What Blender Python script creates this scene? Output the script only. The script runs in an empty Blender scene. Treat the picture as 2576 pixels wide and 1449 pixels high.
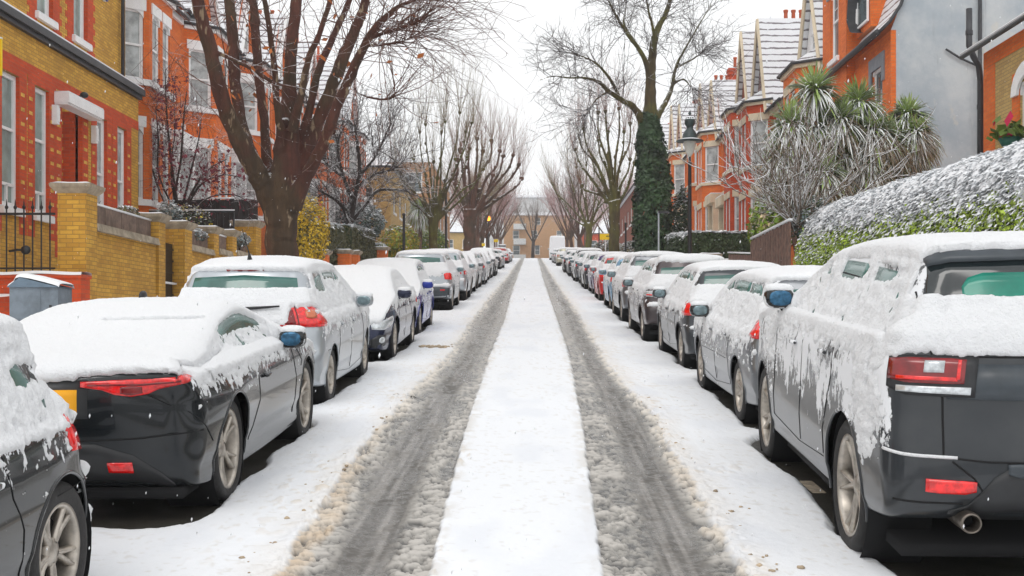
import bpy, bmesh, math, random
import numpy as np
from mathutils import Vector, Matrix
from mathutils.bvhtree import BVHTree
random.seed(7)
RNG = np.random.default_rng(11)
scene = bpy.context.scene
COL = scene.collection
pi = math.pi
F = 2857.0            # focal length in photo-pixels (photo width taken as 2576)
CX, CY = 1337.0, 835.0
CAMZ = 1.75
G = 0.0753            # the street climbs away from the camera
CREST = 165.0
def zr(y):
    y = np.asarray(y, dtype=float)
    return np.where(y < CREST, G*y, G*CREST - 0.004*(y-CREST))
def zrf(y): return float(zr(y))
def at(x, y, d): return Vector(((x-CX)*d/F, d, CAMZ-(y-CY)*d/F))
def dX(x, X): return X*F/(x-CX)          # depth at which lateral X shows at column x
SLOPE = math.atan(G)

# ---------------------------------------------------------------- noise
def _h(ix, iy, iz, seed=0):
    n = (ix*374761393 + iy*668265263 + iz*2147483647 + seed*1274126177) & 0xffffffff
    n = ((n ^ (n >> 13)) * 1274126177) & 0xffffffff
    n = (n ^ (n >> 16)) & 0xffffffff
    return n.astype(np.float64)/4294967295.0
def vn(x, y, z=0.0, seed=0):
    x, y, z = np.broadcast_arrays(np.asarray(x, float), np.asarray(y, float), np.asarray(z, float))
    ix, iy, iz = [np.floor(a).astype(np.int64) for a in (x, y, z)]
    fx, fy, fz = x-ix, y-iy, z-iz
    fx, fy, fz = [f*f*(3-2*f) for f in (fx, fy, fz)]
    r = 0
    for dx in (0, 1):
        wx = fx if dx else 1-fx
        for dy in (0, 1):
            wy = fy if dy else 1-fy
            for dz in (0, 1):
                wz = fz if dz else 1-fz
                r = r + _h(ix+dx, iy+dy, iz+dz, seed)*wx*wy*wz
    return r
def fbm(x, y, z=0.0, o=3, seed=0):
    r = 0; a = 1; s = 0
    for i in range(o):
        r = r + a*vn(np.asarray(x)*2**i+i*17.3, np.asarray(y)*2**i+i*5.1, np.asarray(z)*2**i+i*9.7, seed+i); s += a; a *= .5
    return r/s
def worley(x, y, seed=0):
    x = np.asarray(x, float); y = np.asarray(y, float)
    ix = np.floor(x).astype(np.int64); iy = np.floor(y).astype(np.int64)
    best = np.full(x.shape, 9.0); second = np.full(x.shape, 9.0); idv = np.zeros(x.shape)
    for dx in (-1, 0, 1):
        for dy in (-1, 0, 1):
            cx, cy = ix+dx, iy+dy
            z0 = np.zeros_like(cx)
            px = cx+_h(cx, cy, z0, seed); py = cy+_h(cx, cy, z0+1, seed+3)
            d = np.hypot(px-x, py-y)
            idh = _h(cx, cy, z0+2, seed+5)
            closer = d < best
            second = np.where(closer, best, np.minimum(second, d))
            idv = np.where(closer, idh, idv)
            best = np.where(closer, d, best)
    return best, second, idv
def sst(x, a, b):
    t = np.clip((np.asarray(x, float)-a)/(b-a), 0, 1)
    return t*t*(3-2*t)

# ---------------------------------------------------------------- mesh builder
class MB:
    def __init__(s): s.v = []; s.q = []; s.t = []; s.n = 0; s.qm = []; s.tm = []; s.attr = []
    def add(s, v, q=None, t=None, m=0, a=None):
        v = np.asarray(v, float).reshape(-1, 3)
        if q is not None and len(q):
            q = np.asarray(q, np.int64).reshape(-1, 4)+s.n; s.q.append(q); s.qm.append(np.full(len(q), m))
        if t is not None and len(t):
            t = np.asarray(t, np.int64).reshape(-1, 3)+s.n; s.t.append(t); s.tm.append(np.full(len(t), m))
        s.v.append(v); s.n += len(v)
        if a is None: a = np.zeros((len(v), 4))
        s.attr.append(a)
        return s
    def hexa(s, p, m=0):       # 8 pts: bottom 4 ccw, top 4
        return s.add(p, [[3, 2, 1, 0], [4, 5, 6, 7], [0, 1, 5, 4], [1, 2, 6, 5], [2, 3, 7, 6], [3, 0, 4, 7]], m=m)
    def box(s, x0, x1, y0, y1, z0, z1, m=0, slope=0.0):
        k = slope
        return s.hexa([(x0, y0, z0+k*y0), (x1, y0, z0+k*y0), (x1, y1, z0+k*y1), (x0, y1, z0+k*y1),
                       (x0, y0, z1+k*y0), (x1, y0, z1+k*y0), (x1, y1, z1+k*y1), (x0, y1, z1+k*y1)], m)
    def cbox(s, c, sz, m=0, rz=0, taper=1.0):
        hx, hy, hz = sz[0]/2, sz[1]/2, sz[2]/2
        c_, s_ = math.cos(rz), math.sin(rz); P = []
        for z, k in ((-hz, 1), (hz, taper)):
            for x, y in ((-hx, -hy), (hx, -hy), (hx, hy), (-hx, hy)):
                x *= k; y *= k
                P.append((c[0]+x*c_-y*s_, c[1]+x*s_+y*c_, c[2]+z))
        return s.hexa(P, m)
    def grid(s, A, m=0, closeu=False, closev=False, a=None, flip=False):
        A = np.asarray(A, float); U, V = A.shape[:2]
        idx = np.arange(U*V).reshape(U, V)
        if closeu: idx = np.vstack([idx, idx[:1]])
        if closev: idx = np.hstack([idx, idx[:, :1]])
        q = np.stack([idx[:-1, :-1], idx[1:, :-1], idx[1:, 1:], idx[:-1, 1:]], -1).reshape(-1, 4)
        if flip: q = q[:, ::-1]
        return s.add(A.reshape(-1, 3), q, m=m, a=a)
    def prism(s, poly, f, d0, d1, m=0):    # poly of 2-D points, f(a,b,d)->3-D ; fan caps (convex-ish)
        n = len(poly)
        P = [f(a, b, d0) for a, b in poly]+[f(a, b, d1) for a, b in poly]
        q = [[i, (i+1) % n, n+(i+1) % n, n+i] for i in range(n)]
        t = [[0, i+1, i] for i in range(1, n-1)]+[[n, n+i, n+i+1] for i in range(1, n-1)]
        return s.add(P, q, t, m)
    def tube(s, path, rad, n=6, m=0, cap=True, a=None):
        P = np.asarray([tuple(p) for p in path], float); k = len(P)
        rad = np.broadcast_to(np.asarray(rad, float), (k,))
        T = np.gradient(P, axis=0); T /= (np.linalg.norm(T, axis=1, keepdims=True)+1e-9)
        ref = np.array([0, 0, 1.0]) if abs(T[0, 2]) < .9 else np.array([1.0, 0, 0])
        N = np.zeros_like(P); b = np.cross(T[0], ref); b /= np.linalg.norm(b)+1e-9
        for i in range(k):
            b = b-T[i]*np.dot(b, T[i]); b /= np.linalg.norm(b)+1e-9; N[i] = b
        B = np.cross(T, N)
        ang = np.linspace(0, 2*pi, n, endpoint=False)
        R = P[:, None, :]+rad[:, None, None]*(np.cos(ang)[None, :, None]*N[:, None, :]+np.sin(ang)[None, :, None]*B[:, None, :])
        base = s.n
        s.grid(R, m, closev=True, a=a, flip=True)
        if cap and n > 3:
            for row in (0, k-1):
                ix = [row*n+i for i in range(n)]
                s.t.append(np.array([[base+ix[0], base+ix[i], base+ix[i+1]] if row else [base+ix[0], base+ix[i+1], base+ix[i]] for i in range(1, n-1)])); s.tm.append(np.full(n-2, m))
        return s
    def lathe(s, prof, c=(0, 0, 0), n=24, axis='z', m=0, a0=0, a1=2*pi):
        full = abs(a1-a0-2*pi) < 1e-6
        ang = np.linspace(a0, a1, n, endpoint=not full)
        A = np.zeros((len(prof), n, 3))
        for i, (r, h) in enumerate(prof):
            ca, sa = r*np.cos(ang), r*np.sin(ang)
            if axis == 'z': A[i] = np.stack([ca, sa, np.full(n, h)], -1)
            elif axis == 'x': A[i] = np.stack([np.full(n, h), ca, sa], -1)
            else: A[i] = np.stack([sa, np.full(n, h), ca], -1)
        A += np.array(c)
        return s.grid(A, m, closev=full, flip=True)
    def blob(s, c, r, n=8, m=0, sq=(1, 1, 1), noise=0.0, seed=0, p=1.0):
        th = np.linspace(0, pi, n+1); ph = np.linspace(0, 2*pi, 2*n, endpoint=False)
        T_, P_ = np.meshgrid(th, ph, indexing='ij')
        f = lambda w: np.sign(w)*np.abs(w)**p
        D = np.stack([f(np.sin(T_)*np.cos(P_)), f(np.sin(T_)*np.sin(P_)), f(np.cos(T_))], -1)
        R = r*(1+noise*(fbm(D[..., 0]*2+5, D[..., 1]*2+5, D[..., 2]*2+5+seed, 2, seed)-.5)*2)
        return s.grid(np.array(c)+D*R[..., None]*np.array(sq), m, closev=True)
    def build(s, name, mats, parent=None, smooth=True, attr=None, loc=None):
        if s.n == 0: return None
        me = bpy.data.meshes.new(name)
        V = np.concatenate(s.v)
        Q = np.concatenate(s.q) if s.q else np.zeros((0, 4), np.int64)
        Tt = np.concatenate(s.t) if s.t else np.zeros((0, 3), np.int64)
        mi = np.concatenate(s.qm+s.tm) if (s.qm or s.tm) else np.zeros(0)
        me.vertices.add(len(V)); me.vertices.foreach_set('co', V.ravel())
        nl = len(Q)*4+len(Tt)*3
        me.loops.add(nl); me.loops.foreach_set('vertex_index', np.concatenate([Q.ravel(), Tt.ravel()]).astype(np.int32))
        st = np.concatenate([np.arange(len(Q))*4, len(Q)*4+np.arange(len(Tt))*3]).astype(np.int32)
        me.polygons.add(len(st)); me.polygons.foreach_set('loop_start', st)
        if not isinstance(mats, (list, tuple)): mats = [mats]
        for mt in mats: me.materials.append(mt)
        me.polygons.foreach_set('material_index', mi.astype(np.int32))
        me.polygons.foreach_set('use_smooth', np.full(len(st), bool(smooth)))
        if attr:
            at_ = me.attributes.new(attr, 'FLOAT_COLOR', 'POINT'); at_.data.foreach_set('color', np.concatenate(s.attr).ravel())
        me.update(calc_edges=True); me.validate()
        o = bpy.data.objects.new(name, me); COL.objects.link(o)
        if parent: o.parent = parent
        if loc is not None: o.location = loc
        return o

def tag(o, label=None, cat=None, group=None, kind=None):
    if label: o['label'] = label
    if cat: o['category'] = cat
    if group: o['group'] = group
    if kind: o['kind'] = kind
    return o
def thing(name, label, cat, loc=(0, 0, 0), rz=0, group=None):
    o = bpy.data.objects.new(name, None); COL.objects.link(o); o.empty_display_size = .3
    o.location = loc; o.rotation_euler = (0, 0, rz); return tag(o, label, cat, group)
def copy_tree(o, parent=None):
    c = o.copy(); COL.objects.link(c)
    if parent: c.parent = parent
    for ch in list(o.children): copy_tree(ch, c)
    return c
def rebase(root, loc):
    """root placed at loc while its children meshes were modelled in world coordinates"""
    root.location = loc
    for ch in root.children: ch.matrix_parent_inverse = Matrix.Translation(-Vector(loc))

# ---------------------------------------------------------------- materials
def newmat(name):
    m = bpy.data.materials.new(name); m.use_nodes = True
    nt = m.node_tree; b = nt.nodes['Principled BSDF']
    return m, nt, b
def N(nt, t, **k):
    n = nt.nodes.new(t)
    for a, v in k.items():
        if a.startswith('i_'):
            key = a[2:]; key = int(key) if key.isdigit() else key.replace('_', ' ')
            n.inputs[key].default_value = v
        else: setattr(n, a, v)
    return n
def c4(c): return (c[0], c[1], c[2], 1)
def mixc(nt, fac, a, b, bt='MIX'):
    m = N(nt, 'ShaderNodeMix', data_type='RGBA', blend_type=bt)
    for inp, v in ((m.inputs[0], fac), (m.inputs[6], a), (m.inputs[7], b)):
        if isinstance(v, (int, float)): inp.default_value = v
        elif isinstance(v, tuple): inp.default_value = c4(v)
        else: nt.links.new(v, inp)
    return m.outputs[2]
def maths(nt, op, a, b=None, clamp=False):
    m = N(nt, 'ShaderNodeMath', operation=op, use_clamp=clamp)
    for i, v in ((0, a), (1, b)):
        if v is None: continue
        if isinstance(v, (int, float)): m.inputs[i].default_value = v
        else: nt.links.new(v, m.inputs[i])
    return m.outputs[0]
def ramp(nt, src, a, b):
    m = N(nt, 'ShaderNodeMapRange', interpolation_type='SMOOTHSTEP'); m.inputs[1].default_value = a; m.inputs[2].default_value = b
    nt.links.new(src, m.inputs[0]); return m.outputs[0]
def noise(nt, scale, detail=3, vec=None, rough=.6):
    n = N(nt, 'ShaderNodeTexNoise'); n.inputs['Scale'].default_value = scale; n.inputs['Detail'].default_value = detail; n.inputs['Roughness'].default_value = rough
    if vec is not None: nt.links.new(vec, n.inputs['Vector'])
    return n.outputs['Fac']
def coords(nt, kind='Object', scale=None):
    t = N(nt, 'ShaderNodeTexCoord').outputs[kind]
    if scale:
        mp = N(nt, 'ShaderNodeMapping'); mp.inputs['Scale'].default_value = scale; nt.links.new(t, mp.inputs['Vector']); t = mp.outputs[0]
    return t
def bump(nt, b, h, strength=.3, dist=.02):
    bp = N(nt, 'ShaderNodeBump'); bp.inputs['Strength'].default_value = strength; bp.inputs['Distance'].default_value = dist
    nt.links.new(h, bp.inputs['Height']); nt.links.new(bp.outputs[0], b.inputs['Normal'])
def mat(name, col, rough=.6, metal=0.0, var=0.12, vs=6.0, bmp=0.0, bs=40.0, spec=.5, coat=0.0, alpha=1.0, emit=None):
    m, nt, b = newmat(name)
    b.inputs['Roughness'].default_value = rough; b.inputs['Metallic'].default_value = metal
    b.inputs['Specular IOR Level'].default_value = spec; b.inputs['Coat Weight'].default_value = coat; b.inputs['Coat Roughness'].default_value = .06
    if var > 0:
        v = coords(nt)
        f = noise(nt, vs, 4, v)
        c = mixc(nt, ramp(nt, f, .3, .7), tuple(x*(1-var) for x in col), tuple(min(1, x*(1+var)) for x in col))
        nt.links.new(c, b.inputs['Base Color'])
    else: b.inputs['Base Color'].default_value = c4(col)
    if bmp > 0: bump(nt, b, noise(nt, bs, 4, coords(nt)), bmp, .01)
    if emit: b.inputs['Emission Color'].default_value = c4(emit[0]); b.inputs['Emission Strength'].default_value = emit[1]
    return m
M = {}
SNOWC = (.83, .845, .87)
def snow_mat(name, bs=30, strength=.35, dist=.02, col=SNOWC):
    m, nt, b = newmat(name)
    v = N(nt, 'ShaderNodeNewGeometry').outputs['Position']
    b.inputs['Base Color'].default_value = c4(col); b.inputs['Roughness'].default_value = .75; b.inputs['Specular IOR Level'].default_value = .25
    n1 = noise(nt, bs, 5, v, .65)
    bump(nt, b, n1, strength, dist)
    return m
M['snow'] = snow_mat('snow')
M['carsnow'] = snow_mat('car_snow', 55, 1.0, .022, (.88, .89, .91))
b_ = M['carsnow'].node_tree.nodes['Principled BSDF']; b_.inputs['Subsurface Weight'].default_value = .45; b_.inputs['Subsurface Radius'].default_value = (1, 1, 1); b_.inputs['Subsurface Scale'].default_value = .02
def add_topsnow(m, thr=(.35, .7), nscale=12, amt=1.0, col=SNOWC):
    """snow lying on the upward faces of a material"""
    nt = m.node_tree; b = nt.nodes['Principled BSDF']
    g = N(nt, 'ShaderNodeNewGeometry')
    sx = N(nt, 'ShaderNodeSeparateXYZ'); nt.links.new(g.outputs['True Normal'], sx.inputs[0])
    nf = noise(nt, nscale, 3, g.outputs['Position'])
    v = maths(nt, 'ADD', sx.outputs[2], maths(nt, 'MULTIPLY', maths(nt, 'SUBTRACT', nf, .5), .9))
    f = maths(nt, 'MULTIPLY', ramp(nt, v, thr[0], thr[1]), amt)
    bc = b.inputs['Base Color']
    src = bc.links[0].from_socket if bc.links else tuple(bc.default_value)[:3]
    nt.links.new(mixc(nt, f, src, col), bc)
    return m
def brick_mat(name, c1, c2, mortar, w=.225, h=.075, var=.35, rough=.85, stain=.25):
    m, nt, b = newmat(name)
    g = N(nt, 'ShaderNodeNewGeometry'); P = N(nt, 'ShaderNodeSeparateXYZ'); nt.links.new(g.outputs['Position'], P.inputs[0])
    Nn = N(nt, 'ShaderNodeSeparateXYZ'); nt.links.new(g.outputs['True Normal'], Nn.inputs[0])
    isx = maths(nt, 'GREATER_THAN', maths(nt, 'ABSOLUTE', Nn.outputs[0]), .5)
    u = N(nt, 'ShaderNodeMix', data_type='FLOAT'); nt.links.new(isx, u.inputs[0]); nt.links.new(P.outputs[0], u.inputs[2]); nt.links.new(P.outputs[1], u.inputs[3])
    cv = N(nt, 'ShaderNodeCombineXYZ'); nt.links.new(u.outputs[0], cv.inputs[0]); nt.links.new(P.outputs[2], cv.inputs[1])
    bt = N(nt, 'ShaderNodeTexBrick'); nt.links.new(cv.outputs[0], bt.inputs['Vector'])
    bt.inputs['Color1'].default_value = c4(c1); bt.inputs['Color2'].default_value = c4(c2); bt.inputs['Mortar'].default_value = c4(mortar)
    bt.inputs['Scale'].default_value = 1.0; bt.inputs['Mortar Size'].default_value = .007; bt.inputs['Brick Width'].default_value = w; bt.inputs['Row Height'].default_value = h
    bt.inputs['Mortar Smooth'].default_value = .3; bt.inputs['Bias'].default_value = 0
    big = noise(nt, .9, 5, g.outputs['Position'])
    fine = noise(nt, 14, 3, g.outputs['Position'])
    k = maths(nt, 'ADD', maths(nt, 'MULTIPLY', ramp(nt, big, .35, .75), stain), maths(nt, 'MULTIPLY', ramp(nt, fine, .3, .8), var*.5))
    c = mixc(nt, k, bt.outputs['Color'], tuple(x*.45 for x in c2))
    nt.links.new(c, b.inputs['Base Color']); b.inputs['Roughness'].default_value = rough
    bump(nt, b, maths(nt, 'SUBTRACT', fine, maths(nt, 'MULTIPLY', bt.outputs['Fac'], 1.5)), .5, .012)
    return m
def slate_mat(name, base, rowh=.26, snowamt=.8):
    """tiled roof: rows of tiles with snow lying on each row, dark edges showing; rows follow height"""
    m, nt, b = newmat(name)
    g = N(nt, 'ShaderNodeNewGeometry'); P = N(nt, 'ShaderNodeSeparateXYZ'); nt.links.new(g.outputs['Position'], P.inputs[0])
    wv = maths(nt, 'MULTIPLY', maths(nt, 'SUBTRACT', noise(nt, 2.2, 4, g.outputs['Position']), .5), rowh*.45)
    fr = maths(nt, 'FRACT', maths(nt, 'DIVIDE', maths(nt, 'ADD', P.outputs[2], wv), rowh))
    nf = noise(nt, 3.0, 4, g.outputs['Position'])
    thr = maths(nt, 'ADD', maths(nt, 'MULTIPLY', nf, .46), -.04)
    f = ramp(nt, maths(nt, 'SUBTRACT', fr, thr), -.06, .10)
    f = maths(nt, 'MULTIPLY', f, snowamt)
    base2 = mixc(nt, nf, tuple(x*.6 for x in base), tuple(x*1.4 for x in base))
    nt.links.new(mixc(nt, f, base2, SNOWC), b.inputs['Base Color']); b.inputs['Roughness'].default_value = .7
    bump(nt, b, fr, .4, .03)
    return m
M['yellowbrick'] = brick_mat('yellow_stock_brick', (.76, .43, .06), (.55, .28, .035), (.36, .20, .05), stain=.35)
M['paleyellow'] = brick_mat('pale_stock_brick', (.62, .42, .15), (.48, .31, .11), (.30, .22, .11), stain=.2)
M['redbrick'] = brick_mat('red_brick', (.70, .085, .014), (.54, .06, .012), (.48, .11, .05), stain=.25)
M['orangebrick'] = brick_mat('orange_brick', (.86, .19, .022), (.72, .135, .016), (.58, .20, .07), stain=.25)
M['darkbrick'] = brick_mat('dark_red_brick', (.30, .06, .022), (.22, .05, .02), (.2, .09, .06), stain=.3)
M['blockbrick'] = mat('yellow_quoin_brick', (.66, .38, .07), .85, var=.3, vs=9)
M['tanbrick'] = brick_mat('tan_brick', (.52, .25, .09), (.42, .19, .07), (.3, .2, .12), stain=.2)
M['stone'] = mat('coping_stone', (.36, .30, .22), .85, var=.3, vs=5, bmp=.3)
M['cream'] = mat('cream_stucco', (.68, .58, .42), .7, var=.12, vs=2)
M['white'] = mat('white_paint', (.86, .86, .86), .45, var=.04)
M['glass'] = mat('window_glass', (.10, .13, .14), .07, var=.5, vs=.7, spec=.8)
M['curtain'] = mat('net_curtain', (.40, .43, .43), .25, var=.35, vs=3)
M['greenglass'] = mat('curtained_glass', (.24, .31, .29), .15, var=.3, vs=1.5)
m_, nt_, b_ = newmat('grey_render'); M['render'] = m_
v_ = coords(nt_); a_ = noise(nt_, .5, 5, v_, .7); s_ = noise(nt_, 1.0, 5, coords(nt_, 'Object', (2.2, 2.2, .22)), .75)
c_ = mixc(nt_, ramp(nt_, a_, .35, .68), (.36, .41, .45), (.52, .55, .56)); c_ = mixc(nt_, maths(nt_, 'MULTIPLY', ramp(nt_, s_, .50, .72), .55), c_, (.20, .22, .24))
c_ = mixc(nt_, maths(nt_, 'MULTIPLY', ramp(nt_, noise(nt_, .9, 4, coords(nt_)), .62, .66), .5), c_, (.58, .56, .50)); nt_.links.new(c_, b_.inputs['Base Color']); b_.inputs['Roughness'].default_value = .9
bump(nt_, b_, noise(nt_, 9, 5, v_), .3, .02)
M['black'] = mat('black_iron', (.012, .012, .014), .4, var=.2)
M['gutter'] = mat('dark_gutter', (.035, .035, .04), .5, var=.2)
M['slate'] = slate_mat('snowy_slates', (.16, .14, .15), .30, .93)
M['redtile'] = slate_mat('snowy_red_tiles', (.16, .07, .06), .24, .85)
M['hangtile'] = slate_mat('hanging_tiles', (.13, .04, .03), .2, .18)
M['pot'] = mat('terracotta', (.45, .09, .03), .8, var=.2)
M['wood'] = mat('weathered_wood', (.17, .10, .075), .85, var=.35, vs=8, bmp=.4, bs=30)
M['asphalt'] = None
# ================================================================ CARS
class Car: pass
def chaikin(P, it=3):
    P = np.asarray(P, float)
    for _ in range(it):
        Q = np.roll(P, -1, 0)
        P = np.stack([.78*P+.22*Q, .22*P+.78*Q], 1).reshape(-1, 2)
    return P
def resample(P, T):
    C = np.vstack([P, P[:1]]); d = np.r_[0, np.cumsum(np.linalg.norm(np.diff(C, axis=0), axis=1))]
    s = np.linspace(0, d[-1], T, endpoint=False)
    return np.stack([np.interp(s, d, C[:, 0]), np.interp(s, d, C[:, 1])], -1)
def wfun(sp, u, z):
    L, W, H, zb = sp['L'], sp['W'], sp['H'], sp['belt']
    hw = W/2
    zz = [.10, .22, .42, .62, zb-.14, zb-.02, zb+.04, H]
    ww = [.86, .945, .985, 1.0, .985, .955, sp.get('gh', .90), sp.get('rf', .70)]
    s = np.interp(z, zz, ww)
    su = u/L
    plan = 1-sp.get('pr', .07)*np.clip((.20-su)/.20, 0, 1)**2-.13*np.clip((su-.76)/.24, 0, 1)**2
    w = hw*s*plan
    if 'haunch' in sp:
        k = sp['haunch']; uw = sp['ax'][0]
        w = w+k*np.exp(-((u-uw)/.55)**2)*np.exp(-((z-.72)/.18)**2)
        w = w-.05*sst(z, zb-.02, zb+.15)*(1-sst(su, .15, .45))
    # swage line
    if sp.get('swage', True): w = w-.010*np.exp(-((z-(.36))/.05)**2)
    return w
def surface(sp, T, ka, kb, kc):
    L, W, H = sp['L'], sp['W'], sp['H']
    P = resample(chaikin(sp['sil']), T)
    tan = np.roll(P, -1, 0)-np.roll(P, 1, 0); tan /= np.linalg.norm(tan, axis=1, keepdims=True)+1e-9
    nrm = np.stack([-tan[:, 1], tan[:, 0]], -1)      # outward for clockwise outline (rear-bottom, up, forward)
    zm = sp.get('zm', .44*H)
    Mz = np.stack([np.interp(P[:, 0], [0, L], [.24*L, .76*L]), np.full(T, zm)], -1)
    D = Mz-P; dist = np.linalg.norm(D, axis=1); D /= dist[:, None]
    nu = np.abs(nrm[:, 0]); up = nrm[:, 1]
    for _ in range(6):
        nu = (np.roll(nu, 1)+nu*2+np.roll(nu, -1))/4; up = (np.roll(up, 1)+up*2+np.roll(up, -1))/4
    r = .055+.13*nu**2+.08*np.clip(up, 0, 1)*(P[:, 1] > sp['belt']+.1)+.03*np.clip(up, 0, 1)
    cr = .035*np.clip(up, 0, 1)+sp.get('crown', .11)*nu**2
    r = np.minimum(r, dist*.45)
    ine = r+cr
    E = P+D*ine[:, None]
    we = wfun(sp, E[:, 0], E[:, 1])
    cols = []
    for v in np.linspace(0, 1, ka):
        cols.append(np.concatenate([(P+D*(cr*v**2.2)[:, None]), (v*(we-r))[:, None]], 1))
    for a in np.linspace(0, pi/2, kb+1)[1:]:
        cols.append(np.concatenate([(P+D*(cr+r*(1-math.cos(a)))[:, None]), (we-r+r*math.sin(a))[:, None]], 1))
    for s in np.linspace(0, 1, kc+1)[1:]:
        Q = E*(1-s)+Mz*s
        cols.append(np.concatenate([Q, wfun(sp, Q[:, 0], Q[:, 1])[:, None]], 1))
    A = np.stack(cols, 1)                      # T,K,(u,z,x)
    return np.stack([A[..., 2], A[..., 0]-L/2, A[..., 1]], -1)
def gnormals(A):
    du = np.roll(A, -1, 0)-np.roll(A, 1, 0)
    dv = np.gradient(A, axis=1)
    n = np.cross(dv, du); ln = np.linalg.norm(n, axis=-1, keepdims=True)
    n = n/np.maximum(ln, 1e-9)
    # degenerate last columns copy
    n[:, -1] = n[:, -2]
    return n
def mirror_grid(mb, A, keep=None, m=0, mat=None):
    U, V = A.shape[:2]
    idx = np.arange(U*V).reshape(U, V); idx = np.vstack([idx, idx[:1]])
    q = np.stack([idx[:-1, :-1], idx[1:, :-1], idx[1:, 1:], idx[:-1, 1:]], -1)
    if keep is not None: q = q[keep]
    q = q.reshape(-1, 4)
    for s in (1, -1):
        B = A.reshape(-1, 3)*np.array([s, 1, 1])
        mb.add(B, q if s == 1 else q[:, ::-1], m=m)
def paint(name, col, metal=.5, rough=.28, dust=.5, zlo=.45, zhi=1.0, streak=3.6):
    m, nt, b = newmat(name)
    b.inputs['Metallic'].default_value = metal; b.inputs['Specular IOR Level'].default_value = .35; b.inputs['Coat Weight'].default_value = .5; b.inputs['Coat Roughness'].default_value = .04
    v = coords(nt, 'Object', (streak*4, streak*4, streak*2.3))
    P = N(nt, 'ShaderNodeSeparateXYZ'); nt.links.new(coords(nt), P.inputs[0])
    n1 = noise(nt, 1.0, 5, v, .7)
    big = noise(nt, 2.2, 2, coords(nt))
    zf = ramp(nt, P.outputs[2], zlo, zhi)
    s = maths(nt, 'ADD', n1, maths(nt, 'ADD', maths(nt, 'MULTIPLY', maths(nt, 'SUBTRACT', big, .5), .55), maths(nt, 'MULTIPLY', maths(nt, 'SUBTRACT', zf, 1.0), .42)))
    tn = N(nt, 'ShaderNodeSeparateXYZ'); nt.links.new(coords(nt, 'Normal'), tn.inputs[0])
    s = maths(nt, 'SUBTRACT', s, maths(nt, 'MULTIPLY', ramp(nt, maths(nt, 'ABSOLUTE', tn.outputs[1]), .45, .8), .35))
    f = maths(nt, 'MULTIPLY', ramp(nt, s, .60-.2*dust, .65-.2*dust), .95)
    film = maths(nt, 'MULTIPLY', ramp(nt, noise(nt, 3, 4, coords(nt)), .3, .8), .10)
    c0 = mixc(nt, maths(nt, 'MULTIPLY', film, .5), col, (.35, .34, .32))
    nt.links.new(mixc(nt, f, c0, SNOWC), b.inputs['Base Color'])
    rr = N(nt, 'ShaderNodeMapRange'); nt.links.new(f, rr.inputs[0]); rr.inputs[3].default_value = rough; rr.inputs[4].default_value = .8
    nt.links.new(rr.outputs[0], b.inputs['Roughness'])
    mm = N(nt, 'ShaderNodeMapRange'); nt.links.new(f, mm.inputs[0]); mm.inputs[3].default_value = metal; mm.inputs[4].default_value = 0
    nt.links.new(mm.outputs[0], b.inputs['Metallic'])
    cc = N(nt, 'ShaderNodeMapRange'); nt.links.new(f, cc.inputs[0]); cc.inputs[3].default_value = .5; cc.inputs[4].default_value = 0
    nt.links.new(cc.outputs[0], b.inputs['Coat Weight'])
    bp = N(nt, 'ShaderNodeBump'); bp.inputs['Strength'].default_value = .7; bp.inputs['Distance'].default_value = .012; nt.links.new(f, bp.inputs['Height'])
    nt.links.new(bp.outputs[0], b.inputs['Normal'])
    return m
M['carglass'] = mat('car_glass', (.03, .12, .10), .08, var=.3, vs=2, spec=.9)
M['darkglass'] = mat('dark_car_glass', (.01, .016, .018), .08, var=0, spec=.8)
M['plastic'] = mat('black_plastic', (.018, .019, .021), .45, var=.25, vs=5)
M['greyplastic'] = mat('grey_plastic', (.045, .055, .065), .35, var=.2, vs=5)
M['rubber'] = mat('tyre_rubber', (.022, .021, .021), .75, var=.3, vs=14, bmp=.4, bs=60)
add_topsnow(M['rubber'], (.9, 1.3), 14, .5)
M['alloy'] = mat('dirty_alloy', (.46, .42, .37), .38, .75, var=.3, vs=9)
M['redlens'] = mat('red_lens', (.75, .005, .005), .12, var=.35, vs=22, spec=.6, coat=.8)
M['darkred'] = mat('dark_red_lens', (.20, .004, .006), .15, var=.3, vs=12, coat=.6)
M['clear'] = mat('clear_lens', (.55, .58, .60), .12, .3, var=.3, vs=25, coat=.8)
M['orange'] = mat('orange_lens', (.55, .14, .05), .2, var=.2, coat=.6)
M['plate'] = mat('yellow_plate', (.95, .42, .0), .4, var=.05)
M['chrome'] = mat('chrome', (.55, .56, .57), .15, 1.0, var=.1)
M['mirrorblue'] = mat('mirror_glass', (.04, .13, .23), .12, .5, var=.4, vs=25)
M['mirrorgrey'] = mat('mirror_glass_grey', (.18, .25, .27), .1, .5, var=.3, vs=25)
M['well'] = mat('wheel_well', (.006, .006, .007), .9, var=0)

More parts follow.
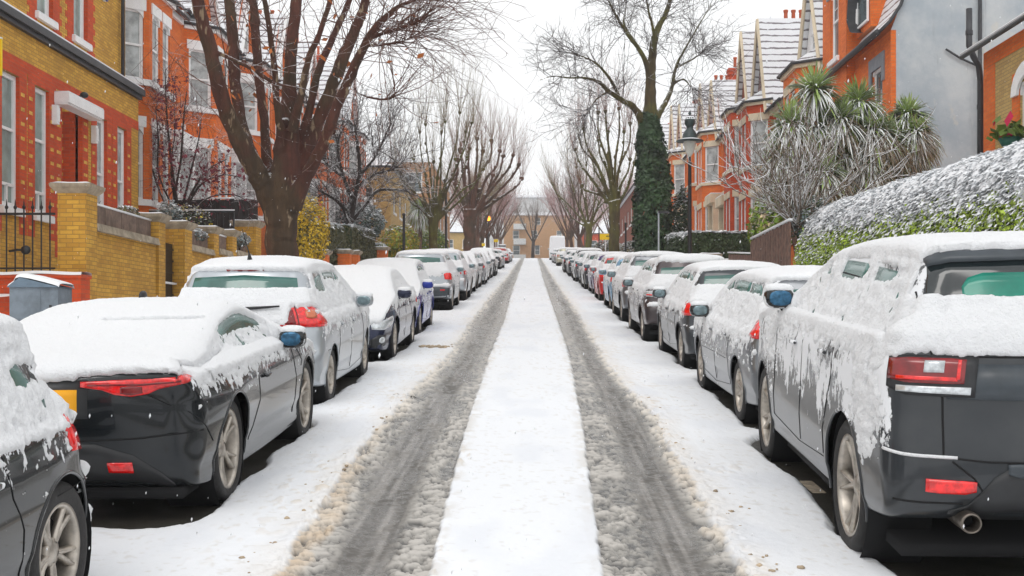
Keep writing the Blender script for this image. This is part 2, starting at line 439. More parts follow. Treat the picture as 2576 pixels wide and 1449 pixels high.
class Proj:
    """rays onto the finished body: right = sideways direction, d = looking direction"""
    def __init__(s, mb_obj):
        me = mb_obj.data
        s.bvh = BVHTree.FromPolygons([v.co.copy() for v in me.vertices], [tuple(p.vertices) for p in me.polygons])
    def pt(s, o, d, off):
        d = Vector(d).normalized(); o = Vector(o)-d*4
        h = s.bvh.ray_cast(o, d)
        if h[0] is None: return None
        n = h[1]
        if n.dot(d) > 0: n = -n
        return h[0]+n*off
    def patch(s, mb, c, right, d, cols, nr=5, off=.006, edge=True, m=0, sub=3):
        """cols: list of (a, zlo, zhi) along 'right' from c"""
        right = Vector(right).normalized()
        cs = []
        for i in range(len(cols)-1):
            for k in range(sub):
                t = k/sub; cs.append([cols[i][j]*(1-t)+cols[i+1][j]*t for j in range(3)])
        cs.append(list(cols[-1]))
        if edge: cs = [cs[0]]+cs+[cs[-1]]
        rows = np.linspace(0, 1, nr)
        rows = [0]+list(rows)+[1] if edge else list(rows)
        A = []
        for i, (a, z0, z1) in enumerate(cs):
            row = []
            for j, t in enumerate(rows):
                e = edge and (i in (0, len(cs)-1) or j in (0, len(rows)-1))
                p = s.pt(Vector(c)+right*a+Vector((0, 0, z0+(z1-z0)*t)), d, -.015 if e else off)
                if p is None: p = Vector((0, 0, -1)) if not row else row[-1]
                row.append(p)
            A.append(row)
        A = np.array([[tuple(p) for p in r] for r in A])
        # normal check
        mid = A[len(A)//2]; e1 = A[-1, 1]-A[0, 1]; e2 = mid[-1]-mid[0]
        mb.grid(A, m, flip=np.dot(np.cross(e1, e2), np.array(tuple(Vector(d)))) > 0)
        return mb
    def line(s, mb, pts, d, r=.004, off=.0, n=4, sub=5, m=0):
        path = []
        for i in range(len(pts)-1):
            for k in range(sub+(i == len(pts)-2)):
                t = k/sub
                p = Vector(pts[i]).lerp(Vector(pts[i+1]), t)
                q = s.pt(p, d, off)
                if q is not None: path.append(q)
        if len(path) > 1: mb.tube(path, r, n, m)
        return mb

def snow_shell(sp, hi):
    T, ka, kb, kc = (620, 46, 12, 44) if hi == 2 else (330, 26, 8, 26) if hi == 1 else (150, 12, 5, 12)
    A = surface(sp, T, ka, kb, kc); n = gnormals(A)
    L, H, zb = sp['L'], sp['H'], sp['belt']
    u = A[..., 1]+L/2; z = A[..., 2]; x = A[..., 0]; nz = n[..., 2]
    sd = sp.get('seed', 0)
    outs = []
    for side in (1, -1):
        xs = x*side
        n1 = fbm(xs*5, A[..., 1]*5, z*5, 4, sd)          # patches
        n2 = fbm(xs*28, A[..., 1]*28, z*20, 3, sd+9)      # clumps
        n3 = fbm(xs*55, A[..., 1]*55, z*40, 2, sd+19)
        nb = fbm(xs*1.6, A[..., 1]*1.6, z*1.6, 2, sd+29)
        cov = np.interp(z, [0, sp.get('s0', .45), sp.get('s1', .72), zb-.02, zb+.1, H-.12, H], [-1.2, -.66, -.22, .42, .62, .50, .7])
        cov = cov+sp.get('cov', 0)
        for (bu, bz, br, ba) in sp.get('clumps', []): cov = cov+ba*np.exp(-((u-bu)**2+(z-bz)**2)/br**2)
        nuR = sst(-n[..., 1], .55, .9); nuF = sst(n[..., 1], .55, .9)
        cov = cov+nuR*np.interp(z, [0, zb-.1, zb+.05, H-.18, H-.05], sp.get('rear', [-1, -.55, .15, .0, -.9]))
        cov = cov+nuF*np.interp(z, [0, .8, 1.0, H], [-.8, -.2, .1, .1])
        side_t = cov+(n1-.5)*1.1+(n2-.5)*1.5+(n3-.5)*.55+(nb-.5)*.6
        top = sst(nz-.42*sst(np.abs(n[..., 0]), .55, .85), .22, .55)
        # clear glass zones: list of (u0,u1,z0,z1,strength) on the sides / 'r' rear
        for (k, a0, a1, z0, z1, st) in sp.get('clear', []):
            if k == 't': mk = sst(xs, a0-.05, a0)*(1-sst(xs, a1-.03, a1))*(u < .45*L)*(nz > .5)
            elif k == 'b': mk = sst(np.abs(x), a0-.02, a0+.03)*(1-sst(u, a1-.04, a1+.04))
            elif k == 's': wu = .012 if a1-a0 < .02 else .03; mk = sst(u, a0-wu, a0+wu*.2)*(1-sst(u, a1-wu*.2, a1+wu))*(1-sst(nz, .45, .75))
            else: mk = sst(xs, a0-.03, a0+.03)*(1-sst(xs, a1-.03, a1+.03))*sst(-n[..., 1], .1, .35)*(1-sst(nz, .72, .88))*(1-sst(u, .9, 1.1))
            wz = .006 if k == 't' else .03
            mk = mk*sst(z, z0-wz, z0+wz)*(1-sst(z, z1-wz*.7, z1+wz*.7))
            if k == 'b': mk = mk*(.55+.9*(n2 > .42))
            side_t = side_t-st*mk; top = top*(1-np.clip(st*mk, 0, 1))
        s = np.maximum(side_t, -1)*(1-top)+top*1.4
        th_top = sp.get('th', .045)*(.62+.62*fbm(xs*1.9, A[..., 1]*1.9, z*1.9, 3, sd+3))+.009*(n2-.5)+.006*(n3-.5)
        th_side = .005+.012*np.clip(side_t, 0, 1)+.022*(n2-.35)*np.clip(side_t*2+.2, 0, 1)+.012*(n3-.5)
        t = np.where(s > 0, th_side*(1-top)+th_top*top, np.clip(s, -1, 0)*.06)
        t = np.where((s > 0) & (s < .25), t*(s/.25)**.5, t)
        under = sst(-nz, .3, .6); t = t*(1-under)-.02*under
        for uw in sp['ax']:
            d = np.hypot(u-uw, z-sp['R']); ok = (np.abs(x) > .35*sp['W'])
            t = np.where(ok & (d < sp['Ra']+.015) & (nz < .8), -.03, t)
        outs.append(t)
    mb = MB()
    U, V = A.shape[:2]
    idx = np.arange(U*V).reshape(U, V); idx = np.vstack([idx, idx[:1]])
    q = np.stack([idx[:-1, :-1], idx[1:, :-1], idx[1:, 1:], idx[:-1, 1:]], -1).reshape(-1, 4)
    for side, t in ((1, outs[0]), (-1, outs[1])):
        B = (A+n*t[..., None]); B[..., 2] += np.where((nz > .3), np.clip(t, 0, 1)*.25, 0)
        B = B.reshape(-1, 3)*np.array([side, 1, 1])
        tf = t.reshape(-1)
        qq = q[(tf[q].max(1) > -.006)]
        mb.add(B, qq if side == 1 else qq[:, ::-1])
    return mb

def make_wheel(R, width, spokes, rimR, matrim, hi=True, dbl=True):
    """wheel with its outer face towards +x"""
    w = width/2
    n = 48 if hi else 18
    hub = MB(); hub.lathe([(.0, w*.2), (rimR*.72, w*.2), (rimR*.72, w*.1), (0, w*.1)], n=n, axis='x')
    ty = MB(); e = R-rimR
    ty.lathe([(rimR-.005, -w*.8), (rimR+e*.35, -w), (R-.03, -w), (R-.006, -w*.84), (R, -w*.5), (R, 0), (R, w*.5), (R-.006, w*.84), (R-.03, w*.97), (rimR+e*.45, w*1.0), (rimR+e*.12, w*.93), (rimR-.004, w*.86)], n=n, axis='x')
    if hi:
        for g in (-.45, -.15, .15, .45):
            ty.lathe([(R+.0015, w*g-.004), (R-.007, w*g-.003), (R-.007, w*g+.003), (R+.0015, w*g+.004)], n=n, axis='x')
    rm = MB()
    rm.lathe([(rimR-.004, w*.86), (rimR+.004, w*.90), (rimR-.012, w*.90), (rimR-.022, w*.72), (rimR-.028, w*.1), (rimR-.03, -w*.6)], n=n, axis='x')
    rm.lathe([(.0, w*.66), (.03, w*.66), (.042, w*.6), (.062, w*.58), (.068, w*.5), (.07, w*.25)], n=n//2, axis='x')
    for k in range(spokes):
        a = 2*pi*k/spokes
        for da in ((-.11, .11) if dbl else (0,)):
            b0, b1 = a+da*.6, a+da*1.7
            hw0, hw1 = (.014, .012) if dbl else (.024, .02)
            P = []
            for (rr, an, hw, xo, xi) in ((.05, b0, hw0, w*.62, w*.3), (rimR*.55, (b0+b1)/2, hw0, w*.66, w*.42), (rimR-.012, b1, hw1, w*.82, w*.5)):
                c, s = math.cos(an), math.sin(an)
                y0, z0 = rr*c, rr*s
                P.append([(xi, y0-s*hw*1.4, z0+c*hw*1.4), (xo, y0-s*hw*.55, z0+c*hw*.55), (xo, y0+s*hw*.55, z0-c*hw*.55), (xi, y0+s*hw*1.4, z0-c*hw*1.4)])
            rm.grid(np.array(P), closev=True)
    return hub, ty, rm

MESHC = {}
def car_common(sp, root, hi):
    L, W, H, R = sp['L'], sp['W'], sp['H'], sp['R']
    T, ka, kb, kc = (360, 22, 9, 26) if hi == 2 else (260, 14, 7, 20) if hi == 1 else (150, 9, 5, 12)
    A = surface(sp, T, ka, kb, kc)
    # wheel arches
    U, V = A.shape[:2]
    u = A[..., 1]+L/2; z = A[..., 2]; x = A[..., 0]
    cut = np.zeros((U, V), bool); A2 = A.copy()
    for uw in sp['ax']:
        d = np.hypot(u-uw, z-R); ok = x > .30*W
        cut |= (d < sp['Ra']) & ok
    cq = cut[:, :-1] & cut[:, 1:] & np.roll(cut, -1, 0)[:, :-1] & np.roll(cut, -1, 0)[:, 1:]
    anyc = cut[:, :-1] | cut[:, 1:] | np.roll(cut, -1, 0)[:, :-1] | np.roll(cut, -1, 0)[:, 1:]
    for uw in sp['ax']:
        d = np.hypot(u-uw, z-R); mk = cut & (d < sp['Ra']) & (d > sp['Ra']-.11)
        k = sp['Ra']/np.maximum(d, 1e-6)
        nu_ = uw+(u-uw)*k; nz_ = R+(z-R)*k
        A2[..., 1] = np.where(mk, nu_-L/2, A2[..., 1]); A2[..., 2] = np.where(mk, nz_, A2[..., 2])
        A2[..., 0] = np.where(mk, np.minimum(wfun(sp, nu_, nz_), x+.02), A2[..., 0])
    full = MB(); mirror_grid(full, A)
    tmp = full.build('tmp', [M['plastic']]); pj = Proj(tmp); bpy.data.objects.remove(tmp)
    body = MB(); mirror_grid(body, A2, keep=~cq)
    for uw in sp['ax']:
        for s in (1, -1):
            pth = []
            for a in np.linspace(-.25, pi+.25, 30):
                uu, zz = uw+sp['Ra']*math.cos(a), R+sp['Ra']*math.sin(a)
                if zz < .16: continue
                pth.append((s*(float(wfun(sp, uu, zz))-.004), uu-L/2, zz))
            body.tube(pth, .012, 6)
    return body, pj
def arch_liners(sp, root):
    mb = MB()
    for uw in sp['ax']:
        for s in (1, -1):
            xo = sp['W']/2-.05
            mb.lathe([(sp['Ra']+.015, s*xo), (sp['Ra']+.015, s*(xo-.34)), (0.01, s*(xo-.34))], c=(0, uw-sp['L']/2, sp['R']), n=26, axis='x')
    # underfloor pan
    mb.box(-sp['W']*.42, sp['W']*.42, -sp['L']*.44, sp['L']*.44, .17, .24)
    mb.build('wheel_well', M['well'], root)
def add_wheels(sp, root, hi, snow=True):
    key = ('w', sp['R'], sp['rimR'], sp['spokes'], sp.get('dbl', True), hi, sp.get('rimmat', 'alloy'))
    if key not in MESHC:
        hub, ty, rm = make_wheel(sp['R'], sp.get('tw', .22), sp['spokes'], sp['rimR'], None, hi > 0, sp.get('dbl', True))
        o = hub.build('wheel', M['well'], None); t = ty.build('tyre', M['rubber'], o); r = rm.build('rim', M[sp.get('rimmat', 'alloy')], o)
        MESHC[key] = o
        first = o
    else: first = None
    for uw in sp['ax']:
        for s in (1, -1):
            if first is not None: w = first; w.parent = root; first = None
            else: w = copy_tree(MESHC[key], root)
            w.location = (s*(sp['W']/2-.035-sp.get('tw', .22)/2), uw-sp['L']/2, sp['R'])
            w.rotation_euler = (random.uniform(0, 6), 0, 0 if s == 1 else pi)
def mirrors(sp, root, glassmat, paintmat, hi):
    um, zm = sp['mir']
    for s in (1, -1):
        wx = float(wfun(sp, np.array(um), np.array(sp['belt'])))
        c = (s*(wx+.11-sp.get('fold', 0)), um-sp['L']/2, zm)
        mb = MB(); mb.blob(c, 1, 10 if hi else 6, sq=(.115, .09, .082), p=.72)
        mb.tube([(s*(wx-.03), um-sp['L']/2+.02, sp['belt']-.02), (s*(wx+.05), um-sp['L']/2+.01, zm-.06)], [.03, .022], 6)
        o = mb.build('wing_mirror', paintmat, root)
        g = MB(); g.blob((c[0], c[1]-.078, c[2]), 1, 8 if hi else 5, sq=(.084, .014, .058), p=.8)
        g.build('mirror_glass', glassmat, o)
        sn = MB(); sn.blob((c[0], c[1]+.005, c[2]+.066), 1, 9 if hi else 5, sq=(.105, .078, .042), p=.8, noise=.15, seed=3)
        sn.build('snow', M['carsnow'], o)
def side_windows(sp, pj, root, wins, mat_, hi, seams=True):
    for s in (1, -1):
        for w in wins:
            mb = MB()
            pj.patch(mb, (0, -sp['L']/2, 0), (0, 1, 0), (-s, 0, 0), w, nr=7 if hi else 4, off=.005, sub=3 if hi else 1)
            mb.build('window', mat_, root)
        if seams and hi:
            sm = MB()
            for ln in sp.get('seams', []):
                pj.line(sm, [(0, a-sp['L']/2, b) for a, b in ln], (-s, 0, 0), .003, .001)
            sm.build('door_seam', M['well'], root)
        if hi:
            for (a, b) in sp.get('handles', []):
                p = pj.pt((0, a-sp['L']/2, b), (-s, 0, 0), .02)
                if p:
                    hm = MB(); hm.blob(p, 1, 6, sq=(.018, .09, .016), p=.7); hm.build('door_handle', sp['paintm'], root)
def make_car(sp, paintm, label, hi, loc, rz=0, group=None, kind='car', name='parked_car'):
    sp['paintm'] = paintm
    root = thing(name, label, kind, group=group)
    body, pj = car_common(sp, root, hi)
    body.build('body', paintm, root)
    arch_liners(sp, root)
    snow_shell(sp, hi).build('snow_cover', M['carsnow'], root)
    add_wheels(sp, root, hi)
    mirrors(sp, root, sp.get('mglass', M['mirrorgrey']), sp.get('mpaint', paintm), hi)
    side_windows(sp, pj, root, sp['wins'], M['carglass'], hi)
    # windscreen and rear screen
    for nm, key, d in (('rear_window', 'rw', (0, 1, 0)), ('windscreen', 'fw', (0, -1, 0))):
        if key in sp:
            mb = MB(); pj.patch(mb, (0, 0, 0), (1, 0, 0), d, sp[key], nr=7 if hi else 4, off=.005, sub=4 if hi else 1)
            mb.build(nm, sp.get('glass_'+key, M['carglass']), root)
    for (nm, mt, c, right, d, cols, off) in sp.get('patches', []):
        for s in ((1, -1) if right[0] or c[0] else (1,)):
            if nm.startswith('='):  # single, not mirrored
                if s == -1: continue
            mb = MB()
            cc = (c[0]*s, c[1], c[2]); rr = (right[0]*s, right[1], 0); dd = (d[0]*s, d[1], 0)
            pj.patch(mb, cc, rr, dd, cols, nr=5 if hi else 3, off=off, sub=3 if hi else 1)
            mb.build(nm.strip('='), M[mt] if isinstance(mt, str) else mt, root)
    place(root, loc, rz)
    return root, pj
def place(root, loc, rz=0):
    root.rotation_mode = 'XYZ'
    Rm = Matrix.Rotation(SLOPE, 4, 'X') @ Matrix.Rotation(rz, 4, 'Z')
    root.rotation_euler = Rm.to_euler('XYZ')
    root.location = loc
# ---------------------------------------------------------------- car shapes
# outline: clockwise from rear-bottom, up the tail, over the roof, down the nose, back underneath
def spec_coupe():
    return dict(L=4.48, W=1.92, H=1.31, belt=.93, R=.36, Ra=.397, rimR=.272, ax=(.98, 3.60), spokes=5, tw=.27, zm=.56, gh=.85, rf=.60, haunch=.035, crown=.20,
        sil=[(.32, .22), (.16, .30), (.05, .45), (.0, .66), (.0, .86), (.04, .985), (.20, 1.025), (.6, 1.065), (1.0, 1.135), (1.45, 1.24), (1.85, 1.30), (2.25, 1.31), (2.65, 1.22), (3.05, 1.05), (3.3, .955), (3.7, .90), (4.1, .80), (4.36, .66), (4.47, .5), (4.46, .34), (4.36, .22), (4.1, .17), (3.0, .16), (1.2, .17)],
        wins=[[(1.12, 1.01, 1.03), (1.35, .985, 1.13), (1.7, .965, 1.22), (2.1, .96, 1.245), (2.5, .96, 1.19), (2.85, .965, 1.05), (3.05, .97, .985)]],
        rw=[(-.56, .99, 1.03), (-.45, .98, 1.235), (0, .975, 1.262), (.45, .98, 1.235), (.56, .99, 1.03)], fw=[(-.6, .99, 1.03), (-.5, .97, 1.22), (0, .96, 1.25), (.5, .97, 1.22), (.6, .99, 1.03)],
        mir=(2.72, .98), s0=.56, s1=.80, seed=2, th=.040, cov=-.16, rear=[-1, -1.1, -.9, .6, .6],
        clear=[('b', .26, .30, .84, .95, 1.5), ('s', 1.28, 2.7, 1.125, 1.26, 2.2), ('t', .0, .62, 1.192, 1.200, 3)],
        seams=[[(2.95, .90), (3.02, .6), (2.98, .32)], [(1.72, .9), (1.68, .6), (1.5, .42), (1.46, .34)], [(3.15, .86), (3.3, .74), (3.24, .7)]],
        handles=[(1.95, .76)],
        patches=[
            ('tail_light', 'redlens', (0, 0, 0), (1, 0, 0), (0, 1, 0), [(.28, .90, .93), (.40, .88, .935), (.47, .85, .937), (.56, .835, .94), (.65, .85, .94), (.71, .88, .943), (.86, .912, .952)], .012),
            ('tail_light', 'redlens', (0, -2.24, 0), (.62, .78, 0), (-.78, .62, 0), [(.64, .903, .95), (.72, .915, .952), (.80, .93, .945)], .012),
            ('light_lens', 'darkred', (0, 0, 0), (1, 0, 0), (0, 1, 0), [(.32, .905, .914), (.62, .905, .916), (.84, .922, .930)], .017),
            ('light_lens', 'darkred', (0, 0, 0), (1, 0, 0), (0, 1, 0), [(.50, .855, .895), (.56, .845, .900), (.62, .855, .897)], .016),
            ('=number_plate', 'plate', (0, -2.24, 0), (1, 0, 0), (0, 1, 0), [(-.26, .74, .885), (.26, .74, .885)], .012),
            ('diffuser', 'plastic', (0, 0, 0), (1, 0, 0), (0, 1, 0), [(-.02, .24, .56), (.35, .24, .55), (.55, .24, .47), (.70, .24, .34), (.76, .24, .27)], .006),
            ('reflector', 'redlens', (0, 0, 0), (1, 0, 0), (0, 1, 0), [(.40, .37, .43), (.54, .36, .425)], .016),
            ('=tail_recess', 'plastic', (0, -2.24, 0), (1, 0, 0), (0, 1, 0), [(-.32, .71, .94), (.32, .71, .94)], .004),
        ])
def spec_hatch(L=4.2, W=1.76, H=1.50, **k):
    s = L/4.2; h = H/1.5
    d = dict(L=L, W=W, H=H, belt=.93*h, R=.315, Ra=.36, rimR=.215, ax=(.78*s, 3.36*s), spokes=10, dbl=False, tw=.21, pr=.06,
        sil=[(.25*s, .24), (.06*s, .28), (.0, .40), (-.01, .56), (.04, .64*h), (.06*s, .82*h), (.12*s, .96*h), (.26*s, 1.2*h), (.36*s, 1.40*h), (.46*s, 1.455*h), (.95*s, 1.495*h), (1.6*s, 1.5*h), (2.2*s, 1.45*h), (2.7*s, 1.24*h), (3.1*s, 1.02*h), (3.45*s, .95*h), (3.85*s, .82*h), (4.08*s, .68*h), (4.18*s, .5), (4.18*s, .34), (4.08*s, .22), (3.9*s, .18), (2.6*s, .17), (1.0*s, .19)],
        wins=[[(.62*s, 1.0*h, 1.06*h), (.72*s, .99*h, 1.24*h), (.9*s, .985*h, 1.325*h), (1.2*s, .98*h, 1.35*h)], [(1.27*s, .98*h, 1.355*h), (1.7*s, .975*h, 1.365*h), (1.98*s, .97*h, 1.355*h)], [(2.06*s, .97*h, 1.35*h), (2.3*s, .965*h, 1.28*h), (2.6*s, .96*h, 1.14*h), (2.85*s, .955*h, .99*h)]],
        rw=[(-.60, 1.0*h, 1.08*h), (-.55, .99*h, 1.33*h), (0, .98*h, 1.36*h), (.55, .99*h, 1.33*h), (.60, 1.0*h, 1.08*h)], fw=[(-.62, 1.05*h, 1.09*h), (-.52, 1.05*h, 1.36*h), (0, 1.04*h, 1.39*h), (.52, 1.05*h, 1.36*h), (.62, 1.05*h, 1.09*h)],
        mir=(2.72*s, 1.0*h), th=.036, cov=-.18,
        seams=[[(1.22*s, .95*h), (1.2*s, .7), (1.12*s, .55), (1.12*s, .32), (2.0*s, .25)], [(2.02*s, .95*h), (2.02*s, .28)], [(2.9*s, .94*h), (3.0*s, .7), (2.95*s, .3), (2.0*s, .25)], [(.42*s, .62), (.8*s, .62)]],
        handles=[(1.38*s, .80*h), (2.2*s, .79*h)],
        clear=[('b', .60, .34, .80*h, .96*h, .8), ('r', -.7, .7, 1.22*h, 1.42*h, 1.5), ('s', .65*s, 2.6*s, 1.27*h, 1.38*h, 1.2), ('s', 1.235*s, 1.24*s, .96*h, 1.36*h, 1.1), ('s', 2.02*s, 2.025*s, .96*h, 1.36*h, 1.1)],
        patches=[
            ('tail_light', 'redlens', (0, -L/2, 0), (.76, .65, 0), (-.65, .76, 0), [(.36*W, .80*h, .93*h), (.44*W, .79*h, .98*h), (.50*W, .785*h, .99*h), (.57*W, .80*h, .95*h)], .012),
            ('headlight', 'clear', (0, L/2, 0), (.76, -.65, 0), (-.65, -.76, 0), [(.26*W, .56*h, .66*h), (.36*W, .55*h, .70*h), (.5*W, .60*h, .74*h), (.56*W, .66*h, .75*h)], .010),
            ('lower_grille', 'plastic', (0, 0, 0), (1, 0, 0), (0, -1, 0), [(-.02, .26, .40), (.5, .26, .40), (.62, .30, .38)], .006),
            ('lower_bumper', 'plastic', (0, 0, 0), (1, 0, 0), (0, 1, 0), [(-.02, .27, .37), (.6, .27, .36), (.7, .29, .34)], .006),
            ('=number_plate', 'plate', (0, 0, 0), (1, 0, 0), (0, 1, 0), [(-.26, .46*h, .57*h), (.26, .46*h, .57*h)], .012),
        ])
    d['rf'] = .65
    d.update(k); return d
def spec_suv(L=4.35, W=1.80, H=1.64, **k):
    d = spec_hatch(L, W, H); s = L/4.2
    d.update(belt=1.03, R=.345, Ra=.40, rimR=.235, ax=(.85, .85+2.64),
        sil=[(.25, .34), (.08, .38), (.0, .50), (-.01, .66), (.05, .72), (.08, .92), (.13, 1.06), (.26, 1.34), (.34, 1.52), (.44, 1.59), (1.0, H-.01), (1.7*s, H), (2.3*s, H-.06), (2.75*s, H-.28), (3.1*s, 1.14), (3.5*s, 1.08), (3.9*s, .96), (4.1*s, .82), (4.18*s, .6), (4.17*s, .42), (4.05*s, .30), (3.8*s, .27), (2.6*s, .25), (1.0, .28)],
        seams=[[(1.24*s, 1.02), (1.22*s, .8), (1.22*s, .38)], [(2.03*s, 1.04), (2.03*s, .36)], [(2.92*s, 1.02), (2.98*s, .4)]], handles=[(1.4*s, .92), (2.22*s, .91)])
    d.update(k); return d
def spec_sedan(L=4.6, W=1.8, H=1.45, **k):
    d = spec_hatch(L, W, H); s = L/4.6
    d.update(belt=.92, ax=(1.0*s, 3.72*s), R=.325, Ra=.37, rimR=.232,
        sil=[(.25, .26), (.06, .32), (.0, .46), (.0, .62), (.05, .76), (.06, .95), (.12, .995), (.5, 1.02), (.75, 1.07), (1.1, 1.25), (1.45, 1.39), (1.9, H-.01), (2.3, H), (2.75, H-.08), (3.2, 1.12), (3.42, 1.0), (3.9, .92), (4.25, .80), (4.48, .66), (4.58, .48), (4.56, .32), (4.4, .21), (4.1, .18), (2.8, .17), (1.0, .2)],
        wins=[[(1.05, .99, 1.02), (1.3, .97, 1.20), (1.5, .965, 1.29), (1.62, .96, 1.32)], [(1.68, .96, 1.33), (2.0, .955, 1.345), (2.32, .95, 1.345)], [(2.4, .95, 1.34), (2.7, .945, 1.27), (3.0, .94, 1.10), (3.2, .94, .97)]],
        rw=[(-.58, 1.04, 1.1), (-.5, 1.06, 1.31), (0, 1.06, 1.34), (.5, 1.06, 1.31), (.58, 1.04, 1.1)], fw=[(-.6, 1.0, 1.06), (-.52, 1.0, 1.33), (0, 1.0, 1.36), (.52, 1.0, 1.33), (.6, 1.0, 1.06)],
        mir=(3.05, 1.0), seams=[[(1.62, .94), (1.55, .7), (1.4, .5), (1.4, .3)], [(2.36, .94), (2.36, .27)], [(3.25, .93), (3.3, .3)]], handles=[(1.75, .8), (2.5, .79)],
        clear=[('r', -.6, .6, 1.2, 1.32, .8)])
    d.update(k); return d
def spec_estate(L=4.55, W=1.78, H=1.52, **k):
    d = spec_hatch(L, W, H); a = L-4.2
    d.update(ax=(1.02, 3.62), belt=.93,
        sil=[(.25, .24), (.06, .28), (.0, .40), (-.01, .56), (.04, .66), (.06, .84), (.10, .97), (.26, 1.22), (.38, 1.42), (.48, 1.475), (1.0, H-.01), (1.9, H), (2.5, 1.47), (3.0, 1.25), (3.4, 1.03), (3.75, .96), (4.15, .83), (4.4, .69), (4.52, .5), (4.52, .34), (4.42, .22), (4.2, .18), (2.8, .17), (1.1, .19)],
        wins=[[(.58, 1.0, 1.06), (.70, .99, 1.27), (.85, .985, 1.36), (1.3, .98, 1.37)], [(1.37, .98, 1.37), (1.8, .975, 1.38), (2.2, .97, 1.37)], [(2.28, .97, 1.36), (2.55, .965, 1.3), (2.9, .96, 1.15), (3.15, .955, .99)]],
        mir=(3.0, 1.0), seams=[[(1.33, .95), (1.42, .7), (1.36, .55), (1.36, .32), (2.3, .25)], [(2.24, .95), (2.24, .28)], [(3.18, .94), (3.26, .7), (3.22, .3), (2.3, .25)], [(1.5, .58), (2.2, .58)], [(2.3, .58), (3.15, .57)]],
        handles=[(1.6, .82), (2.45, .81)])
    d.update(k); return d
def spec_lux_suv():
    L, W, H = 4.85, 1.98, 1.87
    d = dict(L=L, W=W, H=H, belt=1.24, R=.385, Ra=.435, rimR=.29, ax=(1.0, 3.92), spokes=5, tw=.28, zm=.8, gh=.89, rf=.66, pr=.05, crown=.10,
        sil=[(.30, .36), (.10, .42), (.0, .56), (.0, .74), (.03, .90), (.05, 1.08), (.09, 1.24), (.17, 1.42), (.23, 1.58), (.30, 1.76), (.42, 1.835), (1.1, 1.86), (1.8, 1.865), (2.4, 1.80), (2.95, 1.59), (3.4, 1.34), (3.8, 1.25), (4.3, 1.17), (4.62, 1.03), (4.78, .82), (4.83, .6), (4.8, .42), (4.6, .32), (4.3, .30), (2.9, .28), (1.2, .30)],
        wins=[[(.58, 1.32, 1.38), (.66, 1.31, 1.58), (.78, 1.305, 1.66), (1.28, 1.30, 1.69)], [(1.38, 1.30, 1.70), (1.9, 1.29, 1.715), (2.2, 1.28, 1.71)], [(2.3, 1.28, 1.70), (2.55, 1.275, 1.65), (2.95, 1.27, 1.46), (3.2, 1.265, 1.31)]],
        rw=[(-.73, 1.3, 1.5), (-.70, 1.29, 1.70), (-.6, 1.285, 1.745), (0, 1.28, 1.76), (.6, 1.285, 1.745), (.70, 1.29, 1.70), (.73, 1.3, 1.5)], glass_rw=M['darkglass'],
        fw=[(-.7, 1.33, 1.38), (-.6, 1.33, 1.7), (0, 1.32, 1.74), (.6, 1.33, 1.7), (.7, 1.33, 1.38)],
        mir=(3.15, 1.36), s0=.80, s1=1.13, seed=21, th=.042, cov=.0, clumps=[(.58, .98, .26, 1.0), (.52, .76, .20, 1.0), (3.5, 1.0, .4, .5)], rear=[-2, -1.7, -.15, .25, -1.4],
        clear=[('r', -.76, .76, 1.545, 1.80, 3.0), ('s', 1.46, 2.02, 1.60, 1.72, 2.2), ('s', .84, 1.2, 1.60, 1.69, 1.3), ('s', 2.35, 2.75, 1.62, 1.74, 1.5)],
        seams=[[(1.32, 1.28), (1.34, .98), (1.42, .82), (1.50, .64), (1.5, .48)], [(2.25, 1.28), (2.25, .44)], [(3.25, 1.26), (3.3, .46), (2.3, .42), (1.5, .46)]],
        handles=[(1.55, 1.10), (2.5, 1.08)],
        patches=[
            ('tail_light', 'plastic', (0, -L/2, 0), (.80, .60, 0), (-.60, .80, 0), [(.50, 1.01, 1.205), (.62, 1.01, 1.21), (.80, 1.015, 1.21), (.90, 1.05, 1.195)], .008),
            ('light_lens', 'darkred', (0, -L/2, 0), (.80, .60, 0), (-.60, .80, 0), [(.55, 1.075, 1.19), (.62, 1.072, 1.195), (.80, 1.075, 1.195), (.89, 1.09, 1.185)], .016),
            ('light_ring', 'redlens', (0, -L/2, 0), (.80, .60, 0), (-.60, .80, 0), [(.58, 1.085, 1.103), (.84, 1.09, 1.108)], .026),
            ('light_ring', 'redlens', (0, -L/2, 0), (.80, .60, 0), (-.60, .80, 0), [(.57, 1.095, 1.185), (.585, 1.09, 1.185)], .026),
            ('reversing_light', 'clear', (0, -L/2, 0), (.80, .60, 0), (-.60, .80, 0), [(.64, 1.125, 1.18), (.73, 1.125, 1.18)], .026),
            ('light_strip', 'clear', (0, -L/2, 0), (.80, .60, 0), (-.60, .80, 0), [(.52, 1.022, 1.058), (.84, 1.03, 1.06)], .018),
            ('reflector', 'redlens', (0, 0, 0), (1, 0, 0), (0, 1, 0), [(.55, .56, .605), (.60, .545, .608), (.72, .545, .61), (.78, .55, .612)], .014),
            ('lower_bumper', 'plastic', (0, 0, 0), (1, 0, 0), (0, 1, 0), [(-.01, .40, .69), (.38, .40, .69), (.47, .40, .63), (.58, .42, .48), (.66, .43, .45)], .008),
            ('bumper_trim', 'greyplastic', (0, 0, 0), (1, 0, 0), (0, 1, 0), [(-.01, .635, .70), (.36, .635, .70), (.41, .65, .695)], .02),
            ('sill_trim', 'greyplastic', (0, -L/2, 0), (0, 1, 0), (-1, 0, 0), [(1.48, .36, .42), (2.3, .35, .41), (3.4, .36, .42)], .02),
        ])
    f = lambda z: z if z < 1.24 else 1.24+(z-1.24)*.87
    d['sil'] = [(u, f(z)) for u, z in d['sil']]; d['H'] = f(d['H'])
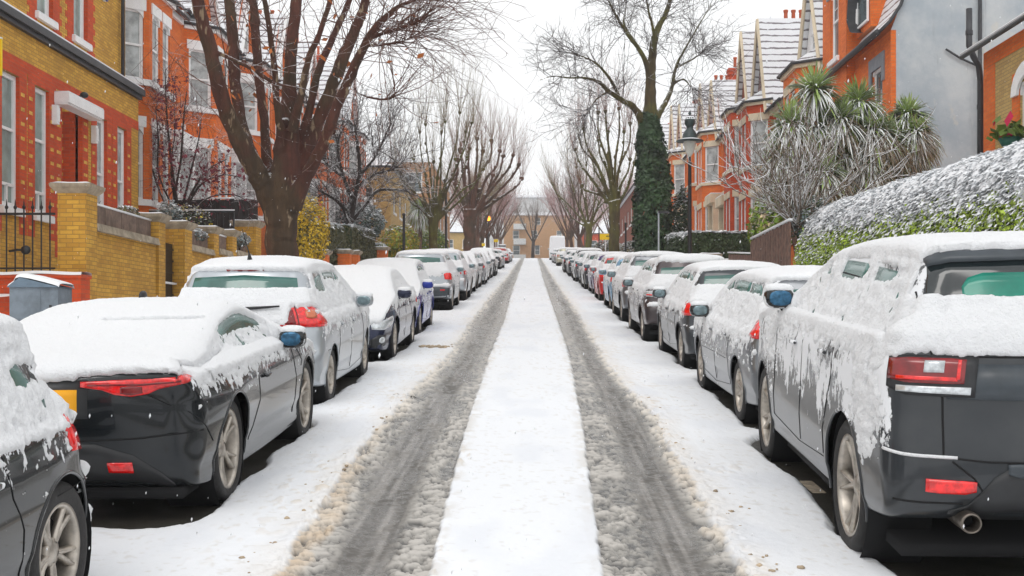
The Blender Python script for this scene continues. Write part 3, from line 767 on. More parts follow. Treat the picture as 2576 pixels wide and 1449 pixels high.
    d['wins'] = [[(a, f(b), f(c)) for a, b, c in w] for w in d['wins']]; d['rw'] = [(a, f(b), f(c)) for a, b, c in d['rw']]; d['fw'] = [(a, f(b), f(c)) for a, b, c in d['fw']]
    d['clear'] = [(k, a, b, f(c), f(e), st) for k, a, b, c, e, st in d['clear']]+[('s', 2.245, 2.25, 1.26, 1.62, 1.3), ('s', 1.335, 1.34, 1.26, 1.60, 1.3), ('s', .52, .525, 1.0, 1.5, 1.0)]
    return d
# ================================================================ CAR PLACES
# (y of nearer end, outer |X|, side)  outer side = the side towards the road
PA = paint
C = {}
C['black'] = PA('black_paint', (.006, .008, .010), .2, .2, .42, .45, .95)
C['darkgrey'] = PA('dark_grey_paint', (.038, .043, .050), .35, .30, .62, .35, .95)
C['gunmetal'] = PA('gunmetal_paint', (.010, .013, .016), .3, .20, .46, .42, .92)
C['offroad'] = PA('slate_grey_paint', (.022, .026, .031), .15, .30, 1.0, .40, 1.0, 3.0)
C['silver'] = PA('silver_paint', (.42, .45, .48), .6, .28, .45, .4, .95)
C['midgrey'] = PA('mid_grey_paint', (.16, .17, .185), .6, .3, .62, .35, .95)
C['brown'] = PA('brown_grey_paint', (.065, .052, .055), .5, .28, .55, .4, .95)
C['navy'] = PA('navy_paint', (.006, .012, .045), .4, .2, .40, .4, .95)
C['blue'] = PA('blue_paint', (.008, .03, .30), .4, .22, .5, .4, .95)
C['paleblue'] = PA('pale_blue_paint', (.18, .34, .50), .3, .3, .6, .35, .9)
C['red'] = PA('red_paint', (.50, .02, .02), .2, .3, .6, .35, .9)
C['purple'] = PA('purple_paint', (.045, .015, .11), .4, .3, .55, .35, .9)
C['white'] = PA('white_paint_car', (.68, .70, .70), .1, .3, .5, .35, .9)
C['creamcar'] = PA('champagne_paint', (.42, .40, .30), .4, .3, .5, .35, .9)
CARS = []    # footprints for the bare asphalt under each car: x0,x1,y0,y1
def put(sp, col, label, hi, side, Xout, y0, away=True, rz=0.0, group=None, name='parked_car', kind='car', mglass='mirrorgrey'):
    W, L = sp['W'], sp['L']
    xc = side*(Xout+W/2); yc = y0+L/2
    CARS.append((xc-W/2, xc+W/2, y0, y0+L))
    sp['mglass'] = M[mglass]
    if not away:
        rz = rz+pi
    r, pj = make_car(sp, C[col], label, hi, (xc, yc, zrf(yc)), rz, group, kind, name)
    return r, pj, sp
GL = 'snow covered cars parked along the left kerb'; GR = 'snow covered cars parked along the right kerb'
# ---- left row
s = spec_hatch(4.4, 1.84, 1.46, seed=51, cov=.0, s0=.62, s1=.90, th=.045, rimR=.225, spokes=5, dbl=True, crown=.30, pr=.16)
s['clear'] = [('s', .62, .85, 1.12, 1.2, 1.2)]; s['R'] = .33; s['Ra'] = .37; s['ax'] = (.72, 3.4)
put(s, 'black', 'black hatchback facing the viewer at the bottom left corner, cut off by the picture edge', 2, -1, 2.14, 1.62, False, 0, GL)
s = spec_coupe(); s['mpaint'] = None
sp_ = s; s['mpaint'] = C['gunmetal']
jag, pj, _ = put(s, 'gunmetal', 'low dark sports coupe with slim red tail lights and a thick snow blanket', 2, -1, 2.03, 6.85, True, 0, GL, mglass='mirrorblue')
mb = MB(); mb.blob((-.05, -.10, 1.345), 1, 8, sq=(.022, .07, .055), p=.8); mb.build('antenna', M['black'], jag)
mb = MB(); pj.line(mb, [(-.93, -2.2, .60), (-.6, -2.3, .575), (0, -2.3, .57), (.6, -2.3, .575), (.93, -2.2, .60)], (0, 1, 0), .006, .002, 5); pj.line(mb, [(.92, -2.2, .88), (.955, -1.9, .62), (.95, -1.75, .5)], (-1, .2, 0), .004, .001); mb.build('bumper_seam', M['well'], jag)
s = spec_hatch(4.21, 1.76, 1.585, seed=8, cov=-.02, s0=.55, s1=.85, th=.05, spokes=7, rear=[-1, -.9, .35, .45, .0])
s['clear'] = [('b', .50, .42, .90, 1.10, .75), ('r', -.7, .7, 1.30, 1.47, 2.6), ('s', .75, 1.18, 1.25, 1.44, 1.8), ('s', 1.3, 2.4, 1.36, 1.44, 1.2)]
s['crown'] = .07; s['pr'] = .03
s['patches'] = [p for p in s['patches'] if p[0] != 'tail_light']+[
    ('tail_light', 'redlens', (0, -2.1, 0), (.80, .60, 0), (-.60, .80, 0), [(.36, .92, .99), (.42, .90, 1.07), (.54, .895, 1.13), (.66, .89, 1.125), (.80, .89, 1.08), (.90, .89, 1.0), (.97, .89, .92)], .014),
    ('indicator_lens', 'orange', (0, -2.1, 0), (.80, .60, 0), (-.60, .80, 0), [(.665, .985, 1.05), (.715, .975, 1.06), (.765, .985, 1.05)], .026),
    ('light_seam', 'plastic', (0, -2.1, 0), (.80, .60, 0), (-.60, .80, 0), [(.575, .89, 1.13), (.583, .89, 1.13)], .024), ('light_lens', 'darkred', (0, -2.1, 0), (.80, .60, 0), (-.60, .80, 0), [(.40, .93, .99), (.47, .915, 1.04), (.55, .915, 1.07)], .020),
    ('=brake_light', 'darkred', (0, 0, 0), (1, 0, 0), (0, 1, 0), [(-.2, 1.478, 1.502), (.2, 1.478, 1.502)], .02)]
golf, pj, _ = put(s, 'silver', 'silver hatchback with big red tail light, roof aerial and rear wiper', 2, -1, 2.2, 11.95, True, 0, GL)
mb = MB(); mb.tube([(.0, -1.52, 1.60), (.0, -1.54, 1.66)], [.03, .012], 8); mb.tube([(0, -1.54, 1.66), (-.01, -1.66, 1.80), (-.02, -1.74, 1.93)], [.009, .006, .004], 6); mb.build('antenna', M['black'], golf)
mb = MB(); mb.tube([(-.02, -2.02, 1.06), (.04, -2.03, 1.09), (.42, -1.99, 1.115)], [.03, .022, .010], 6); mb.build('wiper', M['black'], golf)
mb = MB(); mb.box(-.62, .62, -1.90, -1.66, 1.50, 1.53); 
s = spec_sedan(4.45, 1.82, 1.40, seed=33, cov=-.06, s0=.5, s1=.8, spokes=7)
s['patches'] = s['patches']+[('fog_light', 'clear', (0, 2.225, 0), (.76, -.65, 0), (-.65, -.76, 0), [(.56, .34, .38), (.60, .32, .41), (.66, .32, .41), (.70, .34, .38)], .012),
    ('lower_grille', 'plastic', (0, 2.225, 0), (.76, -.65, 0), (-.65, -.76, 0), [(.45, .26, .38), (.55, .25, .44), (.74, .28, .44)], .006),
    ('=grille', 'plastic', (0, 0, 0), (1, 0, 0), (0, -1, 0), [(-.38, .42, .70), (.38, .42, .70)], .006)]
put(s, 'navy', 'navy blue car facing the viewer with clear headlight and round fog light', 1, -1, 2.07, 16.75, False, 0, GL)
s = spec_hatch(4.0, 1.70, 1.47, seed=40, cov=-.02, s0=.5, s1=.8)
put(s, 'blue', 'bright blue small car facing the viewer behind the navy car', 1, -1, 2.15, 21.6, False, 0, GL)
s = spec_suv(4.33, 1.80, 1.62, seed=44, cov=-.05, spokes=5)
s['patches'] = s['patches']+[('lower_bumper', 'greyplastic', (0, 0, 0), (1, 0, 0), (0, 1, 0), [(-.01, .36, .66), (.6, .36, .66), (.82, .40, .64)], .01), ('reflector', 'redlens', (0, 0, 0), (1, 0, 0), (0, 1, 0), [(.58, .57, .60), (.70, .57, .60)], .02)]
put(s, 'silver', 'silver crossover with dark lower bumper, alone before a gap of open snow', 1, -1, 2.12, 30.3, True, 0, GL)
# ---- right row
s = spec_lux_suv(); s['fold'] = .05; s['mpaint'] = C['black']; s['clear'] = s['clear']+[('b', .55, .34, 1.02, 1.18, .5)]
rr, pj, _ = put(s, 'offroad', 'big dark grey luxury off-roader half cut off by the right picture edge', 2, 1, 1.825, 5.47, True, -.045, GR, mglass='mirrorblue')
mb = MB()
mb.lathe([(.036, .10), (.040, .0), (.047, -.005), (.052, .015), (.05, .25)], c=(-.575, -2.40, .405), n=24, axis='y')
mb.lathe([(.0, .09), (.04, .09)], c=(-.575, -2.40, .405), n=24, axis='y', m=1)
mb.build('exhaust_pipe', [mat('sooty_chrome', (.16, .14, .12), .35, .8, var=.3, vs=20), M['well']], rr)
# roof spoiler lip over the rear screen
mb = MB(); pj.patch(mb, (0, 0, 0), (1, 0, 0), (0, 1, 0), [(-.74, 1.63, 1.70), (-.6, 1.665, 1.72), (0, 1.685, 1.735), (.6, 1.665, 1.72), (.74, 1.63, 1.70)], nr=4, off=.02); mb.build('spoiler', M['greyplastic'], rr)
# tailgate shut lines
mb = MB(); 
pj.line(mb, [(-.755, 0, 1.65), (-.765, 0, 1.3), (-.735, 0, 1.2), (-.70, 0, 1.0), (-.70, 0, .72), (-.5, 0, .705), (-.40, 0, .705), (.4, 0, .705)], (0, 1, 0), .006, .001)
pj.line(mb, [(-.72, 0, 1.205), (0, 0, 1.21), (.72, 0, 1.205)], (0, 1, 0), .006, .001)
mb.build('tailgate_seam', M['well'], rr)
mb = MB(); pj.patch(mb, (0, 0, 0), (1, 0, 0), (0, 1, 0), [(-.56, 1.46, 1.54), (-.53, 1.43, 1.585), (-.46, 1.42, 1.61), (0, 1.41, 1.62), (.46, 1.42, 1.61), (.56, 1.46, 1.54)], nr=5, off=.010); mb.build('rear_glass', mat('green_tinted_glass', (.01, .20, .14), .15, var=.15), rr)
mb = MB(); pj.patch(mb, (0, 0, 0), (1, 0, 0), (0, 1, 0), [(-.68, 1.0, 1.17), (0, 1.0, 1.175), (.68, 1.0, 1.17)], nr=3, off=.008); mb.build('tailgate_panel', M['greyplastic'], rr)
# lettering along the tailgate
def letters(mb, txt, x, z, h, pj, y, th=.011):
    G_ = {'R': [((0, 0), (0, 1), (.55, 1), (.7, .85), (.7, .6), (.55, .48), (0, .48)), ((.3, .48), (.72, 0))], 'A': [((0, 0), (.36, 1), (.72, 0)), ((.15, .38), (.57, .38))],
          'N': [((0, 0), (0, 1), (.7, 0), (.7, 1))], 'G': [((.7, .8), (.5, 1), (.2, 1), (0, .8), (0, .2), (.2, 0), (.5, 0), (.7, .2), (.7, .5), (.4, .5))],
          'E': [((.65, 0), (0, 0), (0, 1), (.65, 1)), ((0, .5), (.6, .5))], 'O': [((.2, 0), (0, .2), (0, .8), (.2, 1), (.5, 1), (.7, .8), (.7, .2), (.5, 0), (.2, 0))], 'V': [((0, 1), (.36, 0), (.72, 1))]}
    for ch in txt:
        if ch != ' ':
            for st in G_[ch]:
                P = [pj.pt((x+a*h, 0, z+b*h), (0, 1, 0), .010) for a, b in st]
                mb.tube([p for p in P if p], th/2, 4)
        x += h*1.5 if ch != ' ' else h*1.3
mb = MB(); pj.line(mb, [(-.955, -2.2, .74), (-.90, -2.3, .728), (-.80, -2.35, .722), (-.66, -2.4, .72)], (.45, .9, 0), .009, .004, 5); mb.build('crease_snow', M['carsnow'], rr)
mb = MB(); pj.line(mb, [(-.66, -2.4, .70), (-.56, -2.4, .62), (-.48, -2.4, .50)], (0, 1, 0), .005, .001); pj.line(mb, [(-.93, -2.3, .50), (-.80, -2.35, .49), (-.62, -2.4, .49)], (.3, 1, 0), .006, .001); mb.build('bumper_seam', M['well'], rr)
mb = MB(); letters(mb, 'RANGE ROVER', -.47, 1.235, .036, pj, 0); mb.build('lettering', M['chrome'], rr)
s = spec_estate(4.5, 1.78, 1.50, seed=61, cov=.02, s0=.5, s1=.75, spokes=10, rear=[-1, -1.0, .2, .5, -.3])
s['ax'] = (.92, 3.5); s['mpaint'] = C['black']; s['clear'] = s['clear']+[('b', .50, .42, .88, 1.06, .75)]
s['patches'] = [p for p in s['patches'] if p[0] != 'tail_light']+[('tail_light', 'redlens', (0, -2.25, 0), (.80, .60, 0), (-.60, .80, 0), [(.44, .90, 1.0), (.54, .88, 1.06), (.70, .875, 1.09), (.84, .88, 1.05), (.95, .90, .98)], .014),
    ('indicator_lens', 'orange', (0, -2.25, 0), (.80, .60, 0), (-.60, .80, 0), [(.58, .96, 1.01), (.63, .95, 1.02), (.68, .96, 1.01)], .026)]
put(s, 'midgrey', 'grey estate car with round indicator in its red tail light, behind the off-roader', 2, 1, 2.03, 10.45, True, 0, GR)
s = spec_hatch(4.2, 1.75, 1.50, seed=66, cov=.0, s0=.5, s1=.75, spokes=5, dbl=True); s['mpaint'] = C['darkgrey']
put(s, 'darkgrey', 'dark grey hatchback third from the front in the right row, roof aerial upright', 1, 1, 2.1, 15.55, True, 0, GR)
s = spec_suv(4.35, 1.77, 1.53, seed=70, cov=.02, s0=.5, s1=.8, spokes=5, belt=1.0, R=.325, Ra=.375)
s['patches'] = [p for p in s['patches'] if p[0] != 'tail_light']+[('tail_light', 'clear', (0, -2.17, 0), (.80, .60, 0), (-.60, .80, 0), [(.30, .84, .93), (.5, .84, .96), (.80, .85, .95), (.95, .88, .93)], .012), ('light_lens', 'redlens', (0, -2.17, 0), (.80, .60, 0), (-.60, .80, 0), [(.32, .86, .885), (.5, .86, .885), (.80, .87, .89)], .024)]
put(s, 'brown', 'dark brown hatchback with striped clear and red tail light', 1, 1, 2.0, 20.15, True, 0, GR)
s = spec_suv(4.2, 1.76, 1.60, seed=71, cov=.05); put(s, 'midgrey', 'grey compact car between the brown hatchback and the pale blue car', 1, 1, 2.03, 25.4, True, 0, GR)
s = spec_hatch(3.9, 1.70, 1.50, seed=72); put(s, 'paleblue', 'pale blue small car in the right row with snowy doors', 1, 1, 2.12, 30.6, True, 0, GR)
s = spec_hatch(3.7, 1.66, 1.48, seed=73); put(s, 'red', 'small red car in the right row next to the pale blue one', 1, 1, 2.1, 35.4, True, 0, GR)
s = spec_estate(4.5, 1.78, 1.52, seed=74); put(s, 'purple', 'dark purple car with a bright red tail light in the right row', 1, 1, 2.15, 40.1, True, 0, GR)

# ---- prototypes for the far rows
PROTO = {}
def proto(kind, col, away):
    key = (kind, col)
    if key not in PROTO:
        sp = {'hatch': spec_hatch(4.0, 1.72, 1.50, seed=80), 'sedan': spec_sedan(seed=81), 'suv': spec_suv(seed=82), 'estate': spec_estate(seed=83)}[kind]
        r, _ = make_car(sp, C[col], 'x', 0, (0, -900, 0), 0, None)
        PROTO[key] = [r, sp, False]
    return PROTO[key]
def far(kind, col, side, Xout, y0, away, label):
    p = proto(kind, col, away)
    r = p[0] if not p[2] else copy_tree(p[0]); p[2] = True
    sp = p[1]; W, L = sp['W'], sp['L']; yc = y0+L/2
    tag(r, label, 'car', GL if side < 0 else GR)
    place(r, (side*(Xout+W/2), yc, zrf(yc)), (0 if away else pi)+random.uniform(-.012, .012))
    if side > 0: pass
    CARS.append((side*(Xout+W/2)-W/2, side*(Xout+W/2)+W/2, y0, y0+L))
ordw = ['first', 'second', 'third', 'fourth', 'fifth', 'sixth', 'seventh', 'eighth', 'ninth', 'tenth', 'eleventh', 'twelfth', 'thirteenth', 'fourteenth']
left_far = [('suv', 'silver', 35.6, 1), ('sedan', 'white', 40.6, 0), ('hatch', 'midgrey', 45.7, 0), ('hatch', 'silver', 50.3, 1), ('sedan', 'gunmetal', 55.0, 0), ('hatch', 'midgrey', 60.2, 0), ('suv', 'darkgrey', 65.0, 0), ('hatch', 'brown', 70.0, 0),
            ('estate', 'darkgrey', 84.5, 1), ('hatch', 'silver', 90.0, 1), ('suv', 'red', 112.0, 1), ('hatch', 'midgrey', 118.5, 1), ('hatch', 'silver', 125.0, 0), ('sedan', 'darkgrey', 133.0, 0)]
cn = dict(silver='silver', white='white', midgrey='mid grey', gunmetal='near black', darkgrey='dark grey', brown='brown', red='red', creamcar='champagne', navy='navy', blue='blue')
kn = dict(suv='tall car', sedan='saloon', hatch='small hatchback', estate='estate car')
for i, (k, c, y, aw) in enumerate(left_far):
    far(k, c, -1, 2.1+(.04 if i % 3 else -.05)+(.0 if y < 80 else .12), y, bool(aw), f'{cn[c]} {kn[k]} {"showing its tail" if aw else "nose towards the viewer"}, {ordw[i]} beyond the lone silver crossover, left row')
right_far = [('hatch', 'darkgrey', 45.2, 1), ('sedan', 'gunmetal', 49.6, 1), ('hatch', 'midgrey', 54.7, 1), ('suv', 'gunmetal', 59.2, 1), ('hatch', 'darkgrey', 64.2, 1), ('estate', 'midgrey', 68.6, 1), ('hatch', 'gunmetal', 73.6, 1), ('suv', 'midgrey', 78.2, 1),
             ('suv', 'creamcar', 98.5, 1), ('hatch', 'brown', 112.0, 1), ('hatch', 'silver', 118.0, 1), ('hatch', 'midgrey', 126.0, 1)]
for i, (k, c, y, aw) in enumerate(right_far):
    far(k, c, 1, 2.12+(.05 if i % 2 else -.03)+(.0 if y < 90 else .08), y, bool(aw), f'{cn[c]} {kn[k]}, {ordw[i]} beyond the purple car, right row')
for p in PROTO.values(): assert p[2]
# vans
def make_van(loc, W, H, L, label):
    sp = spec_hatch(L, W, H); h = H
    sp.update(belt=1.35, R=.34, Ra=.39, ax=(1.1, L-1.2), gh=.95, rf=.88, crown=.04, zm=1.0, clear=[], seams=[], handles=[],
        sil=[(.2, .34), (.02, .4), (.0, .6), (.02, 1.3), (.06, h-.2), (.14, h-.03), (.5, h), (L-2.0, h), (L-1.6, h-.12), (L-1.2, h-.55), (L-.8, 1.45), (L-.5, 1.2), (L-.12, 1.05), (L-.02, .8), (L-.02, .45), (L-.15, .3), (L-.6, .28), (1.0, .3)],
        wins=[[(L-1.9, 1.4, 1.9), (L-1.35, 1.38, 1.85), (L-1.05, 1.36, 1.6)]], rw=[(-.6, 1.35, 1.9), (.6, 1.35, 1.9)], fw=[(-.7, 1.5, 1.9), (.7, 1.5, 1.9)], mir=(L-1.1, 1.4), cov=.1, rear=[-1, .0, .4, .4, .4])
    r, _ = make_car(sp, C['white'], label, 0, loc, 0, None, 'van', 'parked_van')
    return r
VL = 5.9
make_van((2.25+1.0, 141+VL/2, zrf(141+VL/2)), 2.0, 3.05, VL, 'tall white van near the far end of the right row')
CARS.append((2.25, 4.2, 141, 147))
# roof box on the far red tall car
mb = MB(); mb.blob((0, 0, 0), 1, 8, sq=(.42, 1.0, .19), p=.6); ob = mb.build('roof_box', add_topsnow(mat('roof_box_grey', (.2, .21, .22), .4), (.3, .6)))
ob.location = (-3.1, 120.4, zrf(120.4)+1.80); ob.rotation_euler = (SLOPE, 0, 0); tag(ob, 'grey roof box with snow on it on a far car in the left row', 'roof box')
# ================================================================ GROUND
kd = [5.2, 6.03, 8.35, 11.3, 17.5, 27.5, 40, 64, 110, 170]
L_out = [-1.35, -1.35, -1.42, -1.47, -1.31, -1.42, -1.42, -1.38, -1.50, -1.60]
L_drk = [-1.10, -1.12, -1.27, -1.30, -1.17, -1.27, -1.25, -1.28, -1.40, -1.52]
L_in = [-.53, -.534, -.579, -.62, -.65, -.63, -.72, -.80, -.9, -1.05]
R_in = [.37, .374, .418, .495, .585, .60, .60, .62, .75, .85]
R_drk = [1.03, 1.05, 1.06, 1.12, 1.02, 1.10, 1.08, 1.12, 1.2, 1.3]
R_out = [1.11, 1.13, 1.17, 1.24, 1.12, 1.22, 1.2, 1.22, 1.3, 1.4]
def smooth(a, b, x, w=.03): return sst(x, a-w, a+w)*(1-sst(x, b-w, b+w))
def snow_field(x, y):
    I = lambda t: np.interp(y, kd, t)
    wob = (fbm(x*1.5, y*.8, 0, 3, 91)-.5)*.12
    n_e = (fbm(x*9, y*5, 0, 3, 92)-.5)
    n_f = (fbm(x*30, y*22, 0, 3, 93)-.5)
    lo, ld, li, ri, rd, ro = I(L_out)+wob, I(L_drk)+wob*.6, I(L_in)+wob*.15, I(R_in)+wob*.15, I(R_drk)+wob*.5, I(R_out)+wob
    e = n_e*.10+n_f*.03
    inL = sst(x, lo-.02+e, lo+.03+e)*(1-sst(x, li-.012+e*.32, li+.006+e*.32))
    inR = sst(x, ri-.006+e*.32, ri+.012+e*.32)*(1-sst(x, ro-.03+e, ro+.02+e))
    tr = np.maximum(inL, inR)
    # position across each track 0 outer .. 1 inner
    tL = (x-lo)/(li-lo); tR = (ro-x)/(ro-ri)
    t = np.where(x < -.1, tL, tR)
    bankw = np.where(x < -.1, (ld-lo)/(li-lo), (ro-rd)/(ro-ri))
    core_c = np.where(x < -.1, .52, .40); core_w = .17+.06*fbm(y*.4, 0, 0, 2, 7)
    core = np.exp(-((t-core_c)/core_w)**4)
    bv = .35+.9*fbm(x*0+3, y*.55, 0, 3, 12)
    bank = 1-sst(t, bankw*.5*bv+n_e*.25, bankw*1.15*bv+n_e*.25)
    streak = fbm(x*38, y*1.1, 0, 3, 95)
    streak2 = fbm(x*9, y*.7, 0, 2, 96)
    w1, w2, wid = worley(x*11+n_e*2.2+n_f*.8, y*11+n_e*1.5+n_f*.6, 5)
    v1, v2, vid = worley(x*27+n_f*1.5+n_e*2, y*30+n_f, 6)
    pm = sst(fbm(x*5, y*2.2, 0, 3, 61)+bank*.35, .40, .62)
    chunk = sst(w2-w1, .05, .26)*(wid > .38)*sst(pm+wid*.5, .35, .6)
    chunk2 = sst(v2-v1, .06, .3)*(vid > .45)*sst(pm+vid*.6, .3, .6)
    ch = np.maximum(chunk, chunk2*.7)
    slush = np.clip(ch*(1-core*.93), 0, 1)
    near = 1-sst(y, 12, 30)*.85            # far off the chunks blur into an even slush
    brown = np.where(x < -.1, .75, .35)*(1-.9*sst(y, 6.5, 13))*np.clip(bank*1.4+.15, 0, 1)
    c_snow = np.array([.83, .845, .87])
    c_dirt = np.array([.60, .47, .33]); c_gray = np.array([.56, .53, .49]); c_core = np.array([.115, .107, .097]); c_wet = np.array([.085, .082, .078])
    # crisp dirty specks on the clean snow beside the tracks
    dist_o = np.where(x < -.1, lo-x, x-ro)
    spk = sst(fbm(x*16, y*11, 0, 3, 97), .60, .68)*(1-sst(dist_o, .0, .75))*sst(fbm(x*2, y*1.3, 0, 2, 98), .35, .6)*(tr < .5)*(np.abs(x) > .5)
    mixk = lambda a, b, k: a*(1-k[..., None])+b*k[..., None]
    col = np.broadcast_to(c_snow, x.shape+(3,)).copy()
    fr = (1-sst(np.abs(np.where(x < -.1, x-lo, x-ro)), .02, .30+.25*n_e))*(1-tr)*.34*(.4+fbm(x*9, y*7, 0, 2, 44))
    col = mixk(col, np.array([.66, .58, .48]), np.clip(fr+spk*.55*near, 0, .8))
    inner = np.minimum(np.abs(x-li), np.abs(x-ri)); fi = (1-sst(inner, .0, .13))*(1-tr)*sst(fbm(x*14, y*6, 0, 3, 45), .42, .62)*.5
    col = mixk(col, np.array([.60, .56, .50]), np.clip(fi+.35*sst(fbm(x*24, y*20, 0, 3, 46), .66, .74)*(1-tr), 0, .8))
    col = mixk(col, np.array([.76, .78, .82]), sst(fbm(x*3, y*1.2, 0, 3, 48), .5, .8)*.8*(1-tr))
    tc = np.broadcast_to(c_wet, x.shape+(3,)).copy()
    corec = mixk(np.broadcast_to(c_core, x.shape+(3,)).copy(), np.array([.30, .28, .26]), np.clip(sst(streak, .46, .72)*.6+sst(streak2, .48, .7)*.35+sst(fbm(x*45, y*45, 0, 2, 66), .5, .75)*.3, 0, 1))
    tc = mixk(tc, np.array([.29, .275, .25]), np.clip(sst(fbm(x*26, y*20, 0, 3, 99), .40, .62)*.85, 0, 1))
    tc = mixk(tc, c_gray*(1-.0)+0, slush*.9)
    tc = mixk(tc, corec, np.clip(core*1.1, 0, 1))
    tc = mixk(tc, np.array([.34, .32, .295]), 1-near)
    tc = mixk(tc, corec, core*(1-near)*.9)
    bk = np.clip(bank, 0, 1)
    bankcol = mixk(np.broadcast_to(np.array([.74, .69, .62]), x.shape+(3,)).copy(), np.array([.56, .40, .24]), brown*np.clip(.15+1.0*fbm(x*6, y*5, 0, 2, 55), 0, 1))
    tc = mixk(tc, bankcol, bk*(.12+.85*ch))
    col = mixk(col, tc, tr)
    # heights
    base = .032+.016*fbm(x*1.6, y*1.0, 0, 3, 31)+.005*n_f+.005*n_e
    base = base+.002*(fbm(x*7, y*5, 0, 2, 77)-.5)
    hb = .024*ch*(1-core)*near+.003+.004*streak*(1-core)+.016*bk*(ch*.8+.2)*near
    lump = (1-sst(np.abs(np.where(x < -.1, x-lo, x-ro)), .0, .22))*np.maximum(sst(w2-w1, .05, .3)*(wid > .3), sst(v2-v1, .05, .3)*(vid > .5))*near
    z = base*(1-tr)+hb*tr+spk*.012*near+lump*.014*(1-tr)
    rough = .8*(1-tr)+tr*(.26+.45*ch)
    # bare asphalt below the cars
    bare = np.zeros_like(x)
    for (x0, x1, y0, y1) in CARS:
        if y1 < y.min()-1 or y0 > y.max()+1: continue
        cx, cy, hx, hy = (x0+x1)/2, (y0+y1)/2, (x1-x0)/2, (y1-y0)/2
        qx = np.abs(x-cx)-(hx-.45); qy = np.abs(y-cy)-(hy-.45)
        sd = np.hypot(np.maximum(qx, 0), np.maximum(qy, 0))+np.minimum(np.maximum(qx, qy), 0)-.45
        sd = sd+.05+(fbm(x*2.2, y*1.6, 0, 2, 13)-.5)*.22+n_f*.03
        bare = np.maximum(bare, 1-sst(sd, -.05, .035))
    z = z*(1-bare)-.012*bare
    col = mixk(col, np.array([.05, .046, .04]), sst(bare, .55, .95))
    return z, col, rough
def sheet(mb, xs, ys):
    Y, X = np.meshgrid(ys, xs, indexing='ij')
    z, col, rough = snow_field(X, Y)
    A = np.stack([X, Y, zr(Y)+.010+z], -1)
    at4 = np.concatenate([col, rough[..., None]], -1).reshape(-1, 4)
    mb.grid(A, a=at4, flip=True)
ys = [2.0]
while ys[-1] < 168:
    y = ys[-1]; ys.append(y+max(.014, min(.6, .00042*y*y)) if y > 4.9 else y+.05)
ys = np.array(ys)
mb = MB()
n1 = np.searchsorted(ys, 13); n2 = np.searchsorted(ys, 40)
fine = np.arange(-2.35, 2.3, .013)
mid = np.r_[np.arange(-4.1, -2.4, .06), fine, np.arange(2.35, 4.11, .06)]
sheet(mb, mid, ys[:n1+1])
sheet(mb, np.r_[np.arange(-4.1, -2.4, .08), np.arange(-2.35, 2.3, .028), np.arange(2.35, 4.11, .08)], ys[n1:n2+1])
sheet(mb, np.arange(-4.1, 4.11, .06), ys[n2:])
m, nt, b = newmat('road_snow')
at_ = N(nt, 'ShaderNodeAttribute', attribute_name='tint'); nt.links.new(at_.outputs['Color'], b.inputs['Base Color']); nt.links.new(at_.outputs['Alpha'], b.inputs['Roughness'])
b.inputs['Specular IOR Level'].default_value = .35
bump(nt, b, noise(nt, 60, 4, N(nt, 'ShaderNodeNewGeometry').outputs['Position']), .35, .008)
M['roadsnow'] = m
o = mb.build('snow_on_road', m, attr='tint'); tag(o, kind='structure')
m, nt, b = newmat('wet_asphalt')
pos = N(nt, 'ShaderNodeNewGeometry').outputs['Position']
nt.links.new(mixc(nt, noise(nt, 45, 4, pos), (.022, .020, .017), (.075, .068, .055)), b.inputs['Base Color'])
nt.links.new(maths(nt, 'ADD', maths(nt, 'MULTIPLY', noise(nt, 2.5, 3, pos), .5), .12), b.inputs['Roughness'])
bump(nt, b, noise(nt, 90, 3, pos), .5, .01); M['asphalt'] = m
mb = MB()
yy = np.r_[np.arange(-20, 165, 5.0), 165, 260]
X, Y = np.meshgrid([-4.14, 4.14], yy); mb.grid(np.stack([X, Y, zr(Y)+.008], -1), flip=True)
tag(mb.build('road', m), kind='structure')
# painted bay dashes showing where the snow is missing
mb = MB()
for X0 in (-2.11, 1.98):
    for y in np.arange(3.0, 45, 1.25):
        L0 = .42
        P = [(X0, y, zrf(y)+.0125), (X0+.10, y, zrf(y)+.0125), (X0+.10, y+L0, zrf(y+L0)+.0125), (X0, y+L0, zrf(y+L0)+.0125)]
        mb.add(P, [[0, 1, 2, 3]])
tag(mb.build('parking_bay_line', mat('worn_road_paint', (.50, .42, .32), .7, var=.35, vs=14)), kind='structure')
# pavement + kerbs + raised gardens + far land, all snow
mb = MB()
prof_l = [(-8.35, 1.0), (-60, 1.2), (-400, 1.0)]
def terr(xs, hs):
    yy = np.r_[np.arange(-20, 165, 3.0), 165, 200, 300, 600, 1200]
    A = np.array([[(x, y, zrf(y)+h) for x, h in zip(xs, hs)] for y in yy]); mb.grid(A, flip=True)
terr([-400, -60, -8.4], [1.0, 1.0, .95]); terr([8.4, 60, 400], [.7, 1.0, 1.0])
terr([-8.4, -8.0, -4.34], [.12, .12, .12]); terr([4.34, 8.0, 8.4], [.12, .12, .12])
yy = [166, 260, 600, 1200]
mb.grid(np.array([[(x, y, zrf(y)+.005) for x in (-4.4, 4.4)] for y in yy]), flip=True)
tag(mb.build('ground', M['snow']), kind='structure')
for sgn, nm in ((-1, 'pavement'), (1, 'pavement')):
    k = MB(); y0 = np.arange(-10, 166, 2.0)
    a0, a1 = (4.10, 4.345)
    A = np.array([[(sgn*x, y, zrf(y)+h) for x, h in ((a0, -.02), (a0, .12), (a0+.02, .135), (a1, .135), (a1, .05))] for y in y0]); k.grid(A, flip=sgn > 0)
    tag(k.build('kerb', M['snow'], smooth=False), kind='structure')
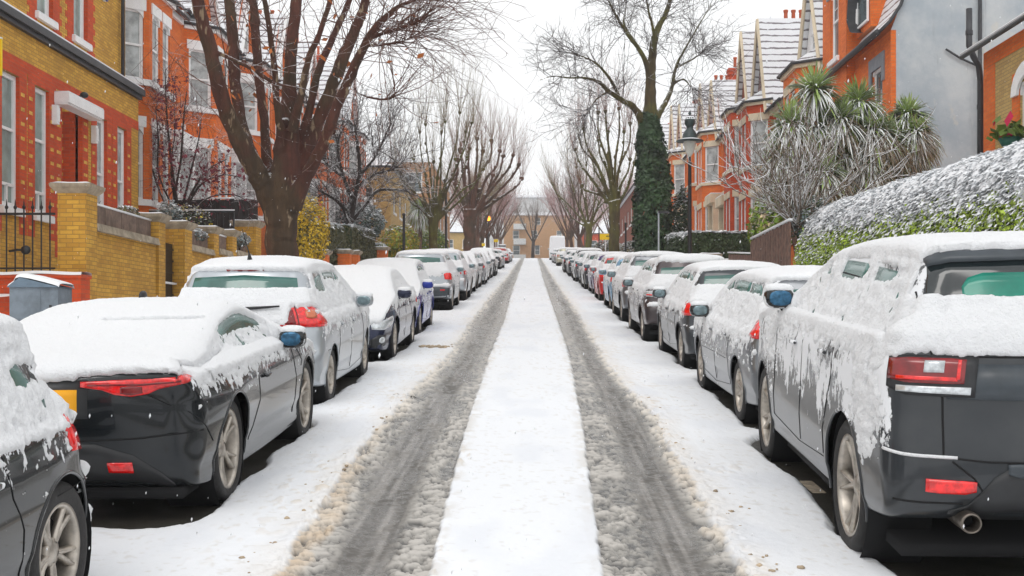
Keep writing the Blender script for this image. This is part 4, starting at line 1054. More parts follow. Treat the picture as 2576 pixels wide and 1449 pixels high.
# ================================================================ BUILDINGS
class Fr:
    """a vertical wall plane from p0 to p1 (plan points); out = a plan point on its outer side"""
    def __init__(s, p0, p1, out):
        s.o = np.array([p0[0], p0[1], 0.0]); v = np.array([p1[0]-p0[0], p1[1]-p0[1], 0.0]); s.len = float(np.hypot(v[0], v[1])); s.a = v/s.len
        n = np.array([s.a[1], -s.a[0], 0]); 
        if np.dot(n[:2], np.array(out)-s.o[:2]) < 0: n = -n
        s.n = n
    def P(s, a, z, d=0.0):
        p = s.o+s.a*a+s.n*d; return (p[0], p[1], z)
    def box(s, mb, a0, a1, z0, z1, d0, d1, m=0):
        P = s.P
        return mb.hexa([P(a0, z0, d0), P(a1, z0, d0), P(a1, z0, d1), P(a0, z0, d1), P(a0, z1, d0), P(a1, z1, d0), P(a1, z1, d1), P(a0, z1, d1)], m)
    def wall(s, mb, z0, z1, ops=(), a0=0.0, a1=None, depth=.13, m=0, d=0.0):
        a1 = s.len if a1 is None else a1
        As = sorted({a0, a1}|{min(max(o[0], a0), a1) for o in ops}|{min(max(o[1], a0), a1) for o in ops})
        Zs = sorted({z0, z1}|{min(max(o[2], z0), z1) for o in ops}|{min(max(o[3], z0), z1) for o in ops})
        for i in range(len(As)-1):
            for j in range(len(Zs)-1):
                ca, cz = (As[i]+As[i+1])/2, (Zs[j]+Zs[j+1])/2
                if any(o[0] < ca < o[1] and o[2] < cz < o[3] for o in ops): continue
                mb.add([s.P(As[i], Zs[j], d), s.P(As[i+1], Zs[j], d), s.P(As[i+1], Zs[j+1], d), s.P(As[i], Zs[j+1], d)], [[0, 1, 2, 3]], m=m)
        for o in ops:
            b = [(o[0], o[2]), (o[1], o[2]), (o[1], o[3]), (o[0], o[3])]
            for k in range(4):
                (aa, za), (ab, zb_) = b[k], b[(k+1) % 4]
                mb.add([s.P(aa, za, d), s.P(ab, zb_, d), s.P(ab, zb_, d-depth), s.P(aa, za, d-depth)], [[0, 1, 2, 3]], m=m)
    def window(s, parent, op, depth=.13, d=0.0, style='sash', glass='glass', sill=True, lintel=None, arch=0.0, sillm='white', bars=0, small=False, fw=.055):
        a0, a1, z0, z1 = op; f = fw; D = d-depth; mb = MB()
        B = lambda x0, x1, y0, y1, q0=.0, q1=.06: s.box(mb, x0, x1, y0, y1, D+q0, D+q1)
        B(a0, a0+f, z0, z1); B(a1-f, a1, z0, z1); B(a0+f, a1-f, z0, z0+f*1.3); B(a0+f, a1-f, z1-f, z1)
        if style == 'sash':
            zm = (z0+z1)/2; B(a0+f, a1-f, zm-.03, zm+.03, .0, .07)
            for zz0, zz1, q in ((z0+f*1.3, zm-.03, .015), (zm+.03, z1-f, .03)):
                B(a0+f, a0+f+.035, zz0, zz1, q-.01, q+.015); B(a1-f-.035, a1-f, zz0, zz1, q-.01, q+.015)
        if style == 'triple':
            zt = z0+(z1-z0)*.18; B(a0+f, a1-f, zt-.03, zt+.03); B(a0+f, a1-f, (zt+z1)/2-.03, (zt+z1)/2+.03); B((a0+a1)/2-.025, (a0+a1)/2+.025, z0+f, zt)
        if bars:
            for k in range(1, bars+1):
                x = a0+(a1-a0)*k/(bars+1); B(x-.012, x+.012, (z0+z1)/2 if style == 'sash' else z0, z1-f, .0, .035)
            for k in (1, 2):
                z = (z0+z1)/2+(z1-z0)/2*k/3; B(a0+f, a1-f, z-.012, z+.012, .0, .033)
        if arch > 0:
            n = 8
            for i in range(n):
                x0, x1 = a0+(a1-a0)*i/n, a0+(a1-a0)*(i+1)/n
                g = lambda x: z1-arch+arch*math.sqrt(max(0, 1-((x-(a0+a1)/2)/((a1-a0)/2))**2))
                P = s.P
                mb.hexa([P(x0, g(x0), D), P(x1, g(x1), D), P(x1, g(x1), D+.115), P(x0, g(x0), D+.115), P(x0, z1, D), P(x1, z1, D), P(x1, z1, D+.115), P(x0, z1, D+.115)])
        w = mb.build('window', M['white'], parent, smooth=False)
        g = MB(); g.add([s.P(a0+.02, z0+.02, D+.012), s.P(a1-.02, z0+.02, D+.012), s.P(a1-.02, z1-.02, D+.012), s.P(a0+.02, z1-.02, D+.012)], [[0, 1, 2, 3]])
        g.build('pane', M[glass], w, smooth=False)
        if sill and not small:
            q = MB(); s.box(q, a0-.10, a1+.10, z0-.13, z0, D+.0, d+.09); q.build('sill', M[sillm], w, smooth=False)
            q = MB(); s.box(q, a0-.09, a1+.09, z0+.001, z0+.028, D+.062, d+.085); q.build('sill_snow', M['snow'], w)
        return w
def roof_quad(mb, pts, m=0):
    mb.add(pts, [[0, 1, 2, 3]] if len(pts) == 4 else None, [[0, 1, 2]] if len(pts) == 3 else None, m=m)

# ---- near left house: yellow brick, red dressings ------------------------------
XA, XU = -10.5, -11.4
A0, A1 = 14.0, 30.33
hs_ = thing('brick_house', 'yellow brick house with red and yellow chequered window piers, nearest on the left', 'house')
fr = Fr((XA, A0), (XA, A1), (0, 20))
Zt = 8.05
zw0, zw1 = 4.24, 6.97
wy = [(18.2, 18.95), (20.9, 21.65), (22.5, 23.28), (24.0, 24.72), (27.42, 28.08), (28.78, 29.45)]
ops = [(a-A0, b-A0, zw0, zw1) for a, b in wy]
door = (25.38-A0, 26.55-A0, 3.6, 6.95)
base = lambda y: zrf(y)+.9
mb = MB(); fr.wall(mb, 1.2, Zt, ops+[door], depth=.16)
# red brick recess of the porch
mb.build('wall', M['yellowbrick'], hs_, smooth=False)
red = MB(); qb = MB()
edges = []
for k, (a, b) in enumerate(wy):
    a -= A0; b -= A0
    for e0, e1 in ((a-.34, a+.006), (b-.006, b+.34)):
        fr.box(red, e0, e1, 3.75, 7.15, -.1, .006)
    fr.box(red, a-.34, b+.34, 6.98, 7.32, -.1, .008)
    for q in range(int((6.95-3.9)/.30)):
        z = 3.9+q*.30
        for c in (a-.17, b+.17): fr.box(qb, c-.11, c+.05, z, z+.072, -.02, .013)
for a, b in ((door[0]-.36, door[0]+.006), (door[1]-.006, door[1]+.34)):
    fr.box(red, a, b, 3.4, 6.95, -.1, .007)
    for q in range(10): fr.box(qb, (a+b)/2-.10, (a+b)/2+.10, 3.9+q*.3, 3.972+q*.3, -.02, .013)
fr.box(red, 0, fr.len, 7.12, 7.36, -.1, .007)
fr.box(red, 0, fr.len, 2.1, 2.75, -.1, .007)
# porch inner side wall (seen through the opening)
red.box(XA-1.2, XA-.02, A0+door[1], A0+door[1]+.3, 3.4, 6.9)
for q in range(10): qb.box(XA-.75, XA-.45, A0+door[1]-.008, A0+door[1]+.2, 3.9+q*.3, 3.972+q*.3); 
red.build('red_dressing', M['redbrick'], hs_, smooth=False); qb.build('quoin', M['blockbrick'], hs_, smooth=False)
for k, o in enumerate(ops): fr.window(hs_, o, depth=.13, style='triple' if k < 4 else 'sash', glass='greenglass' if k < 4 else 'curtain', fw=.10)
mb = MB(); mb.box(XA-1.25, XA-1.2, A0+door[0]-.3, A0+door[1]+.3, 3.6, 6.95); d_ = mb.build('door', mat('grey_door', (.16, .19, .20), .5), hs_, smooth=False)
mb = MB(); mb.box(XA-1.2, XA-1.17, A0+door[0]+.35, A0+door[0]+.5, 3.7, 6.9); mb.build('frame', M['white'], d_, smooth=False)
# white porch hood, flood lights, alarm box
mb = MB(); fr.box(mb, door[0]-.42, door[1]+.45, 6.80, 7.02, .01, .34); fr.box(mb, door[0]-.40, door[1]+.43, 6.76, 6.80, .01, .30); mb.build('porch_hood', M['white'], hs_, smooth=False)
mb = MB(); fr.box(mb, door[0]-.41, door[1]+.44, 7.022, 7.05, .012, .33); mb.build('snow', M['snow'], hs_)
for a, z in ((door[0]-.55, 6.30), (door[1]+.50, 6.25)):
    mb = MB(); fr.box(mb, a, a+.13, z, z+.42, .01, .13); fr.box(mb, a+.02, a+.11, z+.06, z+.36, .13, .15); mb.build('wall_box', M['white'], hs_, smooth=False)
mb = MB(); c = fr.P(door[0]+.65, 7.18, .25); mb.blob(c, .09, 6, sq=(1, 1.3, .8)); mb.tube([c, fr.P(door[0]+.62, 7.1, .02)], .025, 6); mb.build('security_lamp', M['black'], hs_)
# ledge and set back upper storey
mb = MB(); fr.box(mb, 0, fr.len+.10, Zt, Zt+.16, -1.1, .16); fr.box(mb, 0, fr.len+.05, Zt-.10, Zt, -.05, .09); mb.build('ledge', M['gutter'], hs_, smooth=False)
mb = MB(); fr.box(mb, 0, fr.len+.08, Zt+.162, Zt+.215, -1.1, .13); mb.build('ledge_snow', M['snow'], hs_)
fu = Fr((XU+.55, A0), (XU+.55, A1), (0, 20)); Xu = XU+.55
uo = [(y-A0, y+.85-A0, 8.75, 11.2) for y in (17.5, 20.3, 24.9, 26.9)]
mb = MB(); fu.wall(mb, Zt, 13.2, uo, depth=.15); mb.build('upper_wall', M['yellowbrick'], hs_, smooth=False)
red = MB(); qb = MB()
for o in uo:
    for e in ((o[0]-.36, o[0]+.006), (o[1]-.006, o[1]+.36)):
        fu.box(red, e[0], e[1], 8.4, 11.4, -.1, .006)
        for q in range(9):
            if e[0] < o[0]-.1: fu.box(red, e[0]-.12, e[0], 8.5+q*.3, 8.65+q*.3, -.1, .005)
            else: fu.box(red, e[1], e[1]+.12, 8.5+q*.3, 8.65+q*.3, -.1, .005)
red.build('red_dressing', M['redbrick'], hs_, smooth=False)
for o in uo: fu.window(hs_, o, depth=.15, glass='greenglass', fw=.09)
mb = MB(); mb.box(-30, XA, A0-.02, A0+.02, 0, 9); mb.box(-30, XA-.02, A1-.25, A1, 1.5, 8.1); mb.box(-30, Xu-.02, A1-.25, A1-.001, 8.1, 13.2); mb.build('end_wall', M['yellowbrick'], hs_, smooth=False)
mb = MB(); roof_quad(mb, [(Xu+.3, A0, 13.1), (Xu+.3, A1, 13.1), (Xu-5, A1, 17.5), (Xu-5, A0, 17.5)]); mb.build('roof', M['slate'], hs_, smooth=False)
mb = MB(); mb.tube([(Xu+.16, A1-.45, 13.1), (Xu+.16, A1-.45, 10.95), (Xu+.10, A1-.45, 10.75), (Xu+.10, A1-.45, 8.3)], .05, 8); mb.tube([(Xu+.16, A1-.45, 10.95), (Xu+.5, A1+.4, 11.0), (Xu+.9, A1+1.6, 11.0)], .06, 8)
mb.build('drainpipe', M['gutter'], hs_)
# burglar alarm box: white top, blue lower half
mb = MB(); c = fu.P(28.75-A0, 10.4, .06)
n_ = 12
pr = [(math.cos(t)*.13, math.sin(t)*.24) for t in np.linspace(0, 2*pi, 16, endpoint=False)]
f_ = lambda a, b, dd: fu.P(28.75-A0+a, 10.35+b, dd)
ab = MB().prism(pr, f_, .01, .09); ao = ab.build('alarm_box', M['white'], hs_)
bb = MB().prism([(x, y*.5-.12) for x, y in pr], f_, .088, .098); bb.build('alarm_badge', mat('alarm_blue', (.02, .04, .30), .4), ao)

# ---- orange terraces ---------------------------------------------------------
def bay(root, side, Xf, y0, y1, zf, floors, proj, brick, roofm, trim, glass='curtain', cant=.7, archy=0.0, topz=None, lint='white'):
    pts = [(Xf, y0), (Xf-proj, y0+cant), (Xf-proj, y1-cant), (Xf, y1)]
    pts = [(side*x, y) for x, y in pts]; out = (0, (y0+y1)/2)
    wl = MB(); tr = MB(); zt = topz
    for i in range(3):
        f = Fr(pts[i], pts[i+1], out)
        if i != 1: f = Fr(pts[i], pts[i+1], (0, y0-30 if i == 0 else y1+30))
        L = f.len; ops = []
        for (z0, z1) in floors:
            if i == 1:
                k = 2 if L > 1.3 else 1; w = (L-.25*(k+1))/k
                for q in range(k): ops.append((.25+q*(w+.25), .25+q*(w+.25)+w, zf+z0, zf+z1))
            else: ops.append((.16, L-.16, zf+z0, zf+z1))
        f.wall(wl, zf-2.2, zt, ops, depth=.11)
        for o in ops: f.window(root, o, depth=.11, glass=glass, arch=archy, sill=False)
        for (z0, z1) in floors:
            f.box(tr, -.03, L+.03, zf+z0-.16, zf+z0-.02, -.05, .08)
            for o in ops:
                if abs(o[2]-zf-z0) < .01: f.box(tr, o[0]-.07, o[1]+.07, zf+z1, zf+z1+(.30 if lint == 'white' else .22), -.04, .035)
        f.box(tr, -.03, L+.03, zt-.16, zt, -.05, .10)
    wl.build('bay_wall', brick, root, smooth=False); tr.build('stone_trim', trim, root, smooth=False)
    sn = MB()
    for i in range(3):
        f = Fr(pts[i], pts[i+1], out if i == 1 else (0, y0-30 if i == 0 else y1+30))
        for (z0, z1) in floors: f.box(sn, -.02, f.len+.02, zf+z0-.019, zf+z0+.014, -.04, .075)
    sn.build('sill_snow', M['snow'], root, smooth=False)
    r = MB(); e = .18
    q = [(side*(Xf+.02), y0-e, zt), (side*(Xf-proj-e), y0+cant-e*.5, zt), (side*(Xf-proj-e), y1-cant+e*.5, zt), (side*(Xf+.02), y1+e, zt)]
    ap0 = (side*(Xf+.01), (y0+y1)/2-.6, zt+.75); ap1 = (side*(Xf+.01), (y0+y1)/2+.6, zt+.75)
    roof_quad(r, [q[0], q[1], ap0]); roof_quad(r, [q[1], q[2], ap1, ap0]); roof_quad(r, [q[2], q[3], ap1])
    r.build('bay_roof', roofm, root, smooth=False)
    g = MB(); g.tube([q[0], q[1], q[2], q[3]], .055, 6); g.build('gutter', M['gutter'], root)
def chimney(parent, x, y, z0, z1, brick, npots=3, along='y'):
    mb = MB(); w, l = .55, .32+npots*.34
    dx, dy = (w/2, l/2) if along == 'y' else (l/2, w/2)
    mb.box(x-dx, x+dx, y-dy, y+dy, z0, z1); mb.box(x-dx-.06, x+dx+.06, y-dy-.06, y+dy+.06, z1-.32, z1-.14); mb.box(x-dx-.1, x+dx+.1, y-dy-.1, y+dy+.1, z1-.14, z1)
    c = mb.build('chimney', brick, parent, smooth=False)
    for k in range(npots):
        o = (k-(npots-1)/2)*.34; px, py = (x, y+o) if along == 'y' else (x+o, y)
        p = MB(); p.lathe([(.10, z1), (.12, z1+.05), (.095, z1+.1), (.085, z1+.55), (.11, z1+.6), (.11, z1+.68), (.07, z1+.68)], c=(px, py, 0), n=10); p.build('chimney_pot', M['pot'], c)
    s = MB(); s.box(x-dx-.09, x+dx+.09, y-dy-.09, y+dy+.09, z1+.002, z1+.05); s.build('snow', M['snow'], c)
def terrace(side, y0, y1, Xf, floor, eave, label, brick='orangebrick', roofm='slate', trim='white', gable=True, bayside=0, gh=3.2, bp=.8, glass='curtain', archy=0.0, chim=True, door=True, gablem=None, bayspec=None, group=None, rise=4.6, nwin=1):
    zf = zrf((y0+y1)/2)+floor; ze = zrf((y0+y1)/2)+eave
    root = thing('terraced_house', label, 'house', group=group)
    L = y1-y0; b = M[brick]
    b0, b1 = (y0+.3, y0+.3+L*.52) if bayside == 0 else (y1-.3-L*.52, y1-.3)
    F0 = ((.75, 2.75), (4.05, 5.95))
    topz = zf+6.75 if bayspec is None else zf+bayspec
    bay(root, side, Xf, b0, b1, zf, F0 if topz-zf > 6 else F0[:1], bp, b, M[roofm], M[trim], glass, archy=archy, topz=topz)
    fr = Fr((side*Xf, y0), (side*Xf, y1), (0, y0+1))
    d0 = (b1-y0+.5, b1-y0+1.5) if bayside == 0 else (b0-y0-1.6, b0-y0-.6)
    ops = [(d0[0], d0[1], zf+4.1, zf+5.9)]
    if door: ops.append((d0[0]-.1, d0[1]+.1, zf-.1, zf+2.7))
    wl = MB(); fr.wall(wl, zf-2.4, ze, ops)
    # return walls & gable end
    for yy in (y0+.01, y1-.01):
        wl.add([(side*Xf, yy, zf-2.4), (side*(Xf+9), yy, zf-2.4), (side*(Xf+9), yy, ze), (side*(Xf+4.5), yy, ze+rise), (side*Xf, yy, ze)], None, [[0, 1, 2], [0, 2, 3], [0, 3, 4]])
    wl.build('wall', b, root, smooth=False)
    fr.window(root, ops[0], glass=glass, arch=.18 if archy else 0)
    tr = MB(); fr.box(tr, d0[0]-.08, d0[1]+.08, zf+5.9, zf+6.15, -.02, .03); fr.box(tr, 0, L, ze-.2, ze, .0, .09); fr.box(tr, 0, L, zf+3.25, zf+3.42, .0, .05)
    tr.build('stone_trim', M[trim], root, smooth=False)
    if door:
        pm = MB(); a0, a1 = d0[0]-.35, d0[1]+.35
        fr.box(pm, a0, a0+.22, zf-.2, zf+2.7, .0, .75); fr.box(pm, a1-.22, a1, zf-.2, zf+2.7, .0, .75); fr.box(pm, a0-.1, a1+.1, zf+2.7, zf+3.15, .0, .9)
        pm.build('porch', M['cream' if trim != 'white' else 'white'], root, smooth=False)
        dm = MB(); fr.box(dm, d0[0], d0[1], zf-.1, zf+2.2, -.12, -.07); fr.box(dm, d0[0], d0[1], zf+2.25, zf+2.7, -.12, -.08); dm.build('door', mat('front_door', random.choice([(.02, .03, .08), (.05, .02, .02), (.02, .06, .05)]), .4), root, smooth=False)
        sm_ = MB(); fr.box(sm_, a0-.09, a1+.09, zf+3.152, zf+3.2, .01, .88); sm_.build('snow', M['snow'], root)
    rf = MB(); e = .22
    roof_quad(rf, [(side*(Xf-e), y0, ze), (side*(Xf-e), y1, ze), (side*(Xf+4.5), y1, ze+rise), (side*(Xf+4.5), y0, ze+rise)])
    roof_quad(rf, [(side*(Xf+9), y0, ze), (side*(Xf+9), y1, ze), (side*(Xf+4.5), y1, ze+rise), (side*(Xf+4.5), y0, ze+rise)])
    ro = rf.build('roof', M[roofm], root, smooth=False)
    gt = MB(); gt.tube([(side*(Xf-e-.03), y0, ze-.02), (side*(Xf-e-.03), y1, ze-.02)], .06, 6); gt.build('gutter', M['gutter'], root)
    if gable:
        # steep front gable over the bay with its own window
        gm = M[gablem or brick]; g0, g1 = b0+.15, b1-.15; gc = (g0+g1)/2; zg = ze+.0; zp = ze+gh; hw = (g1-g0)/2
        fg = Fr((side*(Xf-.02), g0), (side*(Xf-.02), g1), (0, gc)); gw = MB()
        wo = (hw-.55, hw+.55, zg+.35, zg+1.85)
        fg.wall(gw, zg-.3, zg+.35, (), depth=.1); fg.wall(gw, zg+.35, zg+1.85, (wo,), a0=hw-.95, a1=hw+.95, depth=.1)
        for k in (0, 1):
            s0 = 0 if k == 0 else 2*hw; s1 = hw-.95 if k == 0 else hw+.95
            zz = zp-(zp-zg)*abs(s1-hw)/hw
            gw.add([fg.P(s0, zg+.35, 0), fg.P(s1, zg+.35, 0), fg.P(s1, max(zz, zg+1.85), 0), fg.P(s0, zg+.36, 0)], [[0, 1, 2, 3]])
        gw.add([fg.P(hw-.95, zg+1.85), fg.P(hw+.95, zg+1.85), fg.P(hw, zp)], None, [[0, 1, 2]])
        gw.build('gable_wall', gm, root, smooth=False)
        fg.window(root, wo, depth=.1, glass=glass, style='sash', bars=1)
        gr = MB(); back = (zp-ze)/rise*4.5
        for k in (-1, 1):
            ye = gc+k*(hw+.25); zl = zg+.0
            roof_quad(gr, [(side*(Xf-.25), ye, zl), (side*(Xf-.25), gc, zp+.12), (side*(Xf+back), gc, zp+.12), (side*(Xf-.1), ye, zl)])
            roof_quad(gr, [(side*(Xf-.25), ye, zl-.1), (side*(Xf-.25), gc, zp+.02), (side*(Xf-.25), gc, zp+.12), (side*(Xf-.25), ye, zl)])
        gr.build('gable_roof', M[roofm], root, smooth=False)
        bb = MB()
        for k in (-1, 1):
            ye = gc+k*(hw+.26); bb.tube([(side*(Xf-.27), ye, zg-.05), (side*(Xf-.27), gc, zp+.07)], .07, 4)
        bb.build('bargeboard', M['white' if trim == 'white' else 'cream'], root, smooth=False)
    if chim: chimney(ro, side*(Xf+(1.7 if side > 0 else 3.2)), y1-.1, ze+.5, ze+rise+(.5 if side > 0 else 1.3), M['darkbrick' if brick == 'darkbrick' else 'redbrick'], 3, 'x')
    return root
yl = A1+.02
left_units = [
    ('orange brick house with white bay windows, next beyond the yellow brick house', 6.6, dict(archy=.2, floor=2.1, eave=9.4)),
    ('second orange brick terraced house on the left, behind the berry tree', 6.4, dict(archy=.2, floor=2.1, eave=9.2)),
    ('third orange brick terraced house on the left, behind the big plane tree trunk', 6.2, dict(archy=.2, floor=2.0, eave=9.0)),
    ('fourth orange brick terraced house on the left, between limbs of the plane tree', 6.4, dict(floor=1.9, eave=8.9)),
    ('fifth orange brick terraced house on the left, just right of the big plane tree', 6.6, dict(floor=1.9, eave=8.8)),
    ('sixth orange brick terraced house on the left, behind the dark bare garden tree', 6.6, dict(floor=1.8, eave=8.8)),
    ('seventh orange brick terraced house on the left, right of the dark garden tree', 6.8, dict(floor=1.8, eave=9.2, gh=3.8)),
]
for lab, w_, kw in left_units:
    terrace(-1, yl, yl+w_, 11.4, label=lab, group='orange terraced houses on the left', glass='curtain', rise=4.2, bp=.85, **kw); yl += w_+.02
# plain yellow-brown blocks farther along on the left
def plain_block(name, label, x0, x1, y0, y1, z0, z1, m, roofm, wins_front, wins_side, side, group=None, hip=2.0, cat='house'):
    r = thing(name, label, cat, group=group)
    mb = MB()
    f1 = Fr((side*x0, y0), (side*x0, y1), (0, y0)); f2 = Fr((side*x0, y0), (side*x1, y0), (side*x0, -50))
    f1.wall(mb, z0, z1, wins_side); f2.wall(mb, z0, z1, wins_front)
    mb.box(min(side*x0, side*x1)+.01, max(side*x0, side*x1)-.01, y1-.1, y1-.02, z0, z1)
    mb.build('wall', M[m], r, smooth=False)
    for o in wins_side: f1.window(r, o)
    for o in wins_front: f2.window(r, o)
    if hip:
        rf = MB(); e = .35; xm = (x0+x1)/2; a, b_ = side*(x0-e), side*(x1+e); xm *= side
        roof_quad(rf, [(a, y0-e, z1), (a, y1+e, z1), (xm, y1-1.5, z1+hip), (xm, y0+1.5, z1+hip)]); roof_quad(rf, [(b_, y0-e, z1), (b_, y1+e, z1), (xm, y1-1.5, z1+hip), (xm, y0+1.5, z1+hip)])
        roof_quad(rf, [(a, y0-e, z1), (b_, y0-e, z1), (xm, y0+1.5, z1+hip)]); roof_quad(rf, [(a, y1+e, z1), (b_, y1+e, z1), (xm, y1-1.5, z1+hip)])
        rf.build('roof', M[roofm], r, smooth=False)
        g = MB(); g.tube([(a, y1+e, z1), (a, y0-e, z1), (b_, y0-e, z1)], .08, 5); g.build('gutter', M['gutter'], r)
    else:
        rf = MB(); rf.box(min(side*x0, side*x1)-.15, max(side*x0, side*x1)+.15, y0-.15, y1+.15, z1, z1+.35); rf.build('roof', M['snow'], r, smooth=False)
    return r
z = zrf(80)
wf = lambda n, a0, w, gap, zs: [(a0+i*(w+gap), a0+i*(w+gap)+w, q0, q1) for i in range(n) for q0, q1 in zs]
plain_block('apartment_block', 'tan brick block with snowy hipped roof behind the first pollarded tree on the left', 9.8, 18, 79, 92, z-1, z+7.2, 'paleyellow', 'snow', wf(2, 1.2, 1.3, 1.6, [(z+1.2, z+2.9), (z+4.2, z+5.8)]), wf(3, 1.5, 1.4, 2.3, [(z+1.2, z+2.9), (z+4.2, z+5.8)]), -1)
z = zrf(110)
plain_block('apartment_block', 'pale grey and brown block with big windows behind the second pollarded tree on the left', 9.2, 20, 104, 128, z-1, z+9.0, 'tanbrick', 'snow', wf(3, .8, 1.8, 1.0, [(z+.8, z+2.6), (z+3.6, z+5.4), (z+6.3, z+8.1)]), wf(5, 1.5, 2.2, 2.2, [(z+.8, z+2.6), (z+3.6, z+5.4), (z+6.3, z+8.1)]), -1, hip=0)
# ---- right: nearest yellow house with hanging basket, rendered gable, orange terraces
rh = thing('brick_house', 'yellow brick house with orange corner and black drainpipe at the right picture edge', 'house')
XR = 10.2; E_ = 8.02
fr = Fr((XR, 13.0), (XR, 25.6), (0, 18)); op = (22.75-13, 23.75-13, 5.0, 6.95)
mb = MB(); fr.wall(mb, .8, E_, [op], depth=.15); mb.build('wall', M['paleyellow'], rh, smooth=False)
mb = MB()
for a_, b_, c_, d_ in ((12.6-.62, 12.6, .8, E_-.36), (op[0]-.3, op[0]+.004, 4.4, 7.2), (op[1]-.004, op[1]+.34, 4.4, 7.2), (0, 12.6, E_-.35, E_)): fr.box(mb, a_, b_, c_, d_, -.02, .012)
mb.box(XR+.01, 20, 25.55, 25.62, .8, E_); mb.build('orange_dressing', M['orangebrick'], rh, smooth=False)
fr.window(rh, op, depth=.13, arch=.25, fw=.09)
mb = MB()
for i in range(10):
    t0, t1 = pi*i/10, pi*(i+1)/10; c = (op[0]+op[1])/2; zc = 6.7; Pp = fr.P
    mb.hexa([Pp(c+.5*math.cos(t0), zc+.35*math.sin(t0), .01), Pp(c+.78*math.cos(t0), zc+.65*math.sin(t0), .01), Pp(c+.78*math.cos(t1), zc+.65*math.sin(t1), .01), Pp(c+.5*math.cos(t1), zc+.35*math.sin(t1), .01),
             Pp(c+.5*math.cos(t0), zc+.35*math.sin(t0), .07), Pp(c+.78*math.cos(t0), zc+.65*math.sin(t0), .07), Pp(c+.78*math.cos(t1), zc+.65*math.sin(t1), .07), Pp(c+.5*math.cos(t1), zc+.35*math.sin(t1), .07)])
mb.build('arch_trim', M['white'], rh, smooth=False)
mb = MB(); roof_quad(mb, [(XR-.35, 12.5, E_), (XR-.35, 25.8, E_), (XR+4.5, 25.8, 11.5), (XR+4.5, 12.5, 11.5)]); mb.build('roof', M['slate'], rh, smooth=False)
mb = MB(); mb.tube([(XR-.4, 12.5, E_-.02), (XR-.4, 25.9, E_-.02)], .05, 8); mb.build('gutter', M['gutter'], rh)
mb = MB(); mb.tube([(XR-.41, 12.5, E_+.05), (XR-.41, 25.9, E_+.05)], .035, 6); mb.build('gutter_snow', M['snow'], rh)
mb = MB(); mb.tube(cat([(10.02, 26.0, 9.15), (10.02, 26.0, 8.7), (10.03, 26, 8.3), (10.12, 26.0, 8.05), (10.24, 26.0, 7.85), (10.28, 26.0, 7.5), (10.28, 26.0, 6.0), (10.28, 26.0, 4.0)], 3) if 'cat' in globals() else [(10.02, 26.0, 9.15), (10.02, 26, 8.3), (10.12, 26, 8.05), (10.24, 26, 7.85), (10.28, 26, 7.5), (10.28, 26, 4)], .07, 10)
for z_ in (8.6, 6.9, 5.4): mb.lathe([(.085, -.05), (.085, .05)], c=(10.28 if z_ < 8 else 10.02, 26, z_), n=10)
mb.build('drainpipe', M['gutter'], rh)
# hanging basket
hb = thing('hanging_basket', 'green hanging basket with red flowers on the yellow house at the right edge', 'flower basket')
bx = fr.P(10.45, 5.75, .32)
mb = MB(); mb.lathe([(.02, -.22), (.16, -.16), (.24, 0), (.22, 0)], c=bx, n=14); mb.build('basket', mat('green_basket', (.01, .10, .07), .5), hb)
lv = MB(); fl = MB()
for i in range(260):
    p = np.array(bx)+RNG.normal(0, 1, 3)*np.array([.13, .16, .08])+np.array([0, 0, .12]); a, b_ = RNG.normal(0, .035, 3), RNG.normal(0, .035, 3)
    (fl if i % 7 == 0 else lv).add([p-a-b_, p+a-b_, p+a+b_, p-a+b_], [[0, 1, 2, 3]])
lv.build('foliage', mat('basket_leaves', (.10, .16, .02), .7), hb); fl.build('flowers', mat('red_flowers', (.6, .01, .08), .6), hb)
# rendered gable house
gh_ = thing('rendered_house', 'tall house with blank grey rendered side wall and steep snowy tiled roof on the right', 'house')
XG = 10.0; yG = 31.6; zG = zrf(34)
ze = 10.15
mb = MB(); mb.add([(XG, yG, 1), (24, yG, 1), (24, yG, 18), (XG+1.5, yG, 18), (XG+.95, yG, 13.6), (XG+.55, yG, 11.7), (XG+.25, yG, 10.8), (XG, yG, ze)], None, [[0, 1, 2], [0, 2, 3], [0, 3, 4], [0, 4, 5], [0, 5, 6], [0, 6, 7]])
mb.build('rendered_wall', M['render'], gh_, smooth=False)
mb = MB(); mb.box(XG-.005, XG+.14, yG-.012, yG+.1, 1, ze); mb.build('corner_brick', M['orangebrick'], gh_, smooth=False)
fr = Fr((XG, yG+.01), (XG, yG+6.4), (0, yG)); wo = [(.75, 1.75, 7.35, 9.35), (.75, 1.75, 3.9, 6.0)]
mb = MB(); fr.wall(mb, 1, ze, wo, depth=.14); mb.build('wall', M['orangebrick'], gh_, smooth=False)
for o in wo: fr.window(gh_, o, depth=.14, arch=.12)
mb = MB()
for o in wo: fr.box(mb, o[0]-.22, o[1]+.22, o[3], o[3]+.38, -.02, .04); fr.box(mb, o[0]-.22, o[0], o[3]-.45, o[3], -.02, .04); fr.box(mb, o[1], o[1]+.22, o[3]-.45, o[3], -.02, .04)
mb.build('grey_hood', M['gutter'] if False else mat('grey_stone_hood', (.22, .24, .27), .7), gh_, smooth=False)
prof = [(XG-.35, ze-.05), (XG-.05, ze+.25), (XG+.25, 10.85), (XG+.6, 11.9), (XG+.98, 13.7), (XG+1.5, 18)]
mb = MB(); A = np.array([[(x, y, z_) for x, z_ in prof] for y in (yG-.12, yG+6.4)]); mb.grid(A); mb.build('roof', M['redtile'], gh_, smooth=False)
mb = MB(); mb.tube([(XG-.42, yG-.15, ze-.1), (XG-.42, yG+6.4, ze-.1)], .09, 8); mb.tube([(x-.03, yG-.14, z_-.05) for x, z_ in prof], .05, 5); mb.build('gutter', M['gutter'], gh_)
